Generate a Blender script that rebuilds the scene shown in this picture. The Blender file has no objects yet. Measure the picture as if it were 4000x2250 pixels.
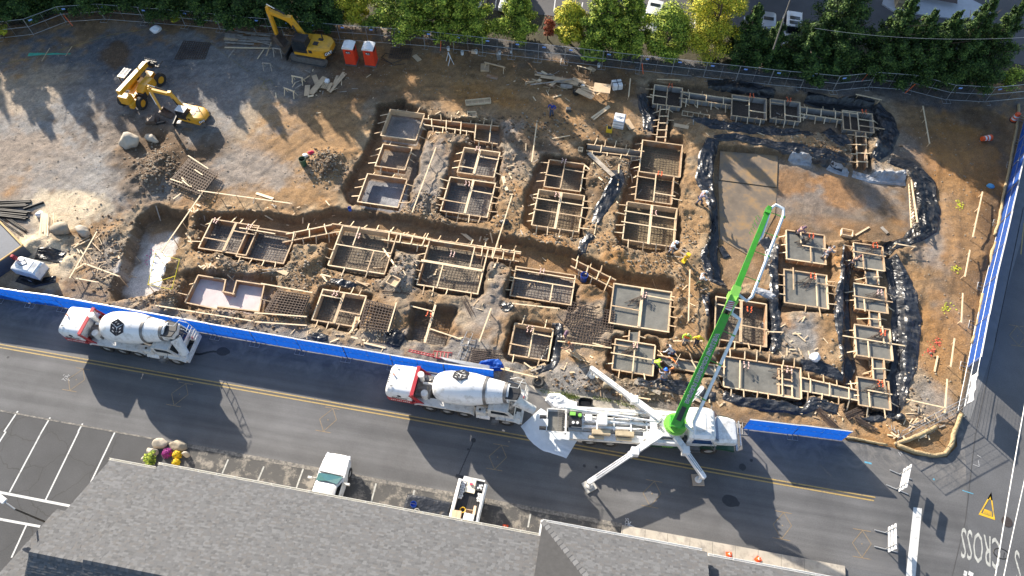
import bpy, math, random
import numpy as np
from mathutils import Vector, Matrix
random.seed(7)
rad = math.radians
SC = bpy.context.scene
# ------------------------------------------------------------ camera
CAM_H, TILT, YAW, FPX = 50.0, rad(31.0), rad(10.3), 2800.0
cam = bpy.data.cameras.new('camera'); camo = bpy.data.objects.new('camera', cam)
SC.collection.objects.link(camo); SC.camera = camo
cam.sensor_width = 36.0; cam.lens = FPX / 4000 * 36; cam.clip_start = 0.5; cam.clip_end = 2000
camo.location = (0, 0, CAM_H); camo.rotation_euler = (TILT, 0, YAW)
# ------------------------------------------------------------ sky, sun, exposure
SUN_EL, SUN_AZ = rad(21.5), rad(45)          # sun stands towards (-x, +y)
w = bpy.data.worlds.new('World'); SC.world = w; w.use_nodes = True
nt = w.node_tree; bg = nt.nodes['Background']
sky = nt.nodes.new('ShaderNodeTexSky'); sky.sky_type = 'NISHITA'; sky.sun_disc = False
sky.sun_elevation = SUN_EL; sky.sun_rotation = rad(315); sky.air_density = 1.0; sky.dust_density = 1.0
nt.links.new(sky.outputs[0], bg.inputs[0]); bg.inputs[1].default_value = 0.10
sl = bpy.data.lights.new('sun', 'SUN'); sl.energy = 5.0; sl.angle = rad(0.55); sl.color = (1.0, 0.90, 0.76)
so = bpy.data.objects.new('sun', sl); SC.collection.objects.link(so); so.location = (-60, 60, 60)
so.rotation_euler = Vector((-math.cos(SUN_EL) * math.sin(SUN_AZ), math.cos(SUN_EL) * math.cos(SUN_AZ), math.sin(SUN_EL))).to_track_quat('Z', 'Y').to_euler()
SC.view_settings.view_transform = 'Standard'; SC.view_settings.look = 'None'
SC.view_settings.gamma = 1; SC.view_settings.exposure = 1.36
SC.render.engine = 'CYCLES'

# ------------------------------------------------------------ survey: plan coordinates of the site
_ct, _st, _cy, _sy = math.cos(TILT), math.sin(TILT), math.cos(YAW), math.sin(YAW)
def W(x, y, z=0.0):
    """plan position (metres) of a survey mark read off the aerial view, at height z"""
    X = (x * 1.5528 - 2000) / FPX; Y = -(y * 1.5528 - 1125) / FPX
    dx, dy, dz = X, _st + Y * _ct, -_ct + Y * _st
    t = (z - CAM_H) / dz
    return Vector(((_cy * dx - _sy * dy) * t, (_sy * dx + _cy * dy) * t, z))

# ------------------------------------------------------------ materials
def lin(c):
    return tuple(((v / 255) / 12.92 if v / 255 <= .04045 else ((v / 255 + .055) / 1.055) ** 2.4) for v in c)
MATS = {}
def mat(name, rgb, rough=.7, metal=0., var=.15, scale=3., bump=0., bscale=None, coat=0., spec=.5, detail=4, trans=0., alpha=1., wear=None, wamt=.3, wscale=1.2):
    """rgb linear albedo; noise makes it uneven; wear = second colour showing through in patches"""
    if name in MATS: return MATS[name]
    m = bpy.data.materials.new(name); m.use_nodes = True; n = m.node_tree; L = n.links
    b = n.nodes['Principled BSDF']; b.inputs['Roughness'].default_value = rough; b.inputs['Metallic'].default_value = metal
    b.inputs['Specular IOR Level'].default_value = spec; b.inputs['Coat Weight'].default_value = coat
    tc = n.nodes.new('ShaderNodeTexCoord')
    nz = n.nodes.new('ShaderNodeTexNoise'); nz.inputs['Scale'].default_value = scale; nz.inputs['Detail'].default_value = detail
    nz.inputs['Roughness'].default_value = .65
    L.new(tc.outputs['Object'], nz.inputs['Vector'])
    cr = n.nodes.new('ShaderNodeValToRGB'); e = cr.color_ramp.elements
    e[0].position = .3; e[1].position = .7
    e[0].color = (*[max(0, c * (1 - var)) for c in rgb], 1); e[1].color = (*[min(1, c * (1 + var)) for c in rgb], 1)
    L.new(nz.outputs['Fac'], cr.inputs['Fac']); out = cr.outputs['Color']
    if wear:
        n2 = n.nodes.new('ShaderNodeTexNoise'); n2.inputs['Scale'].default_value = wscale; n2.inputs['Detail'].default_value = 8; n2.inputs['Roughness'].default_value = .7
        L.new(tc.outputs['Object'], n2.inputs['Vector'])
        r2 = n.nodes.new('ShaderNodeValToRGB'); r2.color_ramp.elements[0].position = .62 - wamt * .4; r2.color_ramp.elements[1].position = .80 - wamt * .3
        L.new(n2.outputs['Fac'], r2.inputs['Fac'])
        mx = n.nodes.new('ShaderNodeMixRGB'); L.new(r2.outputs['Color'], mx.inputs['Fac']); L.new(out, mx.inputs['Color1']); mx.inputs['Color2'].default_value = (*wear, 1)
        out = mx.outputs['Color']
    L.new(out, b.inputs['Base Color'])
    if bump:
        bn = n.nodes.new('ShaderNodeTexNoise'); bn.inputs['Scale'].default_value = bscale or scale * 4; bn.inputs['Detail'].default_value = 5
        L.new(tc.outputs['Object'], bn.inputs['Vector'])
        bp = n.nodes.new('ShaderNodeBump'); bp.inputs['Strength'].default_value = 1; bp.inputs['Distance'].default_value = bump
        L.new(bn.outputs['Fac'], bp.inputs['Height']); L.new(bp.outputs['Normal'], b.inputs['Normal'])
    if trans: b.inputs['Transmission Weight'].default_value = trans
    if alpha < 1: b.inputs['Alpha'].default_value = alpha
    MATS[name] = m; return m

# ------------------------------------------------------------ mesh builder
class MB:
    def __init__(s): s.v = []; s.f = []; s.mi = []
    def add(s, vs, fs, mi=0):
        o = len(s.v); s.v += [tuple(v) for v in vs]; s.f += [tuple(i + o for i in f) for f in fs]; s.mi += [mi] * len(fs); return s
    def box(s, cx, cy, cz, sx, sy, sz, rz=0., mi=0, ry=0., rx=0., tp=1., tpy=None):
        tpy = tp if tpy is None else tpy
        M = Matrix.Translation((cx, cy, cz)) @ Matrix.Rotation(rz, 4, 'Z') @ Matrix.Rotation(ry, 4, 'Y') @ Matrix.Rotation(rx, 4, 'X')
        vs = []
        for dz in (-.5, .5):
            k = tp if dz > 0 else 1.; k2 = tpy if dz > 0 else 1.
            for dx, dy in ((-.5, -.5), (.5, -.5), (.5, .5), (-.5, .5)): vs.append(M @ Vector((dx * sx * k, dy * sy * k2, dz * sz)))
        return s.add(vs, [(3, 2, 1, 0), (4, 5, 6, 7), (0, 1, 5, 4), (1, 2, 6, 5), (2, 3, 7, 6), (3, 0, 4, 7)], mi)
    def bar(s, p, q, w, h, mi=0, up=(0, 0, 1)):
        p = Vector(p); q = Vector(q); d = (q - p)
        if d.length < 1e-6: return s
        d.normalize(); u = Vector(up)
        if abs(d.dot(u)) > .97: u = Vector((0, 1, 0))
        sd = d.cross(u).normalized(); u = sd.cross(d).normalized()
        vs = [c + sd * (a * w / 2) + u * (b * h / 2) for c in (p, q) for a, b in ((-1, -1), (1, -1), (1, 1), (-1, 1))]
        return s.add(vs, [(0, 1, 2, 3), (7, 6, 5, 4), (0, 4, 5, 1), (1, 5, 6, 2), (2, 6, 7, 3), (3, 7, 4, 0)], mi)
    def tube(s, pts, r, n=8, mi=0, cap=True, r2=None):
        pts = [Vector(p) for p in pts]; rings = []; k = len(pts)
        rs = r if isinstance(r, (list, tuple)) else [r + ((r2 if r2 is not None else r) - r) * i / max(1, k - 1) for i in range(k)]
        o = len(s.v); prev = None
        for i, p in enumerate(pts):
            d = (pts[min(i + 1, k - 1)] - pts[max(i - 1, 0)])
            d = d.normalized() if d.length > 1e-9 else Vector((0, 0, 1))
            if prev is None:
                a = d.cross(Vector((0, 0, 1)));
                if a.length < .05: a = d.cross(Vector((0, 1, 0)))
            else:
                a = prev - d * prev.dot(d)
                if a.length < .05: a = d.cross(Vector((0, 1, .3)))
            a.normalize(); b = d.cross(a); prev = a
            for j in range(n):
                t = 2 * math.pi * j / n; s.v.append(tuple(p + (a * math.cos(t) + b * math.sin(t)) * rs[i]))
        for i in range(k - 1):
            for j in range(n):
                j2 = (j + 1) % n
                s.f.append((o + i * n + j, o + i * n + j2, o + (i + 1) * n + j2, o + (i + 1) * n + j)); s.mi.append(mi)
        if cap:
            s.f.append(tuple(o + j for j in reversed(range(n)))); s.f.append(tuple(o + (k - 1) * n + j for j in range(n))); s.mi += [mi, mi]
        return s
    def prism(s, poly, z0, z1, mi=0):
        n = len(poly); a = sum(poly[i][0] * poly[(i + 1) % n][1] - poly[(i + 1) % n][0] * poly[i][1] for i in range(n))
        if a < 0: poly = poly[::-1]
        vs = [(p[0], p[1], z0) for p in poly] + [(p[0], p[1], z1) for p in poly]
        return s.add(vs, [tuple(reversed(range(n))), tuple(range(n, 2 * n))] + [(i, (i + 1) % n, n + (i + 1) % n, n + i) for i in range(n)], mi)
    def side(s, prof, y0, y1, mi=0):
        """profile in x-z extruded along y"""
        n = len(prof); a = sum(prof[i][0] * prof[(i + 1) % n][1] - prof[(i + 1) % n][0] * prof[i][1] for i in range(n))
        if a < 0: prof = prof[::-1]
        vs = [(p[0], y0, p[1]) for p in prof] + [(p[0], y1, p[1]) for p in prof]
        return s.add(vs, [tuple(range(n)), tuple(reversed(range(n, 2 * n)))] + [(i, n + i, n + (i + 1) % n, (i + 1) % n) for i in range(n)], mi)
    def loft(s, rings, mi=0, caps=True, closed=True):
        n = len(rings[0]); o = len(s.v)
        for r in rings: s.v += [tuple(p) for p in r]
        for i in range(len(rings) - 1):
            for j in range(n if closed else n - 1):
                j2 = (j + 1) % n; s.f.append((o + i * n + j, o + i * n + j2, o + (i + 1) * n + j2, o + (i + 1) * n + j)); s.mi.append(mi)
        if caps: s.f.append(tuple(o + j for j in reversed(range(n)))); s.f.append(tuple(o + (len(rings) - 1) * n + j for j in range(n))); s.mi += [mi, mi]
        return s
    def cyl(s, x, y, z0, z1, r, n=16, mi=0, r2=None): return s.tube([(x, y, z0), (x, y, z1)], r, n, mi, r2=r2)
    def xform(s, M, start=0):
        for i in range(start, len(s.v)): s.v[i] = tuple(M @ Vector(s.v[i]))
        return s
def wood_ok(): pass
COL = SC.collection
def obj(name, mb, mats, parent=None, smooth=False, kind=None, label=None, world=False, bevel=0, auto=None):
    me = bpy.data.meshes.new(name)
    vs = mb.v
    if world and parent is not None:
        Mi = parent.matrix_basis.inverted(); vs = [tuple(Mi @ Vector(v)) for v in vs]
    me.from_pydata(vs, [], mb.f)
    if not isinstance(mats, (list, tuple)): mats = [mats]
    for m in mats: me.materials.append(m)
    if len(mats) > 1: me.polygons.foreach_set('material_index', mb.mi)
    if smooth: me.polygons.foreach_set('use_smooth', [True] * len(me.polygons))
    me.update()
    o = bpy.data.objects.new(name, me); COL.objects.link(o)
    if parent is not None: o.parent = parent
    if kind: o['kind'] = kind
    if label: o['label'] = label
    if smooth and auto: 
        me.set_sharp_from_angle(angle=rad(auto))
    if bevel:
        bm_ = o.modifiers.new('bevel', 'BEVEL'); bm_.width = bevel; bm_.segments = 2; bm_.limit_method = 'ANGLE'
    return o
def tag(o, label, cat, group=None):
    o['label'] = label; o['category'] = cat
    if group: o['group'] = group
    return o
def thing(name, label, cat, loc=(0, 0, 0), rz=0., group=None):
    o = bpy.data.objects.new(name, None); COL.objects.link(o); o.location = loc; o.rotation_euler = (0, 0, rz)
    o.matrix_basis = Matrix.Translation(loc) @ Matrix.Rotation(rz, 4, 'Z'); o.empty_display_size = .2
    return tag(o, label, cat, group)
def struct(o): o['kind'] = 'structure'; return o
def inst(o, parent, M=None):
    c = bpy.data.objects.new(o.name.split('.')[0], o.data); COL.objects.link(c); c.parent = parent
    if M is not None: c.matrix_basis = M
    return c
def kids(o): return [c for c in bpy.data.objects if c.parent == o]
def dup(root, loc, rz=0., label=None, scale=None):
    def cp(o, par):
        c = o.copy(); COL.objects.link(c); c.parent = par
        for k in list(o.children): cp(k, c)
        return c
    r = cp(root, None); r.location = loc; r.rotation_euler = (0, 0, rz)
    if scale: r.scale = (scale,) * 3
    if label: r['label'] = label
    return r
def text_mb(txt, size, depth=.004, bold=0.):
    cu = bpy.data.curves.new('t', 'FONT'); cu.body = txt; cu.size = size; cu.extrude = depth; cu.offset = bold; cu.align_x = 'CENTER'; cu.align_y = 'CENTER'; cu.resolution_u = 2
    to = bpy.data.objects.new('t', cu); COL.objects.link(to)
    dg = bpy.context.evaluated_depsgraph_get(); me = to.evaluated_get(dg).to_mesh()
    mb = MB(); mb.add([v.co.copy() for v in me.vertices], [tuple(p.vertices) for p in me.polygons])
    to.to_mesh_clear(); bpy.data.objects.remove(to); bpy.data.curves.remove(cu); return mb

# ------------------------------------------------------------ noise
def _h(ix, iy, s):
    n = (ix.astype(np.int64) * 374761393 + iy.astype(np.int64) * 668265263 + s * 982451653) & 0xffffffff
    n = ((n ^ (n >> 13)) * 1274126177) & 0xffffffff; n = n ^ (n >> 16)
    return (n & 0xffff) / 65535.0
def vnoise(x, y, s=0):
    x = np.asarray(x, float); y = np.asarray(y, float)
    ix = np.floor(x); iy = np.floor(y); fx = x - ix; fy = y - iy; fx = fx * fx * (3 - 2 * fx); fy = fy * fy * (3 - 2 * fy)
    a = _h(ix, iy, s); b = _h(ix + 1, iy, s); c = _h(ix, iy + 1, s); d = _h(ix + 1, iy + 1, s)
    return (a * (1 - fx) + b * fx) * (1 - fy) + (c * (1 - fx) + d * fx) * fy
def fbm(x, y, o=4, s=0):
    t = 0; a = .5; n = 0
    for i in range(o): t = t + a * vnoise(x * 2 ** i + 17.3 * i, y * 2 ** i - 9.1 * i, s + i); n += a; a *= .5
    return t / n
def sdf(px, py, poly):
    d = np.full(px.shape, 1e9); inside = np.zeros(px.shape, bool); n = len(poly)
    for i in range(n):
        ax, ay = poly[i][0], poly[i][1]; bx, by = poly[(i + 1) % n][0], poly[(i + 1) % n][1]
        ex, ey = bx - ax, by - ay; t = np.clip(((px - ax) * ex + (py - ay) * ey) / (ex * ex + ey * ey + 1e-12), 0, 1)
        d = np.minimum(d, (px - ax - ex * t) ** 2 + (py - ay - ey * t) ** 2)
        c = ((ay > py) != (by > py)) & (px < (bx - ax) * (py - ay) / ((by - ay) if abs(by - ay) > 1e-12 else 1e-12) + ax); inside ^= c
    return np.where(inside, -1, 1) * np.sqrt(d)
def WP(pts, z=0.): return [W(x, y, z) for x, y in pts]
# ------------------------------------------------------------ site plan tables
# footing forms: label, left/top/right/bottom marks, floor, spreaders (h|v, at, from, to, wide), capped dowels (u, v), sides with kickers
FORMS = [
 ('empty plywood footing form furthest up beside the excavated bank, plain mud floor', 983,277,1045,352,'mud',[], [], 'nwe'),
 ('small empty brown footing form in the middle of the left column of three', 965,364,1017,427,'mud',[], [], 'nwes'),
 ('large empty footing form with blue grey mud floor at the foot of its column', 926,439,1000,521,'mud',[], [], 'nwe'),
 ('small footing form with pale spreaders right above the bigger twin with capped dowels', 1169,373,1241,445,'rebar',[('v',.45,0,1,1),('h',.8,0,.45,0),('h',.3,.45,1,0)],[(.4,.02)],'we'),
 ('footing form with white capped dowels beside the leaning plank board', 1134,447,1224,546,'rebar',[('v',.52,0,1,1),('h',.33,.5,1,0),('h',.72,-.1,.5,0)],[(.42,.15)],'swe'),
 ('smaller footing form above the one with two long cross boards, left of the rolled sheeting', 1383,403,1458,481,'rebar',[('v',.45,0,1,0),('h',.6,-.05,.45,0),('h',.3,.48,1,0)],[(.42,.02)],'we'),
 ('footing form crossed by two long boards left of the rolled black sheeting', 1357,478,1454,582,'rebar',[('v',.5,0,1.04,1),('h',.28,-.1,1,0),('h',.6,-.05,1,0)],[(.42,.1)],'swe'),
 ('open footing form with only a rebar grid and no boards across', 1618,354,1709,445,'rebar',[],[],'w'),
 ('narrow footing form with orange capped dowels under the open rebar form', 1607,433,1688,513,'rebar',[('v',.5,0,1,0),('h',.2,-.1,.5,0),('h',.72,.5,1.1,0)],[(.6,.0)],'we'),
 ('large dark footing form beside the worker in the yellow hard hat', 1579,509,1694,620,'rebar',[('v',.5,0,1.05,1),('h',.28,-.05,1,0),('h',.58,-.08,1.03,0)],[(.55,.22)],'sw'),
 ('shaded footing form at the top left corner of the plastic lined area', 1648,215,1712,269,'mud',[('v',.47,0,1,0),('h',.6,-.15,.5,0)],[(.55,.0)],'swe'),
 ('shaded footing form in the middle of the far row', 1843,240,1926,301,'mud',[('v',.5,0,1,0),('h',.2,0,.5,0),('h',.7,.5,1,0)],[(.55,.0)],'s'),
 ('shaded footing form third along the far row with sloping kickers', 1939,250,2012,306,'mud',[('v',.48,0,1,0),('h',.2,0,.5,0),('h',.8,.5,1.2,0)],[(.6,.0)],'s'),
 ('footing form at the right end of the far row with boards poking out over sheeting', 2120,279,2197,334,'mud',[('v',.22,0,1,0),('v',.5,0,1,0),('h',.1,-.05,.5,0),('h',.4,.5,1.05,0),('h',.75,.5,1.4,0)],[(.7,.0)],'e'),
 ('footing form filled with wet concrete where a worker bends over the edge', 1979,580,2076,664,'concrete',[('v',.37,0,.4,0),('h',.5,.4,1.3,0),('v',.62,.5,1,0)],[(.62,.13)],'w'),
 ('large concrete filled footing form below the one with two workers', 1974,679,2082,776,'concrete',[('v',.2,-.1,.6,0),('v',.75,0,1,0),('h',.3,.75,1.3,0)],[(.65,.1)],'swe'),
 ('concrete filled footing form at the top of the chain of grey footings', 2148,612,2224,681,'concrete',[('h',.4,-.08,1.1,0),('v',.27,.45,1.1,0)],[(.7,.02)],'we'),
 ('second concrete footing form down the right hand chain', 2149,714,2232,787,'concrete',[('h',.55,-.1,1.2,0),('v',.27,.6,1.1,0)],[(.75,.25)],'we'),
 ('concrete footing form with the longest board laid across it', 2151,818,2244,906,'concrete',[('h',.47,-.4,1.55,0),('v',.8,-.1,.5,0),('v',.33,.5,1.05,0)],[(.75,.15)],'w'),
 ('lowest concrete footing form of the right hand chain beside the steel bundles', 2157,950,2239,1030,'concrete',[('v',.88,-.1,.4,0),('h',.45,.3,1.1,0),('v',.33,.5,1.05,0)],[(.7,.12)],'sew'),
 ('widest concrete form with two square cutouts in its side', 1824,898,2014,1003,'concrete',[('v',.2,.05,1,0),('v',.76,0,1,0)],[(.84,.12),(.27,.2)],'sn'),
 ('large concrete form with a wide waler beneath the green boom truck side', 1546,715,1680,834,'concrete',[('v',.5,0,1,1),('h',.2,.55,1.1,0),('h',.6,0,.5,0)],[(.53,.2)],'e'),
 ('smaller concrete form left of the four workers at the edge', 1550,855,1640,944,'concrete',[('v',.5,0,1,0),('h',.2,-.1,.5,0),('h',.5,-.1,1,0)],[(.5,.1)],'ws'),
 ('brown rebar footing form half hidden behind the green boom', 1803,748,1926,871,'rebar',[('v',.5,0,1,1),('h',.2,0,.5,0),('h',.62,.5,1.05,0)],[(.65,.2)],'s'),
 ('small footing form with rebar floor behind the end of the blue fence', 1297,815,1377,906,'rebar',[('v',.5,0,1,0),('h',.25,.5,1,0),('h',.7,-.05,.5,0)],[(.4,.12)],'sn'),
 ('footing form next to the blue drum with capped dowels', 1300,672,1434,766,'rebar',[('h',.12,-.02,1,0),('h',.42,-.18,1,0),('v',.66,.42,1,0)],[(.45,.05)],'w'),
 ('tall footing form with a wide cross board under the long trench wall', 1082,606,1200,738,'rebar',[('h',.5,-.05,1,1),('v',.78,0,.5,0),('v',.33,.5,1,0)],[(.45,.25)],'ws'),
 ('footing form at the left end of the long trench wall beside the angled strip', 863,570,966,688,'rebar',[('v',.3,-.05,.45,0),('h',.5,0,1.02,0),('v',.7,.5,1,0)],[(.35,.2)],'ws'),
 ('sunlit footing form with a plank laid lengthwise nearest the yellow taped batter rail', 536,553,618,641,'rebar',[('v',.52,0,1,1),('h',.3,.5,1,0),('h',.68,0,.52,0)],[(.12,.05)],'nw'),
 ('footing form with sunlit rebar right of its plank crossed twin', 628,572,712,662,'rebar',[('h',.1,-.2,.6,0)],[(.04,.02)],'s'),
 ('small reddish footing form by the blue fence between two rebar mats', 814,730,895,821,'rebar',[('v',.5,0,1.03,1),('h',.2,0,.5,0),('h',.62,.5,1,0)],[(.33,.08)],'sn'),
]
# wall footing strips: label, rail a, rail b, floor, number of spreaders
STRIPS = [
 ('double form strip running right from the furthest empty footing form', [(1067,300),(1254,319)], [(1069,313),(1194,332),(1194,352),(1249,361)], 'mud', 5),
 ('shaded form strip left of the open rebar form with brown plywood faces', [(1478,364),(1618,382)], [(1478,379),(1610,394)], 'mud', 2),
 ('narrow form channel running down from the far row to the open rebar form', [(1663,268),(1652,355)], [(1682,268),(1672,355)], 'mud', 5),
 ('first form strip between the shaded footings of the far row', [(1713,232),(1841,250)], [(1711,246),(1841,264)], 'mud', 3),
 ('last form strip of the far row before the right end footing', [(2012,270),(2119,284)], [(2010,285),(2119,301)], 'mud', 3),
 ('form channel running down from the right end footing towards the muddy pit', [(2154,334),(2158,418)], [(2176,334),(2180,420)], 'mud', 4),
 ('concrete filled channel between the first two footings of the right chain', [(2178,682),(2181,714)], [(2205,682),(2209,714)], 'concrete', 1),
 ('concrete filled channel beside the deep square hole of the right chain', [(2188,786),(2191,820)], [(2210,788),(2213,822)], 'concrete', 1),
 ('concrete filled channel above the lowest footing of the right chain', [(2196,905),(2199,952)], [(2221,905),(2225,952)], 'concrete', 1),
 ('concrete filled strip linking the widest form to the right chain', [(2014,951),(2159,984)], [(2014,981),(2159,1006)], 'concrete', 3),
 ('concrete filled strip beside the kneeling workers running under the boom', [(1655,895),(1826,925)], [(1690,924),(1822,947)], 'concrete', 3),
 ('short concrete channel joining the two left concrete forms', [(1585,834),(1583,857)], [(1607,834),(1605,860)], 'concrete', 0),
 ('angled form strip rising between two footings of the lower row', [(722,590),(835,567)], [(714,608),(844,583)], 'mud', 3),
 ('long form strip right of the lower row footing with orange rail clips', [(964,585),(1084,606)], [(964,602),(1076,619)], 'mud', 4),
 ('form strip between the tall footing and the crossing of batter rails', [(1200,624),(1308,640)], [(1198,640),(1304,656)], 'mud', 4),
 ('slanting plywood form strip beside the blue drum', [(1438,652),(1549,706)], [(1436,668),(1540,722)], 'mud', 4),
]
def rect_of(f):
    a = W(f[1], f[2]); b = W(f[3], f[4]); return a.x, b.y, b.x, a.y          # x0 y0 x1 y1
TRENCH = [   # extra excavated outlines and their depth
 ([(352,545),(400,525),(462,545),(462,590),(437,625),(400,690),(385,735),(300,748),(287,730),(325,650),(338,600)], 1.25, .25),
 ([(958,265),(1010,258),(1065,285),(1070,310),(1050,400),(1020,500),(1000,525),(925,520),(885,500),(870,470),(915,400),(945,330)], .85, .25),
 ([(1150,365),(1248,375),(1250,440),(1240,530),(1215,555),(1125,545),(1120,470)], .7, .2),
 ([(1370,395),(1462,405),(1465,480),(1460,590),(1345,582),(1325,560),(1330,480)], .7, .2),
 ([(1600,345),(1712,350),(1712,450),(1700,560),(1695,620),(1640,632),(1560,618),(1550,590),(1565,510),(1590,430)], .7, .15),
 ([(500,540),(620,540),(740,552),(835,532),(1000,545),(1290,604),(1450,642),(1550,690),(1690,708),(1700,745),(1540,735),(1430,690),(1290,665),(1200,650),(980,625),(850,605),(720,615),(600,590),(490,570)], .8, .2),
 ([(468,690),(690,700),(690,790),(455,768)], .6, .2),
 ([(1810,372),(1950,385),(2020,400),(2140,428),(2280,450),(2300,500),(2297,588),(2200,598),(2050,590),(1955,578),(1930,650),(1905,700),(1850,715),(1800,700),(1795,600),(1810,500),(1805,430)], .55, .3),
 ([(2135,605),(2240,612),(2262,700),(2265,1030),(2135,1040),(2132,640)], .62, .2),
 ([(1040,770),(1145,776),(1121,864),(1032,850)], .75, .1),
 ([(1640,210),(2200,262),(2215,345),(1640,280)], .5, .2),
 ([(1970,570),(2090,580),(2095,785),(1965,775)], .6, .15),
]
MOUNDS = [(85,615,1.0,.3),(140,615,1.0,.3),(168,655,.8,.35),(60,640,.8,.2),(818,412,1.5,.8),(1300,350,2.2,.25),(700,640,1.6,.3),(560,660,2.0,.35),(770,640,1.8,.4),(1010,680,1.6,.45),(1240,700,2.2,.45),(1390,640,1.8,.3),(1490,700,1.7,.35),
 (1520,450,1.7,.3),(1290,480,1.6,.2),(1080,470,1.5,.15),(380,440,1.9,.65),(420,400,1.6,.5),(300,400,1.8,.35),(350,470,1.7,.5),(420,670,1.6,.4),(340,760,1.6,.25),(300,600,1.7,.4),
 (1530,640,2.0,.3),(1750,640,1.6,.2),(1680,780,1.6,.35),(2110,700,1.4,.45),(1300,770,1.3,.25),(1000,760,1.6,.2),(1590,990,2.4,.25),(1480,960,2.0,.25),(1900,1010,2.2,.1),(2000,340,1.8,.3),
 (700,500,2.2,.12),(1160,310,1.5,.35),(1080,285,1.2,.3),(2500,500,1.6,.3),(2470,650,1.5,.3),(2080,400,1.8,.3),(2200,370,1.5,.3),(240,510,2,.15),(120,610,1.5,.3),(180,620,1.2,.3),(640,790,1.8,.3),(420,760,1.8,.35),(560,775,1.5,.3)]
G_ = (.215,.208,.20); GD = (.105,.11,.12); CL = (.32,.19,.085); OR = (.37,.175,.045); BR = (.115,.068,.033); DK = (.05,.036,.024); CH = (.62,.51,.36); SD = (.46,.34,.21); WH = (.66,.63,.60); LG = (.262,.25,.238)
PAINT = [(150,330,300,260,LG,1),(350,180,420,110,GD,1),(650,200,230,120,G_,.9),(620,340,160,120,LG,.8),(60,230,130,80,SD,.5),(400,260,260,60,G_,.8),(60,420,140,110,CL,.35),(330,330,190,60,BR,.6),(290,135,45,35,BR,.9),(470,100,60,22,LG,.6),
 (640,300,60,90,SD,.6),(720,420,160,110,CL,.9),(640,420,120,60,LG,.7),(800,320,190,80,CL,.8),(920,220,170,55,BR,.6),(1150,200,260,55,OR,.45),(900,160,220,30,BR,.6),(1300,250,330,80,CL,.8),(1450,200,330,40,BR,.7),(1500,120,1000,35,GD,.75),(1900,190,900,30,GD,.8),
 (1200,235,60,30,OR,.6),(1280,245,50,25,OR,.7),(380,430,90,70,BR,1),(430,390,110,60,BR,.9),(250,460,190,90,LG,.7),(180,520,110,40,CH,.85),(150,560,90,30,CH,.8),(120,640,110,70,CH,.95),(60,700,80,40,SD,.9),(190,600,90,40,BR,.4),(250,640,60,60,SD,.4),
 (300,640,70,90,G_,.7),(220,730,90,50,GD,.5),(1080,430,70,80,LG,.7),(1250,350,60,60,LG,.7),(1120,620,80,80,LG,.6),(1010,680,60,70,LG,.7),(1230,720,70,110,LG,.7),(1270,560,120,60,CL,.9),(900,640,60,60,CL,.5),(780,630,110,70,CL,.8),
 (1060,560,200,40,CL,.7),(1400,620,140,60,OR,.5),(1500,680,100,60,OR,.5),(1620,690,170,60,OR,.6),(1700,600,90,120,CL,.9),(1520,560,60,120,CL,.7),(1500,420,80,80,BR,.6),(1720,420,80,110,CL,.7),(1300,400,90,60,G_,.5),
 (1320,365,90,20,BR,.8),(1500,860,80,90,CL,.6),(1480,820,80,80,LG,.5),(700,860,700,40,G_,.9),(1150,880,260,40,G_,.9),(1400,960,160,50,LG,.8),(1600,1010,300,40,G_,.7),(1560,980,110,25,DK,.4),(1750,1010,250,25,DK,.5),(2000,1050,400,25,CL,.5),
 (1790,800,120,200,CL,.9),(2010,840,75,75,LG,.95),(1960,760,60,50,OR,.7),(2110,720,45,110,OR,.9),(2100,880,60,120,CL,.8),(2350,900,110,190,CL,.7),(2340,1000,90,60,LG,.7),(2300,960,50,60,G_,.5),(2380,820,70,70,OR,.35),
 (2400,420,190,160,BR,.7),(2400,370,90,60,OR,.8),(2330,340,130,40,BR,.8),(2450,560,110,160,OR,.35),(2500,600,50,300,BR,.7),(2335,560,40,80,G_,.6),(2330,640,40,40,LG,.4),(2300,310,80,60,CL,.5),(1900,340,230,50,CL,.8),(1830,420,40,90,CL,.7),
 (2060,480,260,90,G_,.75),(2120,470,70,50,OR,.8),(1990,450,60,40,OR,.8),(1860,400,60,30,OR,.7),(1860,580,60,120,CL,.8),(1970,560,60,30,OR,.7),(2150,560,100,20,OR,.5),(2230,525,15,12,DK,.8),
 (390,600,55,60,WH,.9),(345,700,60,55,WH,1),(400,560,50,20,CL,.8),(570,735,110,45,(.52,.45,.45),1),(660,640,50,30,(.45,.42,.4),.8),(975,485,40,40,(.34,.35,.38),1),(1010,310,35,35,(.30,.26,.26),1),(990,395,28,25,(.34,.27,.21),1),
 (1125,815,35,30,OR,.5),(2260,370,80,60,LG,.4),(2230,440,60,25,WH,.5),(2020,400,30,15,WH,.6),(1260,640,600,20,CL,.4),(2000,300,300,25,DK,.3),(490,640,50,90,CL,.8),(450,540,60,30,CL,.7),(540,530,200,18,CL,.6),(700,540,180,22,CL,.8)]
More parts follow.
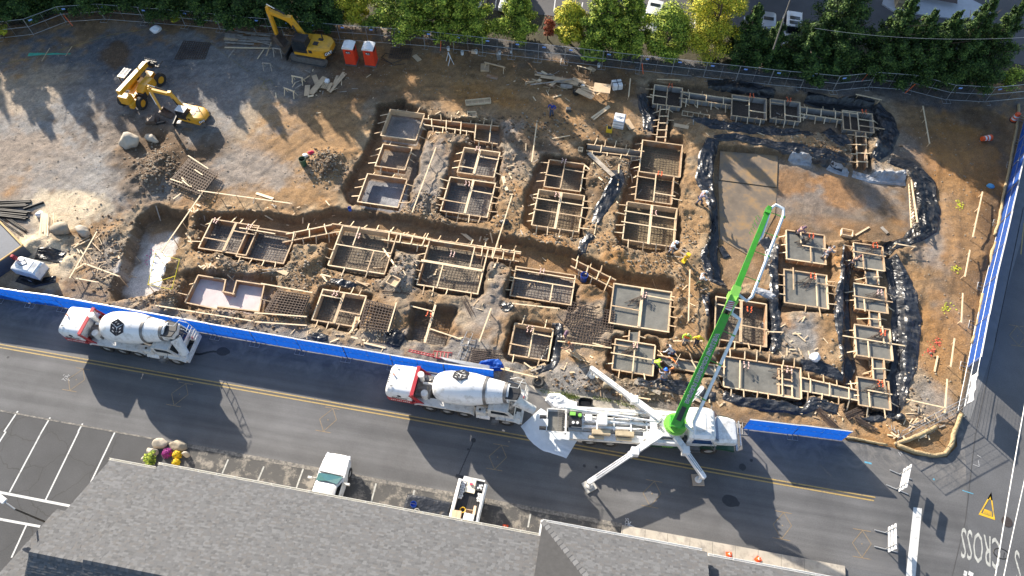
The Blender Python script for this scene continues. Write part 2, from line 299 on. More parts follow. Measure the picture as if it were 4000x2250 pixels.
PAINT2 = [(380,420,80,48,BR,.75),(440,395,70,30,BR,.6),(350,470,60,35,BR,.6),(300,410,50,22,BR,.5),(540,365,60,40,BR,.45),(1130,310,60,16,BR,.5),(2420,420,110,90,OR,.45),(2410,560,60,130,CL,.6),(2450,700,40,140,BR,.5),(2330,860,60,90,OR,.35),(1560,60,60,10,GD,.3),(1750,240,70,8,DK,.7),(2060,278,50,8,DK,.7),(2400,330,70,25,OR,.5),(2480,300,60,25,BR,.6),(392,610,42,60,WH,.95),(345,700,46,48,WH,1),(385,575,30,22,CL,.5),(120,625,62,16,CH,.95),(60,690,40,30,SD,.8),(160,660,26,42,CH,.95),(110,715,60,14,SD,.7),(75,610,30,20,CH,.9),(150,560,55,22,CH,.8),(140,520,50,30,CH,.7),(975,485,34,36,(.22,.23,.26),1),(1010,312,30,32,(.20,.17,.17),1),(2235,440,40,14,WH,.5),(2010,398,22,9,WH,.6)]
RUTS = [[(620,150),(760,230),(900,260),(1040,235),(1200,225),(1400,235)],[(640,430),(760,340),(900,290),(1050,262),(1180,285)],[(250,300),(420,330),(560,420),(700,470)],[(60,200),(300,190),(600,170)],[(2330,250),(2400,420),(2390,640),(2330,860)],[(20,400),(160,420),(330,520)],[(1000,190),(1180,205),(1380,250),(1560,270)],[(2260,270),(2450,300),(2470,360)]]
SITE = [(-20,740),(160,768),(644,852),(989,914),(1240,952),(1330,968),(1383,986),(1480,1000),(1595,1019),(1800,1052),(1868,1070),(2116,1102),(2245,1122),(2300,1143),(2380,1148),(2404,1120),(2400,1080),(2418,1036),(2480,724),(2500,644),(2552,419),(2580,290),(2640,230),(2576,215),(2300,190),(1932,170),(1600,135),(1288,100),(1069,75),(856,62),(640,45),(467,35),(265,20),(168,25),(85,55),(-20,70),(-260,40),(-260,720)]
X0, X1, Y0, Y1, DX = -74., 44., 17., 72., .155
gx = np.arange(X0, X1 + DX, DX); gy = np.arange(Y0, Y1 + DX, DX)
GX, GY = np.meshgrid(gx, gy)
def _z(d, a, b): t = np.clip((d - a) / (b - a), 0, 1); return t * t * (3 - 2 * t)
def build_height():
    rag = (fbm(GX * .9, GY * .9, 3, 5) - .5) * 1.0 + (fbm(GX * 3.1, GY * 3.1, 2, 9) - .5) * .45
    h = (fbm(GX * .12, GY * .12, 3, 1) - .5) * .25
    lump = fbm(GX * .8, GY * .8, 5, 3) - .5
    near = np.zeros(GX.shape); carve = np.zeros(GX.shape)
    def cut(poly, depth, margin, soft=.32):
        nonlocal carve, near
        xs = [p[0] for p in poly]; ys = [p[1] for p in poly]
        j0, j1 = np.searchsorted(gx, min(xs) - 3), np.searchsorted(gx, max(xs) + 3); i0, i1 = np.searchsorted(gy, min(ys) - 3), np.searchsorted(gy, max(ys) + 3)
        sl = (slice(i0, i1), slice(j0, j1)); d = sdf(GX[sl], GY[sl], poly) - margin + rag[sl] * min(.55, margin + .3)
        carve[sl] = np.maximum(carve[sl], depth * (1 - _z(d, -soft * .5, soft * .5)))
        near[sl] = np.maximum(near[sl], 1 - _z(d, .2, 2.6))
    for f in FORMS:
        x0, y0, x1, y1 = rect_of(f); cut([(x0, y0), (x1, y0), (x1, y1), (x0, y1)], .62, .42)
    for s in STRIPS:
        cut([tuple(W(*p)[:2]) for p in s[1] + s[2][::-1]], .6, .35)
    for p, dep, mg in TRENCH: cut([tuple(W(*q)[:2]) for q in p], dep, mg)
    for x, y, r, a in MOUNDS:
        c = W(x, y); d2 = ((GX - c.x) ** 2 + (GY - c.y) ** 2) / r ** 2
        h = h + a * np.exp(-d2 * 1.3) * (1 + lump * 1.8)
    amp = .07 + .42 * near
    h = h + lump * amp + (fbm(GX * 2.6, GY * 2.6, 3, 11) - .5) * (.07 + .16 * near) + (vnoise(GX * 5.2, GY * 5.2, 21) - .5) * (.03 + .06 * near)
    flat = np.clip(carve / .5, 0, 1)
    h = h * (1 - .82 * flat) - carve
    rim = near * (1 - flat)
    site = [tuple(W(*p)[:2]) for p in SITE]; ds = sdf(GX, GY, site)
    k = _z(-ds, .0, .9); h = h * k - .09 * (1 - _z(-ds, -.15, .15)) + .02 * k
    return h, carve, near, ds, lump
HGT, CARVE, NEAR, DSITE, LUMP = build_height()
def G(x, y):
    """ground height at a plan position"""
    i = (y - Y0) / DX; j = (x - X0) / DX
    if i < 0 or j < 0 or i >= HGT.shape[0] - 1 or j >= HGT.shape[1] - 1 or DSITE[int(i), int(j)] > 0: return 0.
    a, b = int(i), int(j); u, v = i - a, j - b
    return float((HGT[a, b] * (1 - v) + HGT[a, b + 1] * v) * (1 - u) + (HGT[a + 1, b] * (1 - v) + HGT[a + 1, b + 1] * v) * u)
def WG(x, y, dz=0.):
    p = W(x, y); z = G(p.x, p.y); p = W(x, y, z); return Vector((p.x, p.y, z + dz))
def build_ground():
    ny, nx = GX.shape
    col = np.zeros((ny, nx, 3)); col[:] = (.27, .168, .085)
    px = GX; py = GY
    wob = (fbm(GX * .35, GY * .35, 4, 31) - .5) * 1.5; wob2 = (fbm(GX * .35, GY * .35, 4, 37) - .5) * 1.5
    det = fbm(GX * 1.7, GY * 1.7, 4, 41)
    m = fbm(GX * .45, GY * .45, 4, 61); t = (_z(m, .56, .70) * .35)[..., None]; col = col * (1 - t) + np.array(G_) * t
    m = fbm(GX * .6, GY * .6, 4, 71); t = (_z(m, .56, .68) * .5)[..., None]; col = col * (1 - t) + np.array(OR) * t
    m = fbm(GX * .8, GY * .5, 4, 81); t = (_z(m, .55, .7) * .5)[..., None]; col = col * (1 - t) + np.array(BR) * t
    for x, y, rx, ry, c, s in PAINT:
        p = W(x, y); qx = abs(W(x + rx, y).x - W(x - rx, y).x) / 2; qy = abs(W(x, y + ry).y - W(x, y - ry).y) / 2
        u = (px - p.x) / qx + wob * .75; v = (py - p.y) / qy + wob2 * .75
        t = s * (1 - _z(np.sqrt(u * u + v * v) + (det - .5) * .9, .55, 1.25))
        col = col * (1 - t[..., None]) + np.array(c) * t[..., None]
    t = (NEAR * (1 - np.clip(CARVE / .3, 0, 1)) * (.12 + .75 * _z(fbm(GX * .7, GY * .7, 4, 66), .45, .62)) * .75)[..., None]; col = col * (1 - t) + np.array((.37, .285, .185)) * t
    # steep slopes and trench floors mix to a darker brown, rims greyer spoil
    dig_tone = np.clip(CARVE / .5, 0, 1) * .0
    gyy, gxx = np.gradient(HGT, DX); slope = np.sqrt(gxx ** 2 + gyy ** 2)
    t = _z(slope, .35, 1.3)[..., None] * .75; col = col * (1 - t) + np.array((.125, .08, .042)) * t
    t = (np.clip(CARVE / .5, 0, 1) * (fbm(GX * .5, GY * .5, 2, 55) * .7 + .15))[..., None] * .8; col = col * (1 - t) + np.array((.15, .105, .065)) * t
    col = col * (0.70 + .6 * fbm(GX * 2.3, GY * 2.3, 4, 91))[..., None] * (.80 + .4 * vnoise(GX * 6, GY * 6, 93))[..., None]
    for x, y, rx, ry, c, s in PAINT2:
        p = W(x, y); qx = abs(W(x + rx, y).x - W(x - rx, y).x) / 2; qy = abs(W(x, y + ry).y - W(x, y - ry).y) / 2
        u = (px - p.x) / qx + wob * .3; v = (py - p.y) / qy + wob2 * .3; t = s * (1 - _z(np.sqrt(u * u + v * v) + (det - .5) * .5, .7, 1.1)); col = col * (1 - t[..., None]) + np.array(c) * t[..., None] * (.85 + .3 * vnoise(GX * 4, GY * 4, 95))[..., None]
    FC = [(.27,.26,.25), (.23,.19,.15), (.20,.21,.235), (.19,.185,.18), (.21,.20,.19), (.17,.14,.10), (.18,.14,.09), (.20,.16,.10), (.16,.13,.09), (.19,.15,.09)]
    for i_, f in enumerate(FORMS):
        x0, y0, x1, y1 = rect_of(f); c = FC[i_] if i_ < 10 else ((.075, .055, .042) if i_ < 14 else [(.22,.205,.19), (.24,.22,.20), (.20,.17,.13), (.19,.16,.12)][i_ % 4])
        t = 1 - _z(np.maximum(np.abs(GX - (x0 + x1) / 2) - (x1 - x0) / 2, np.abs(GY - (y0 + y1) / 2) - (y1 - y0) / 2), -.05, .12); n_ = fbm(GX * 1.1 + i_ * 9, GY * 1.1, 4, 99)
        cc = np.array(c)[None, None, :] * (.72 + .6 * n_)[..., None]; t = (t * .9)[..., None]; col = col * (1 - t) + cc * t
    for pth in RUTS:
        pw = [W(*q) for q in pth]
        for off in (-.95, .95):
            for a, b in zip(pw[:-1], pw[1:]):
                d = b - a; n = Vector((-d.y, d.x, 0)).normalized() * off; ax, ay, bx, by = a.x + n.x, a.y + n.y, b.x + n.x, b.y + n.y; ex, ey = bx - ax, by - ay
                t = np.clip(((GX - ax) * ex + (GY - ay) * ey) / (ex * ex + ey * ey), 0, 1); dd = np.sqrt((GX - ax - ex * t) ** 2 + (GY - ay - ey * t) ** 2); k = (1 - _z(dd, .12, .34)) * (.3 + .6 * vnoise(GX * 3, GY * 3, 77))
                HGT[...] = HGT - .05 * k; k = (k * .55)[..., None]; col = col * (1 - k) + col * .62 * k
    keep = (DSITE < .6)
    idx = -np.ones((ny, nx), int); ok = keep; idx[ok] = np.arange(ok.sum())
    vs = np.stack([GX[ok], GY[ok], HGT[ok]], 1)
    q = ok[:-1, :-1] & ok[1:, :-1] & ok[:-1, 1:] & ok[1:, 1:]
    fs = np.stack([idx[:-1, :-1][q], idx[:-1, 1:][q], idx[1:, 1:][q], idx[1:, :-1][q]], 1)
    me = bpy.data.meshes.new('ground'); me.vertices.add(len(vs)); me.vertices.foreach_set('co', vs.ravel())
    me.loops.add(fs.size); me.loops.foreach_set('vertex_index', fs.ravel().astype(np.int32)); me.polygons.add(len(fs))
    me.polygons.foreach_set('loop_start', np.arange(0, fs.size, 4, dtype=np.int32))
    me.update(calc_edges=True); me.polygons.foreach_set('use_smooth', [True] * len(fs))
    wet = np.zeros((ny, nx))
    for x, y, rx, ry, s in [(2060,480,230,80,.9),(2340,560,50,110,.9),(1860,580,50,120,.5),(2400,380,90,60,.4),(975,480,40,40,.5),(2330,640,60,60,.7),(1250,400,50,50,.3),(2000,300,300,40,.3)]:
        p = W(x, y); qx = abs(W(x + rx, y).x - W(x - rx, y).x) / 2; qy = abs(W(x, y + ry).y - W(x, y - ry).y) / 2
        u = (px - p.x) / qx + wob; v = (py - p.y) / qy + wob2; wet = np.maximum(wet, s * (1 - _z(np.sqrt(u * u + v * v), .6, 1.1)))
    a = me.color_attributes.new('soil', 'FLOAT_COLOR', 'POINT'); c4 = np.ones((len(vs), 4)); c4[:, :3] = col[ok]; c4[:, 3] = wet[ok]
    a.data.foreach_set('color', c4.ravel().astype(np.float32))
    m = bpy.data.materials.new('soil'); m.use_nodes = True; n = m.node_tree; L = n.links; b = n.nodes['Principled BSDF']
    at = n.nodes.new('ShaderNodeAttribute'); at.attribute_name = 'soil'; tc = n.nodes.new('ShaderNodeTexCoord')
    n1 = n.nodes.new('ShaderNodeTexNoise'); n1.inputs['Scale'].default_value = 9; n1.inputs['Detail'].default_value = 8; n1.inputs['Roughness'].default_value = .75
    vo = n.nodes.new('ShaderNodeTexVoronoi'); vo.inputs['Scale'].default_value = 7
    for t in (n1, vo): L.new(tc.outputs['Object'], t.inputs['Vector'])
    cr = n.nodes.new('ShaderNodeValToRGB'); cr.color_ramp.elements[0].position = .35; cr.color_ramp.elements[1].position = .68
    cr.color_ramp.elements[0].color = (.62, .62, .62, 1); cr.color_ramp.elements[1].color = (1.35, 1.33, 1.3, 1); L.new(n1.outputs['Fac'], cr.inputs['Fac'])
    mx = n.nodes.new('ShaderNodeMixRGB'); mx.blend_type = 'MULTIPLY'; mx.inputs['Fac'].default_value = 1; L.new(at.outputs['Color'], mx.inputs['Color1']); L.new(cr.outputs['Color'], mx.inputs['Color2'])
    # scattered pale pebbles
    r2 = n.nodes.new('ShaderNodeValToRGB'); r2.color_ramp.elements[0].position = .10; r2.color_ramp.elements[0].color = (.5, .5, .5, 1); r2.color_ramp.elements[1].position = .22; r2.color_ramp.elements[1].color = (0, 0, 0, 1)
    L.new(vo.outputs['Distance'], r2.inputs['Fac'])
    m2 = n.nodes.new('ShaderNodeMixRGB'); L.new(r2.outputs['Color'], m2.inputs['Fac']); L.new(mx.outputs['Color'], m2.inputs['Color1']); m2.inputs['Color2'].default_value = (.33, .29, .24, 1)
    L.new(m2.outputs['Color'], b.inputs['Base Color'])
    mr = n.nodes.new('ShaderNodeMapRange'); mr.inputs['To Min'].default_value = .95; mr.inputs['To Max'].default_value = .22; L.new(at.outputs['Alpha'], mr.inputs['Value']); L.new(mr.outputs[0], b.inputs['Roughness'])
    bp = n.nodes.new('ShaderNodeBump'); bp.inputs['Distance'].default_value = .10; L.new(n1.outputs['Fac'], bp.inputs['Height'])
    inv = n.nodes.new('ShaderNodeMapRange'); inv.inputs['To Min'].default_value = 1.; inv.inputs['To Max'].default_value = .12; L.new(at.outputs['Alpha'], inv.inputs['Value']); L.new(inv.outputs[0], bp.inputs['Strength'])
    L.new(bp.outputs['Normal'], b.inputs['Normal'])
    me.materials.append(m)
    o = bpy.data.objects.new('ground', me); COL.objects.link(o); struct(o)
build_ground()

def asphalt(name, rgb, spots=(.02, .02, .02), crack=False, patch=None, dust=False):
    m = bpy.data.materials.new(name); m.use_nodes = True; n = m.node_tree; L = n.links; b = n.nodes['Principled BSDF']; b.inputs['Roughness'].default_value = .82
    tc = n.nodes.new('ShaderNodeTexCoord')
    a = n.nodes.new('ShaderNodeTexNoise'); a.inputs['Scale'].default_value = 14; a.inputs['Detail'].default_value = 6; a.inputs['Roughness'].default_value = .8
    c = n.nodes.new('ShaderNodeTexNoise'); c.inputs['Scale'].default_value = .22; c.inputs['Detail'].default_value = 7; c.inputs['Roughness'].default_value = .62
    for t in (a, c): L.new(tc.outputs['Object'], t.inputs['Vector'])
    r = n.nodes.new('ShaderNodeValToRGB'); r.color_ramp.elements[0].position = .3; r.color_ramp.elements[1].position = .72
    r.color_ramp.elements[0].color = (*[v * .72 for v in rgb], 1); r.color_ramp.elements[1].color = (*[v * 1.25 for v in rgb], 1); L.new(c.outputs['Fac'], r.inputs['Fac'])
    r2 = n.nodes.new('ShaderNodeValToRGB'); r2.color_ramp.elements[0].position = .3; r2.color_ramp.elements[1].position = .7; r2.color_ramp.elements[0].color = (.72, .72, .72, 1); r2.color_ramp.elements[1].color = (1.25, 1.25, 1.25, 1); L.new(a.outputs['Fac'], r2.inputs['Fac'])
    mx = n.nodes.new('ShaderNodeMixRGB'); mx.blend_type = 'MULTIPLY'; mx.inputs['Fac'].default_value = 1; L.new(r.outputs['Color'], mx.inputs['Color1']); L.new(r2.outputs['Color'], mx.inputs['Color2']); out = mx.outputs['Color']
    if patch:
        p = n.nodes.new('ShaderNodeTexNoise'); p.inputs['Scale'].default_value = .9; p.inputs['Detail'].default_value = 9; p.inputs['Roughness'].default_value = .75; L.new(tc.outputs['Object'], p.inputs['Vector'])
        rp = n.nodes.new('ShaderNodeValToRGB'); rp.color_ramp.elements[0].position = .50; rp.color_ramp.elements[1].position = .60; L.new(p.outputs['Fac'], rp.inputs['Fac'])
        m3 = n.nodes.new('ShaderNodeMixRGB'); L.new(rp.outputs['Color'], m3.inputs['Fac']); L.new(out, m3.inputs['Color1']); m3.inputs['Color2'].default_value = (*patch, 1); out = m3.outputs['Color']
    if crack:
        dn = n.nodes.new('ShaderNodeTexNoise'); dn.inputs['Scale'].default_value = .8; dn.inputs['Detail'].default_value = 5; L.new(tc.outputs['Object'], dn.inputs['Vector'])
        ad = n.nodes.new('ShaderNodeMixRGB'); ad.blend_type = 'ADD'; ad.inputs['Fac'].default_value = 1.2; L.new(tc.outputs['Object'], ad.inputs['Color1']); L.new(dn.outputs['Color'], ad.inputs['Color2'])
        vo = n.nodes.new('ShaderNodeTexVoronoi'); vo.feature = 'DISTANCE_TO_EDGE'; vo.inputs['Scale'].default_value = .38; L.new(ad.outputs['Color'], vo.inputs['Vector'])
        rc = n.nodes.new('ShaderNodeValToRGB'); rc.color_ramp.elements[0].position = .0; rc.color_ramp.elements[1].position = .016; rc.color_ramp.elements[0].color = (.75, .75, .75, 1); rc.color_ramp.elements[1].color = (0, 0, 0, 1); L.new(vo.outputs['Distance'], rc.inputs['Fac'])
        m4 = n.nodes.new('ShaderNodeMixRGB'); L.new(rc.outputs['Color'], m4.inputs['Fac']); L.new(out, m4.inputs['Color1']); m4.inputs['Color2'].default_value = (.035, .033, .03, 1); out = m4.outputs['Color']
    if dust:
        mp = n.nodes.new('ShaderNodeMapping'); mp.inputs['Scale'].default_value = (.05, 1.5, 1); L.new(tc.outputs['Object'], mp.inputs['Vector'])
        st_ = n.nodes.new('ShaderNodeTexNoise'); st_.inputs['Scale'].default_value = 1.; st_.inputs['Detail'].default_value = 5; L.new(mp.outputs[0], st_.inputs['Vector'])
        rs_ = n.nodes.new('ShaderNodeValToRGB'); rs_.color_ramp.elements[0].position = .35; rs_.color_ramp.elements[1].position = .65; rs_.color_ramp.elements[0].color = (.80, .80, .80, 1); rs_.color_ramp.elements[1].color = (1.12, 1.11, 1.1, 1); L.new(st_.outputs['Fac'], rs_.inputs['Fac'])
        mm = n.nodes.new('ShaderNodeMixRGB'); mm.blend_type = 'MULTIPLY'; mm.inputs['Fac'].default_value = 1; L.new(out, mm.inputs['Color1']); L.new(rs_.outputs['Color'], mm.inputs['Color2']); out = mm.outputs['Color']
        sp = n.nodes.new('ShaderNodeSeparateXYZ'); L.new(tc.outputs['Object'], sp.inputs[0]); mr = n.nodes.new('ShaderNodeMapRange'); mr.inputs['From Min'].default_value = 18.6; mr.inputs['From Max'].default_value = 21.2; L.new(sp.outputs['Y'], mr.inputs['Value'])
        dn = n.nodes.new('ShaderNodeTexNoise'); dn.inputs['Scale'].default_value = .7; dn.inputs['Detail'].default_value = 9; dn.inputs['Roughness'].default_value = .7; dn.inputs['Distortion'].default_value = 1.5; L.new(tc.outputs['Object'], dn.inputs['Vector'])
        rd = n.nodes.new('ShaderNodeValToRGB'); rd.color_ramp.elements[0].position = .42; rd.color_ramp.elements[1].position = .7; L.new(dn.outputs['Fac'], rd.inputs['Fac'])
        ml = n.nodes.new('ShaderNodeMath'); ml.operation = 'MULTIPLY'; L.new(rd.outputs['Color'], ml.inputs[0]); L.new(mr.outputs[0], ml.inputs[1])
        m5 = n.nodes.new('ShaderNodeMixRGB'); L.new(ml.outputs[0], m5.inputs['Fac']); L.new(out, m5.inputs['Color1']); m5.inputs['Color2'].default_value = (.25, .23, .21, 1); out = m5.outputs['Color']
    L.new(out, b.inputs['Base Color'])
    bp = n.nodes.new('ShaderNodeBump'); bp.inputs['Distance'].default_value = .012; L.new(a.outputs['Fac'], bp.inputs['Height']); L.new(bp.outputs['Normal'], b.inputs['Normal'])
    return m
def sheet(name, poly, z, m, kind='structure'):
    mb = MB(); n = len(poly); vs = [(p[0], p[1], z) for p in poly]
    a = sum(vs[i][0] * vs[(i + 1) % n][1] - vs[(i + 1) % n][0] * vs[i][1] for i in range(n))
    if a < 0: vs = vs[::-1]
    mb.add(vs, [tuple(range(n))]); o = obj(name, mb, m); o['kind'] = kind; return o
A_ROAD = asphalt('road_asphalt', (.120, .120, .123), dust=True); A_LOT = asphalt('lot_asphalt', (.066, .067, .07), crack=True); A_EAST = asphalt('east_asphalt', (.112, .113, .118)); A_OLD = asphalt('stained_asphalt', (.075, .073, .07), patch=(.25, .225, .19)); A_FAR = asphalt('north_lot_asphalt', (.082, .080, .085))
CONC = mat('pavement_concrete', (.42, .38, .32), .85, var=.18, scale=.8, bump=.01, wear=(.22, .2, .18), wamt=.4)
def P2(*pts): return [tuple(W(x, y)[:2]) for x, y in pts]
FAR = 400
sheet('far_ground', [(-FAR, -FAR), (FAR, -FAR), (FAR, FAR), (-FAR, FAR)], -2.2, mat('far_ground', (.10, .11, .07), .9, var=.3, scale=.05))
south = [p for p in SITE[:20]]
# main road: kerb line to kerb line, wraps the site corner on the east
road_n = P2((-20,742),(160,770),(644,854),(989,916),(1240,954),(1330,970),(1383,1012),(1480,1028),(1595,1045),(1700,1062),(1860,1075),(2116,1106),(2245,1126),(2300,1146),(2380,1151),(2408,1122),(2404,1082),(2421,1036))
road_poly = [(-120, 21.3)] + road_n[0:] + [(28.9, 21.0), (28.0, 12.4), (-120, 12.4)]
sheet('road', road_poly, -.002, A_ROAD)
pv = P2((1330,968),(1383,984),(1480,998),(1595,1017),(1800,1050),(1866,1068),(1862,1077),(1700,1064),(1595,1047),(1480,1030),(1383,1014))
sheet('pavement', pv, .004, CONC)
# east road and the strip between it and the right hand fence
e_edge = P2((2421,1036),(2480,730),(2503,644),(2556,419),(2590,290),(2660,225))
sheet('side_road', e_edge[:1] + e_edge[1:] + [(60, 75), (120, 75), (120, -40), (20, -40), (20, 12.398), (28.0, 12.398), (28.9, 21.0)], -.006, A_EAST)
sheet('side_pavement', e_edge + P2((2700,260),(2600,500),(2534,724),(2508,846),(2440,1060)), .003, mat('side_pavement', (.17, .17, .172), .85, var=.12, scale=1.5, bump=.005))
# parking areas
sheet('parking_lot', [(-120, 12.398), (-26.5, 12.398), (-26.5, -30), (-120, -30)], -.004, A_LOT)
sheet('parking_strip', [(-26.498, 12.398), (5.35, 12.398), (5.35, -30), (-26.498, -30)], -.005, A_OLD)
mbk = MB(); mbk.box((5.35 + 20) / 2, 11.55, -.0, 14.7, 1.7, .26)
o = obj('lower_pavement', mbk, CONC); struct(o)
for k in range(9): pass
sheet('verge', [(5.352, 10.7), (60, 10.7), (60, -30), (5.352, -30)], -.008, mat('verge_soil', (.16, .13, .1), .9, var=.3, scale=1.5, bump=.02))
# strip of planting soil under the trees and north parking lot
top_lot = P2((880,-8),(1288,30),(1700,70),(2150,110),(2500,150),(2660,180))
sheet('parking_lot', [(-20, 120)] + [(-26, 66)] + top_lot + [(60, 75), (60, 140), (-20, 140)], .0, A_FAR)
soilm = mat('planting_soil', (.05, .045, .025), .95, var=.4, scale=1.2, bump=.05)
def hole_sheet():
    mb = MB(); a, b = 400, -.12
    R = (X0 + 2, Y0 + .2, X1 - 2, Y1 - 1)
    mb.add([(-a, -a, b), (a, -a, b), (a, R[1], b), (-a, R[1], b)], [(0, 1, 2, 3)])
    mb.add([(-a, R[3], b), (a, R[3], b), (a, a, b), (-a, a, b)], [(0, 1, 2, 3)])
    mb.add([(-a, R[1], b), (R[0], R[1], b), (R[0], R[3], b), (-a, R[3], b)], [(0, 1, 2, 3)])
    mb.add([(R[2], R[1], b), (a, R[1], b), (a, R[3], b), (R[2], R[3], b)], [(0, 1, 2, 3)])
    struct(obj('outer_ground', mb, mat('grass_soil', (.09, .09, .05), .95, var=.4, scale=.8, bump=.03)))
hole_sheet()
nb = [tuple(W(x, y)[:2]) for x, y in SITE[23:37]]
sheet('planting_strip', [(-72, 72), (44, 72)] + [(44, 50)] + nb[:1] + nb[1:-1] + [(-72, nb[-2][1])], -.03, soilm)
# ------------------------------------------------------------ footing forms
LUM = mat('pine_lumber', (.56, .40, .24), .75, var=.22, scale=5, wear=(.30, .22, .15), wamt=.35)
LUM2 = mat('new_lumber', (.72, .56, .36), .7, var=.15, scale=4)
GREY_LUM = mat('weathered_lumber', (.36, .32, .27), .85, var=.25, scale=4, wear=(.2, .16, .12), wamt=.4)
PLY = mat('form_plywood', (.34, .17, .075), .6, var=.3, scale=2.2, wear=(.30, .25, .20), wamt=.45)
PLYL = mat('pale_plywood', (.58, .42, .26), .75, var=.15, scale=2.2, wear=(.4, .3, .2), wamt=.3)
STEEL = mat('rusty_rebar', (.105, .075, .058), .65, metal=.3, var=.3, scale=8)
WETC = mat('wet_concrete', (.162, .156, .136), .45, var=.28, scale=.9, bump=.012, bscale=9)
CAPO = mat('orange_cap', (.85, .16, .06), .5, var=.05); CAPP = mat('pale_cap', (.80, .55, .48), .5, var=.08)
MUD = mat('pit_mud', (.11, .09, .075), .8, var=.3, scale=1.6, bump=.02)
RIM = 0.02
def board_mesh(L, w, h, key={}):
    k = (round(L, 1), w, h)
    if k not in key:
        mb = MB(); mb.bar((0, 0, 0), (k[0], 0, 0), w, h); me = bpy.data.meshes.new('board'); me.from_pydata(mb.v, [], mb.f); key[k] = me
    return key[k]
def board(name, root, p, q, w, h, m, sub=None):
    """a straight board as a part; alike boards share their mesh"""
    p = Vector(p); q = Vector(q); d = q - p; L = d.length; me0 = board_mesh(L, w, h)
    if not me0.materials: me0.materials.append(m)
    o = bpy.data.objects.new(name, me0); COL.objects.link(o)
    if me0.materials[0] != m: o.material_slots[0].link = 'OBJECT'; o.material_slots[0].material = m
    par = sub or root; base = Matrix.Identity(4)
    if root is not None: base = root.matrix_basis.inverted()
    R = d.to_track_quat('X', 'Z').to_matrix().to_4x4()
    Mw = Matrix.Translation(p) @ R @ Matrix.Diagonal((L / round(L, 1) if round(L, 1) else 1, 1, 1, 1))
    o.parent = par
    if sub is not None: o.matrix_basis = (root.matrix_basis @ sub.matrix_basis).inverted() @ Mw
    else: o.matrix_basis = base @ Mw
    return o
rr = random.Random(11)
def side_wall(root, p, q, out, rim=RIM, depth=.58, kick=True, plym=None, step=.85, stakes=True):
    """form panel from p to q (plan), with top rail, stakes behind it and kickers out to the bank"""
    p = Vector((p[0], p[1], 0)); q = Vector((q[0], q[1], 0)); d = (q - p); L = d.length
    if L < .15: return
    u = d / L; o = Vector((out[0], out[1], 0)).normalized()
    z = rim
    pm = MB(); pm.bar(p + Vector((0, 0, z - depth / 2 - .03)), q + Vector((0, 0, z - depth / 2 - .03)), .025, depth)
    panel = obj('form_panel', pm, plym or PLY, root, world=True)
    a = p - u * rr.uniform(0, .12) + o * .055; b = q + u * rr.uniform(0, .12) + o * .055; t = rr.uniform(-.012, .012)
    board('top_rail', root, a + Vector((0, 0, z + t)), b + Vector((0, 0, z + t)), .10, .045, LUM if rr.random() < .6 else LUM2)
    n = max(2, int(L / .6))
    if stakes:
        sm = MB()
        for i in range(n):
            c = p + u * (L * (i + .5) / n) + o * .05; sm.bar(c + Vector((0, 0, z - .04)), c + Vector((0, 0, z - depth)), .07, .04, up=(o.x, o.y, 0))
        obj('stake', sm, LUM, root, world=True, kind='stuff')
    if kick:
        n = max(1, int(L / step))
        for i in range(n):
            if rr.random() < .12: continue
            c = p + u * (L * (i + rr.uniform(.35, .65)) / n); ln = rr.uniform(.5, .95)
            e = c + o * ln + u * rr.uniform(-.12, .12); gz = G(e.x, e.y)
            board('kicker', root, c + Vector((0, 0, z + .035)), Vector((e.x, e.y, min(max(gz + .05, z - .35), z + .14))), .075, .04, LUM2 if rr.random() < .5 else LUM)
def rebar_grid(root, poly, z, step=.22, r=.009, kind='stuff', lift=0.):
    xs = [p[0] for p in poly]; ys = [p[1] for p in poly]; mb = MB()
    x0, x1, y0, y1 = min(xs) + .08, max(xs) - .08, min(ys) + .08, max(ys) - .08
    for lay in (0, 1):
        x = x0
        while x <= x1: mb.bar((x, y0, z + lay * lift), (x, y1, z + lay * lift), 2 * r, 2 * r); x += step * rr.uniform(.93, 1.07)
        y = y0
        while y <= y1: mb.bar((x0, y, z + .02 + lay * lift), (x1, y, z + .02 + lay * lift), 2 * r, 2 * r); y += step * rr.uniform(.93, 1.07)
        if not lift: break
    return obj('rebar_grid', mb, STEEL, root, world=True, kind=kind)
def dowels(root, c, floor, orange, n=7):
    mb = MB(); cb = MB(); cz = RIM + .32
    for i in range(n):
        x = c[0] + (i % 2 - .5) * .3 + rr.uniform(-.05, .05); y = c[1] + (i // 2 - 1.5) * .15 + rr.uniform(-.04, .04)
        mb.bar((x, y, floor), (x, y, cz), .022, .022); cb.box(x, y, cz + .02, .085, .085, .05, rz=rr.random())
    # ties
    for k in range(3):
        zz = floor + .12 + k * .2; mb.tube([(c[0] + .18 * math.cos(t * math.pi / 3), c[1] + .18 * math.sin(t * math.pi / 3), zz) for t in range(7)], .008, 4)
    for k in range(5):
        a = rr.uniform(0, 6.28); d = rr.uniform(.3, .9); mb.bar((c[0], c[1], floor + .05), (c[0] + d * math.cos(a), c[1] + d * math.sin(a), floor + .04), .02, .02)
    obj('dowel_cage', mb, STEEL, root, world=True, kind='stuff'); obj('dowel_caps', cb, CAPO if orange else CAPP, root, world=True, kind='stuff')
def slab(root, poly, z):
    mb = MB(); mb.prism([(p[0], p[1]) for p in poly], z - .5, z); return obj('wet_concrete', mb, WETC, root, world=True)
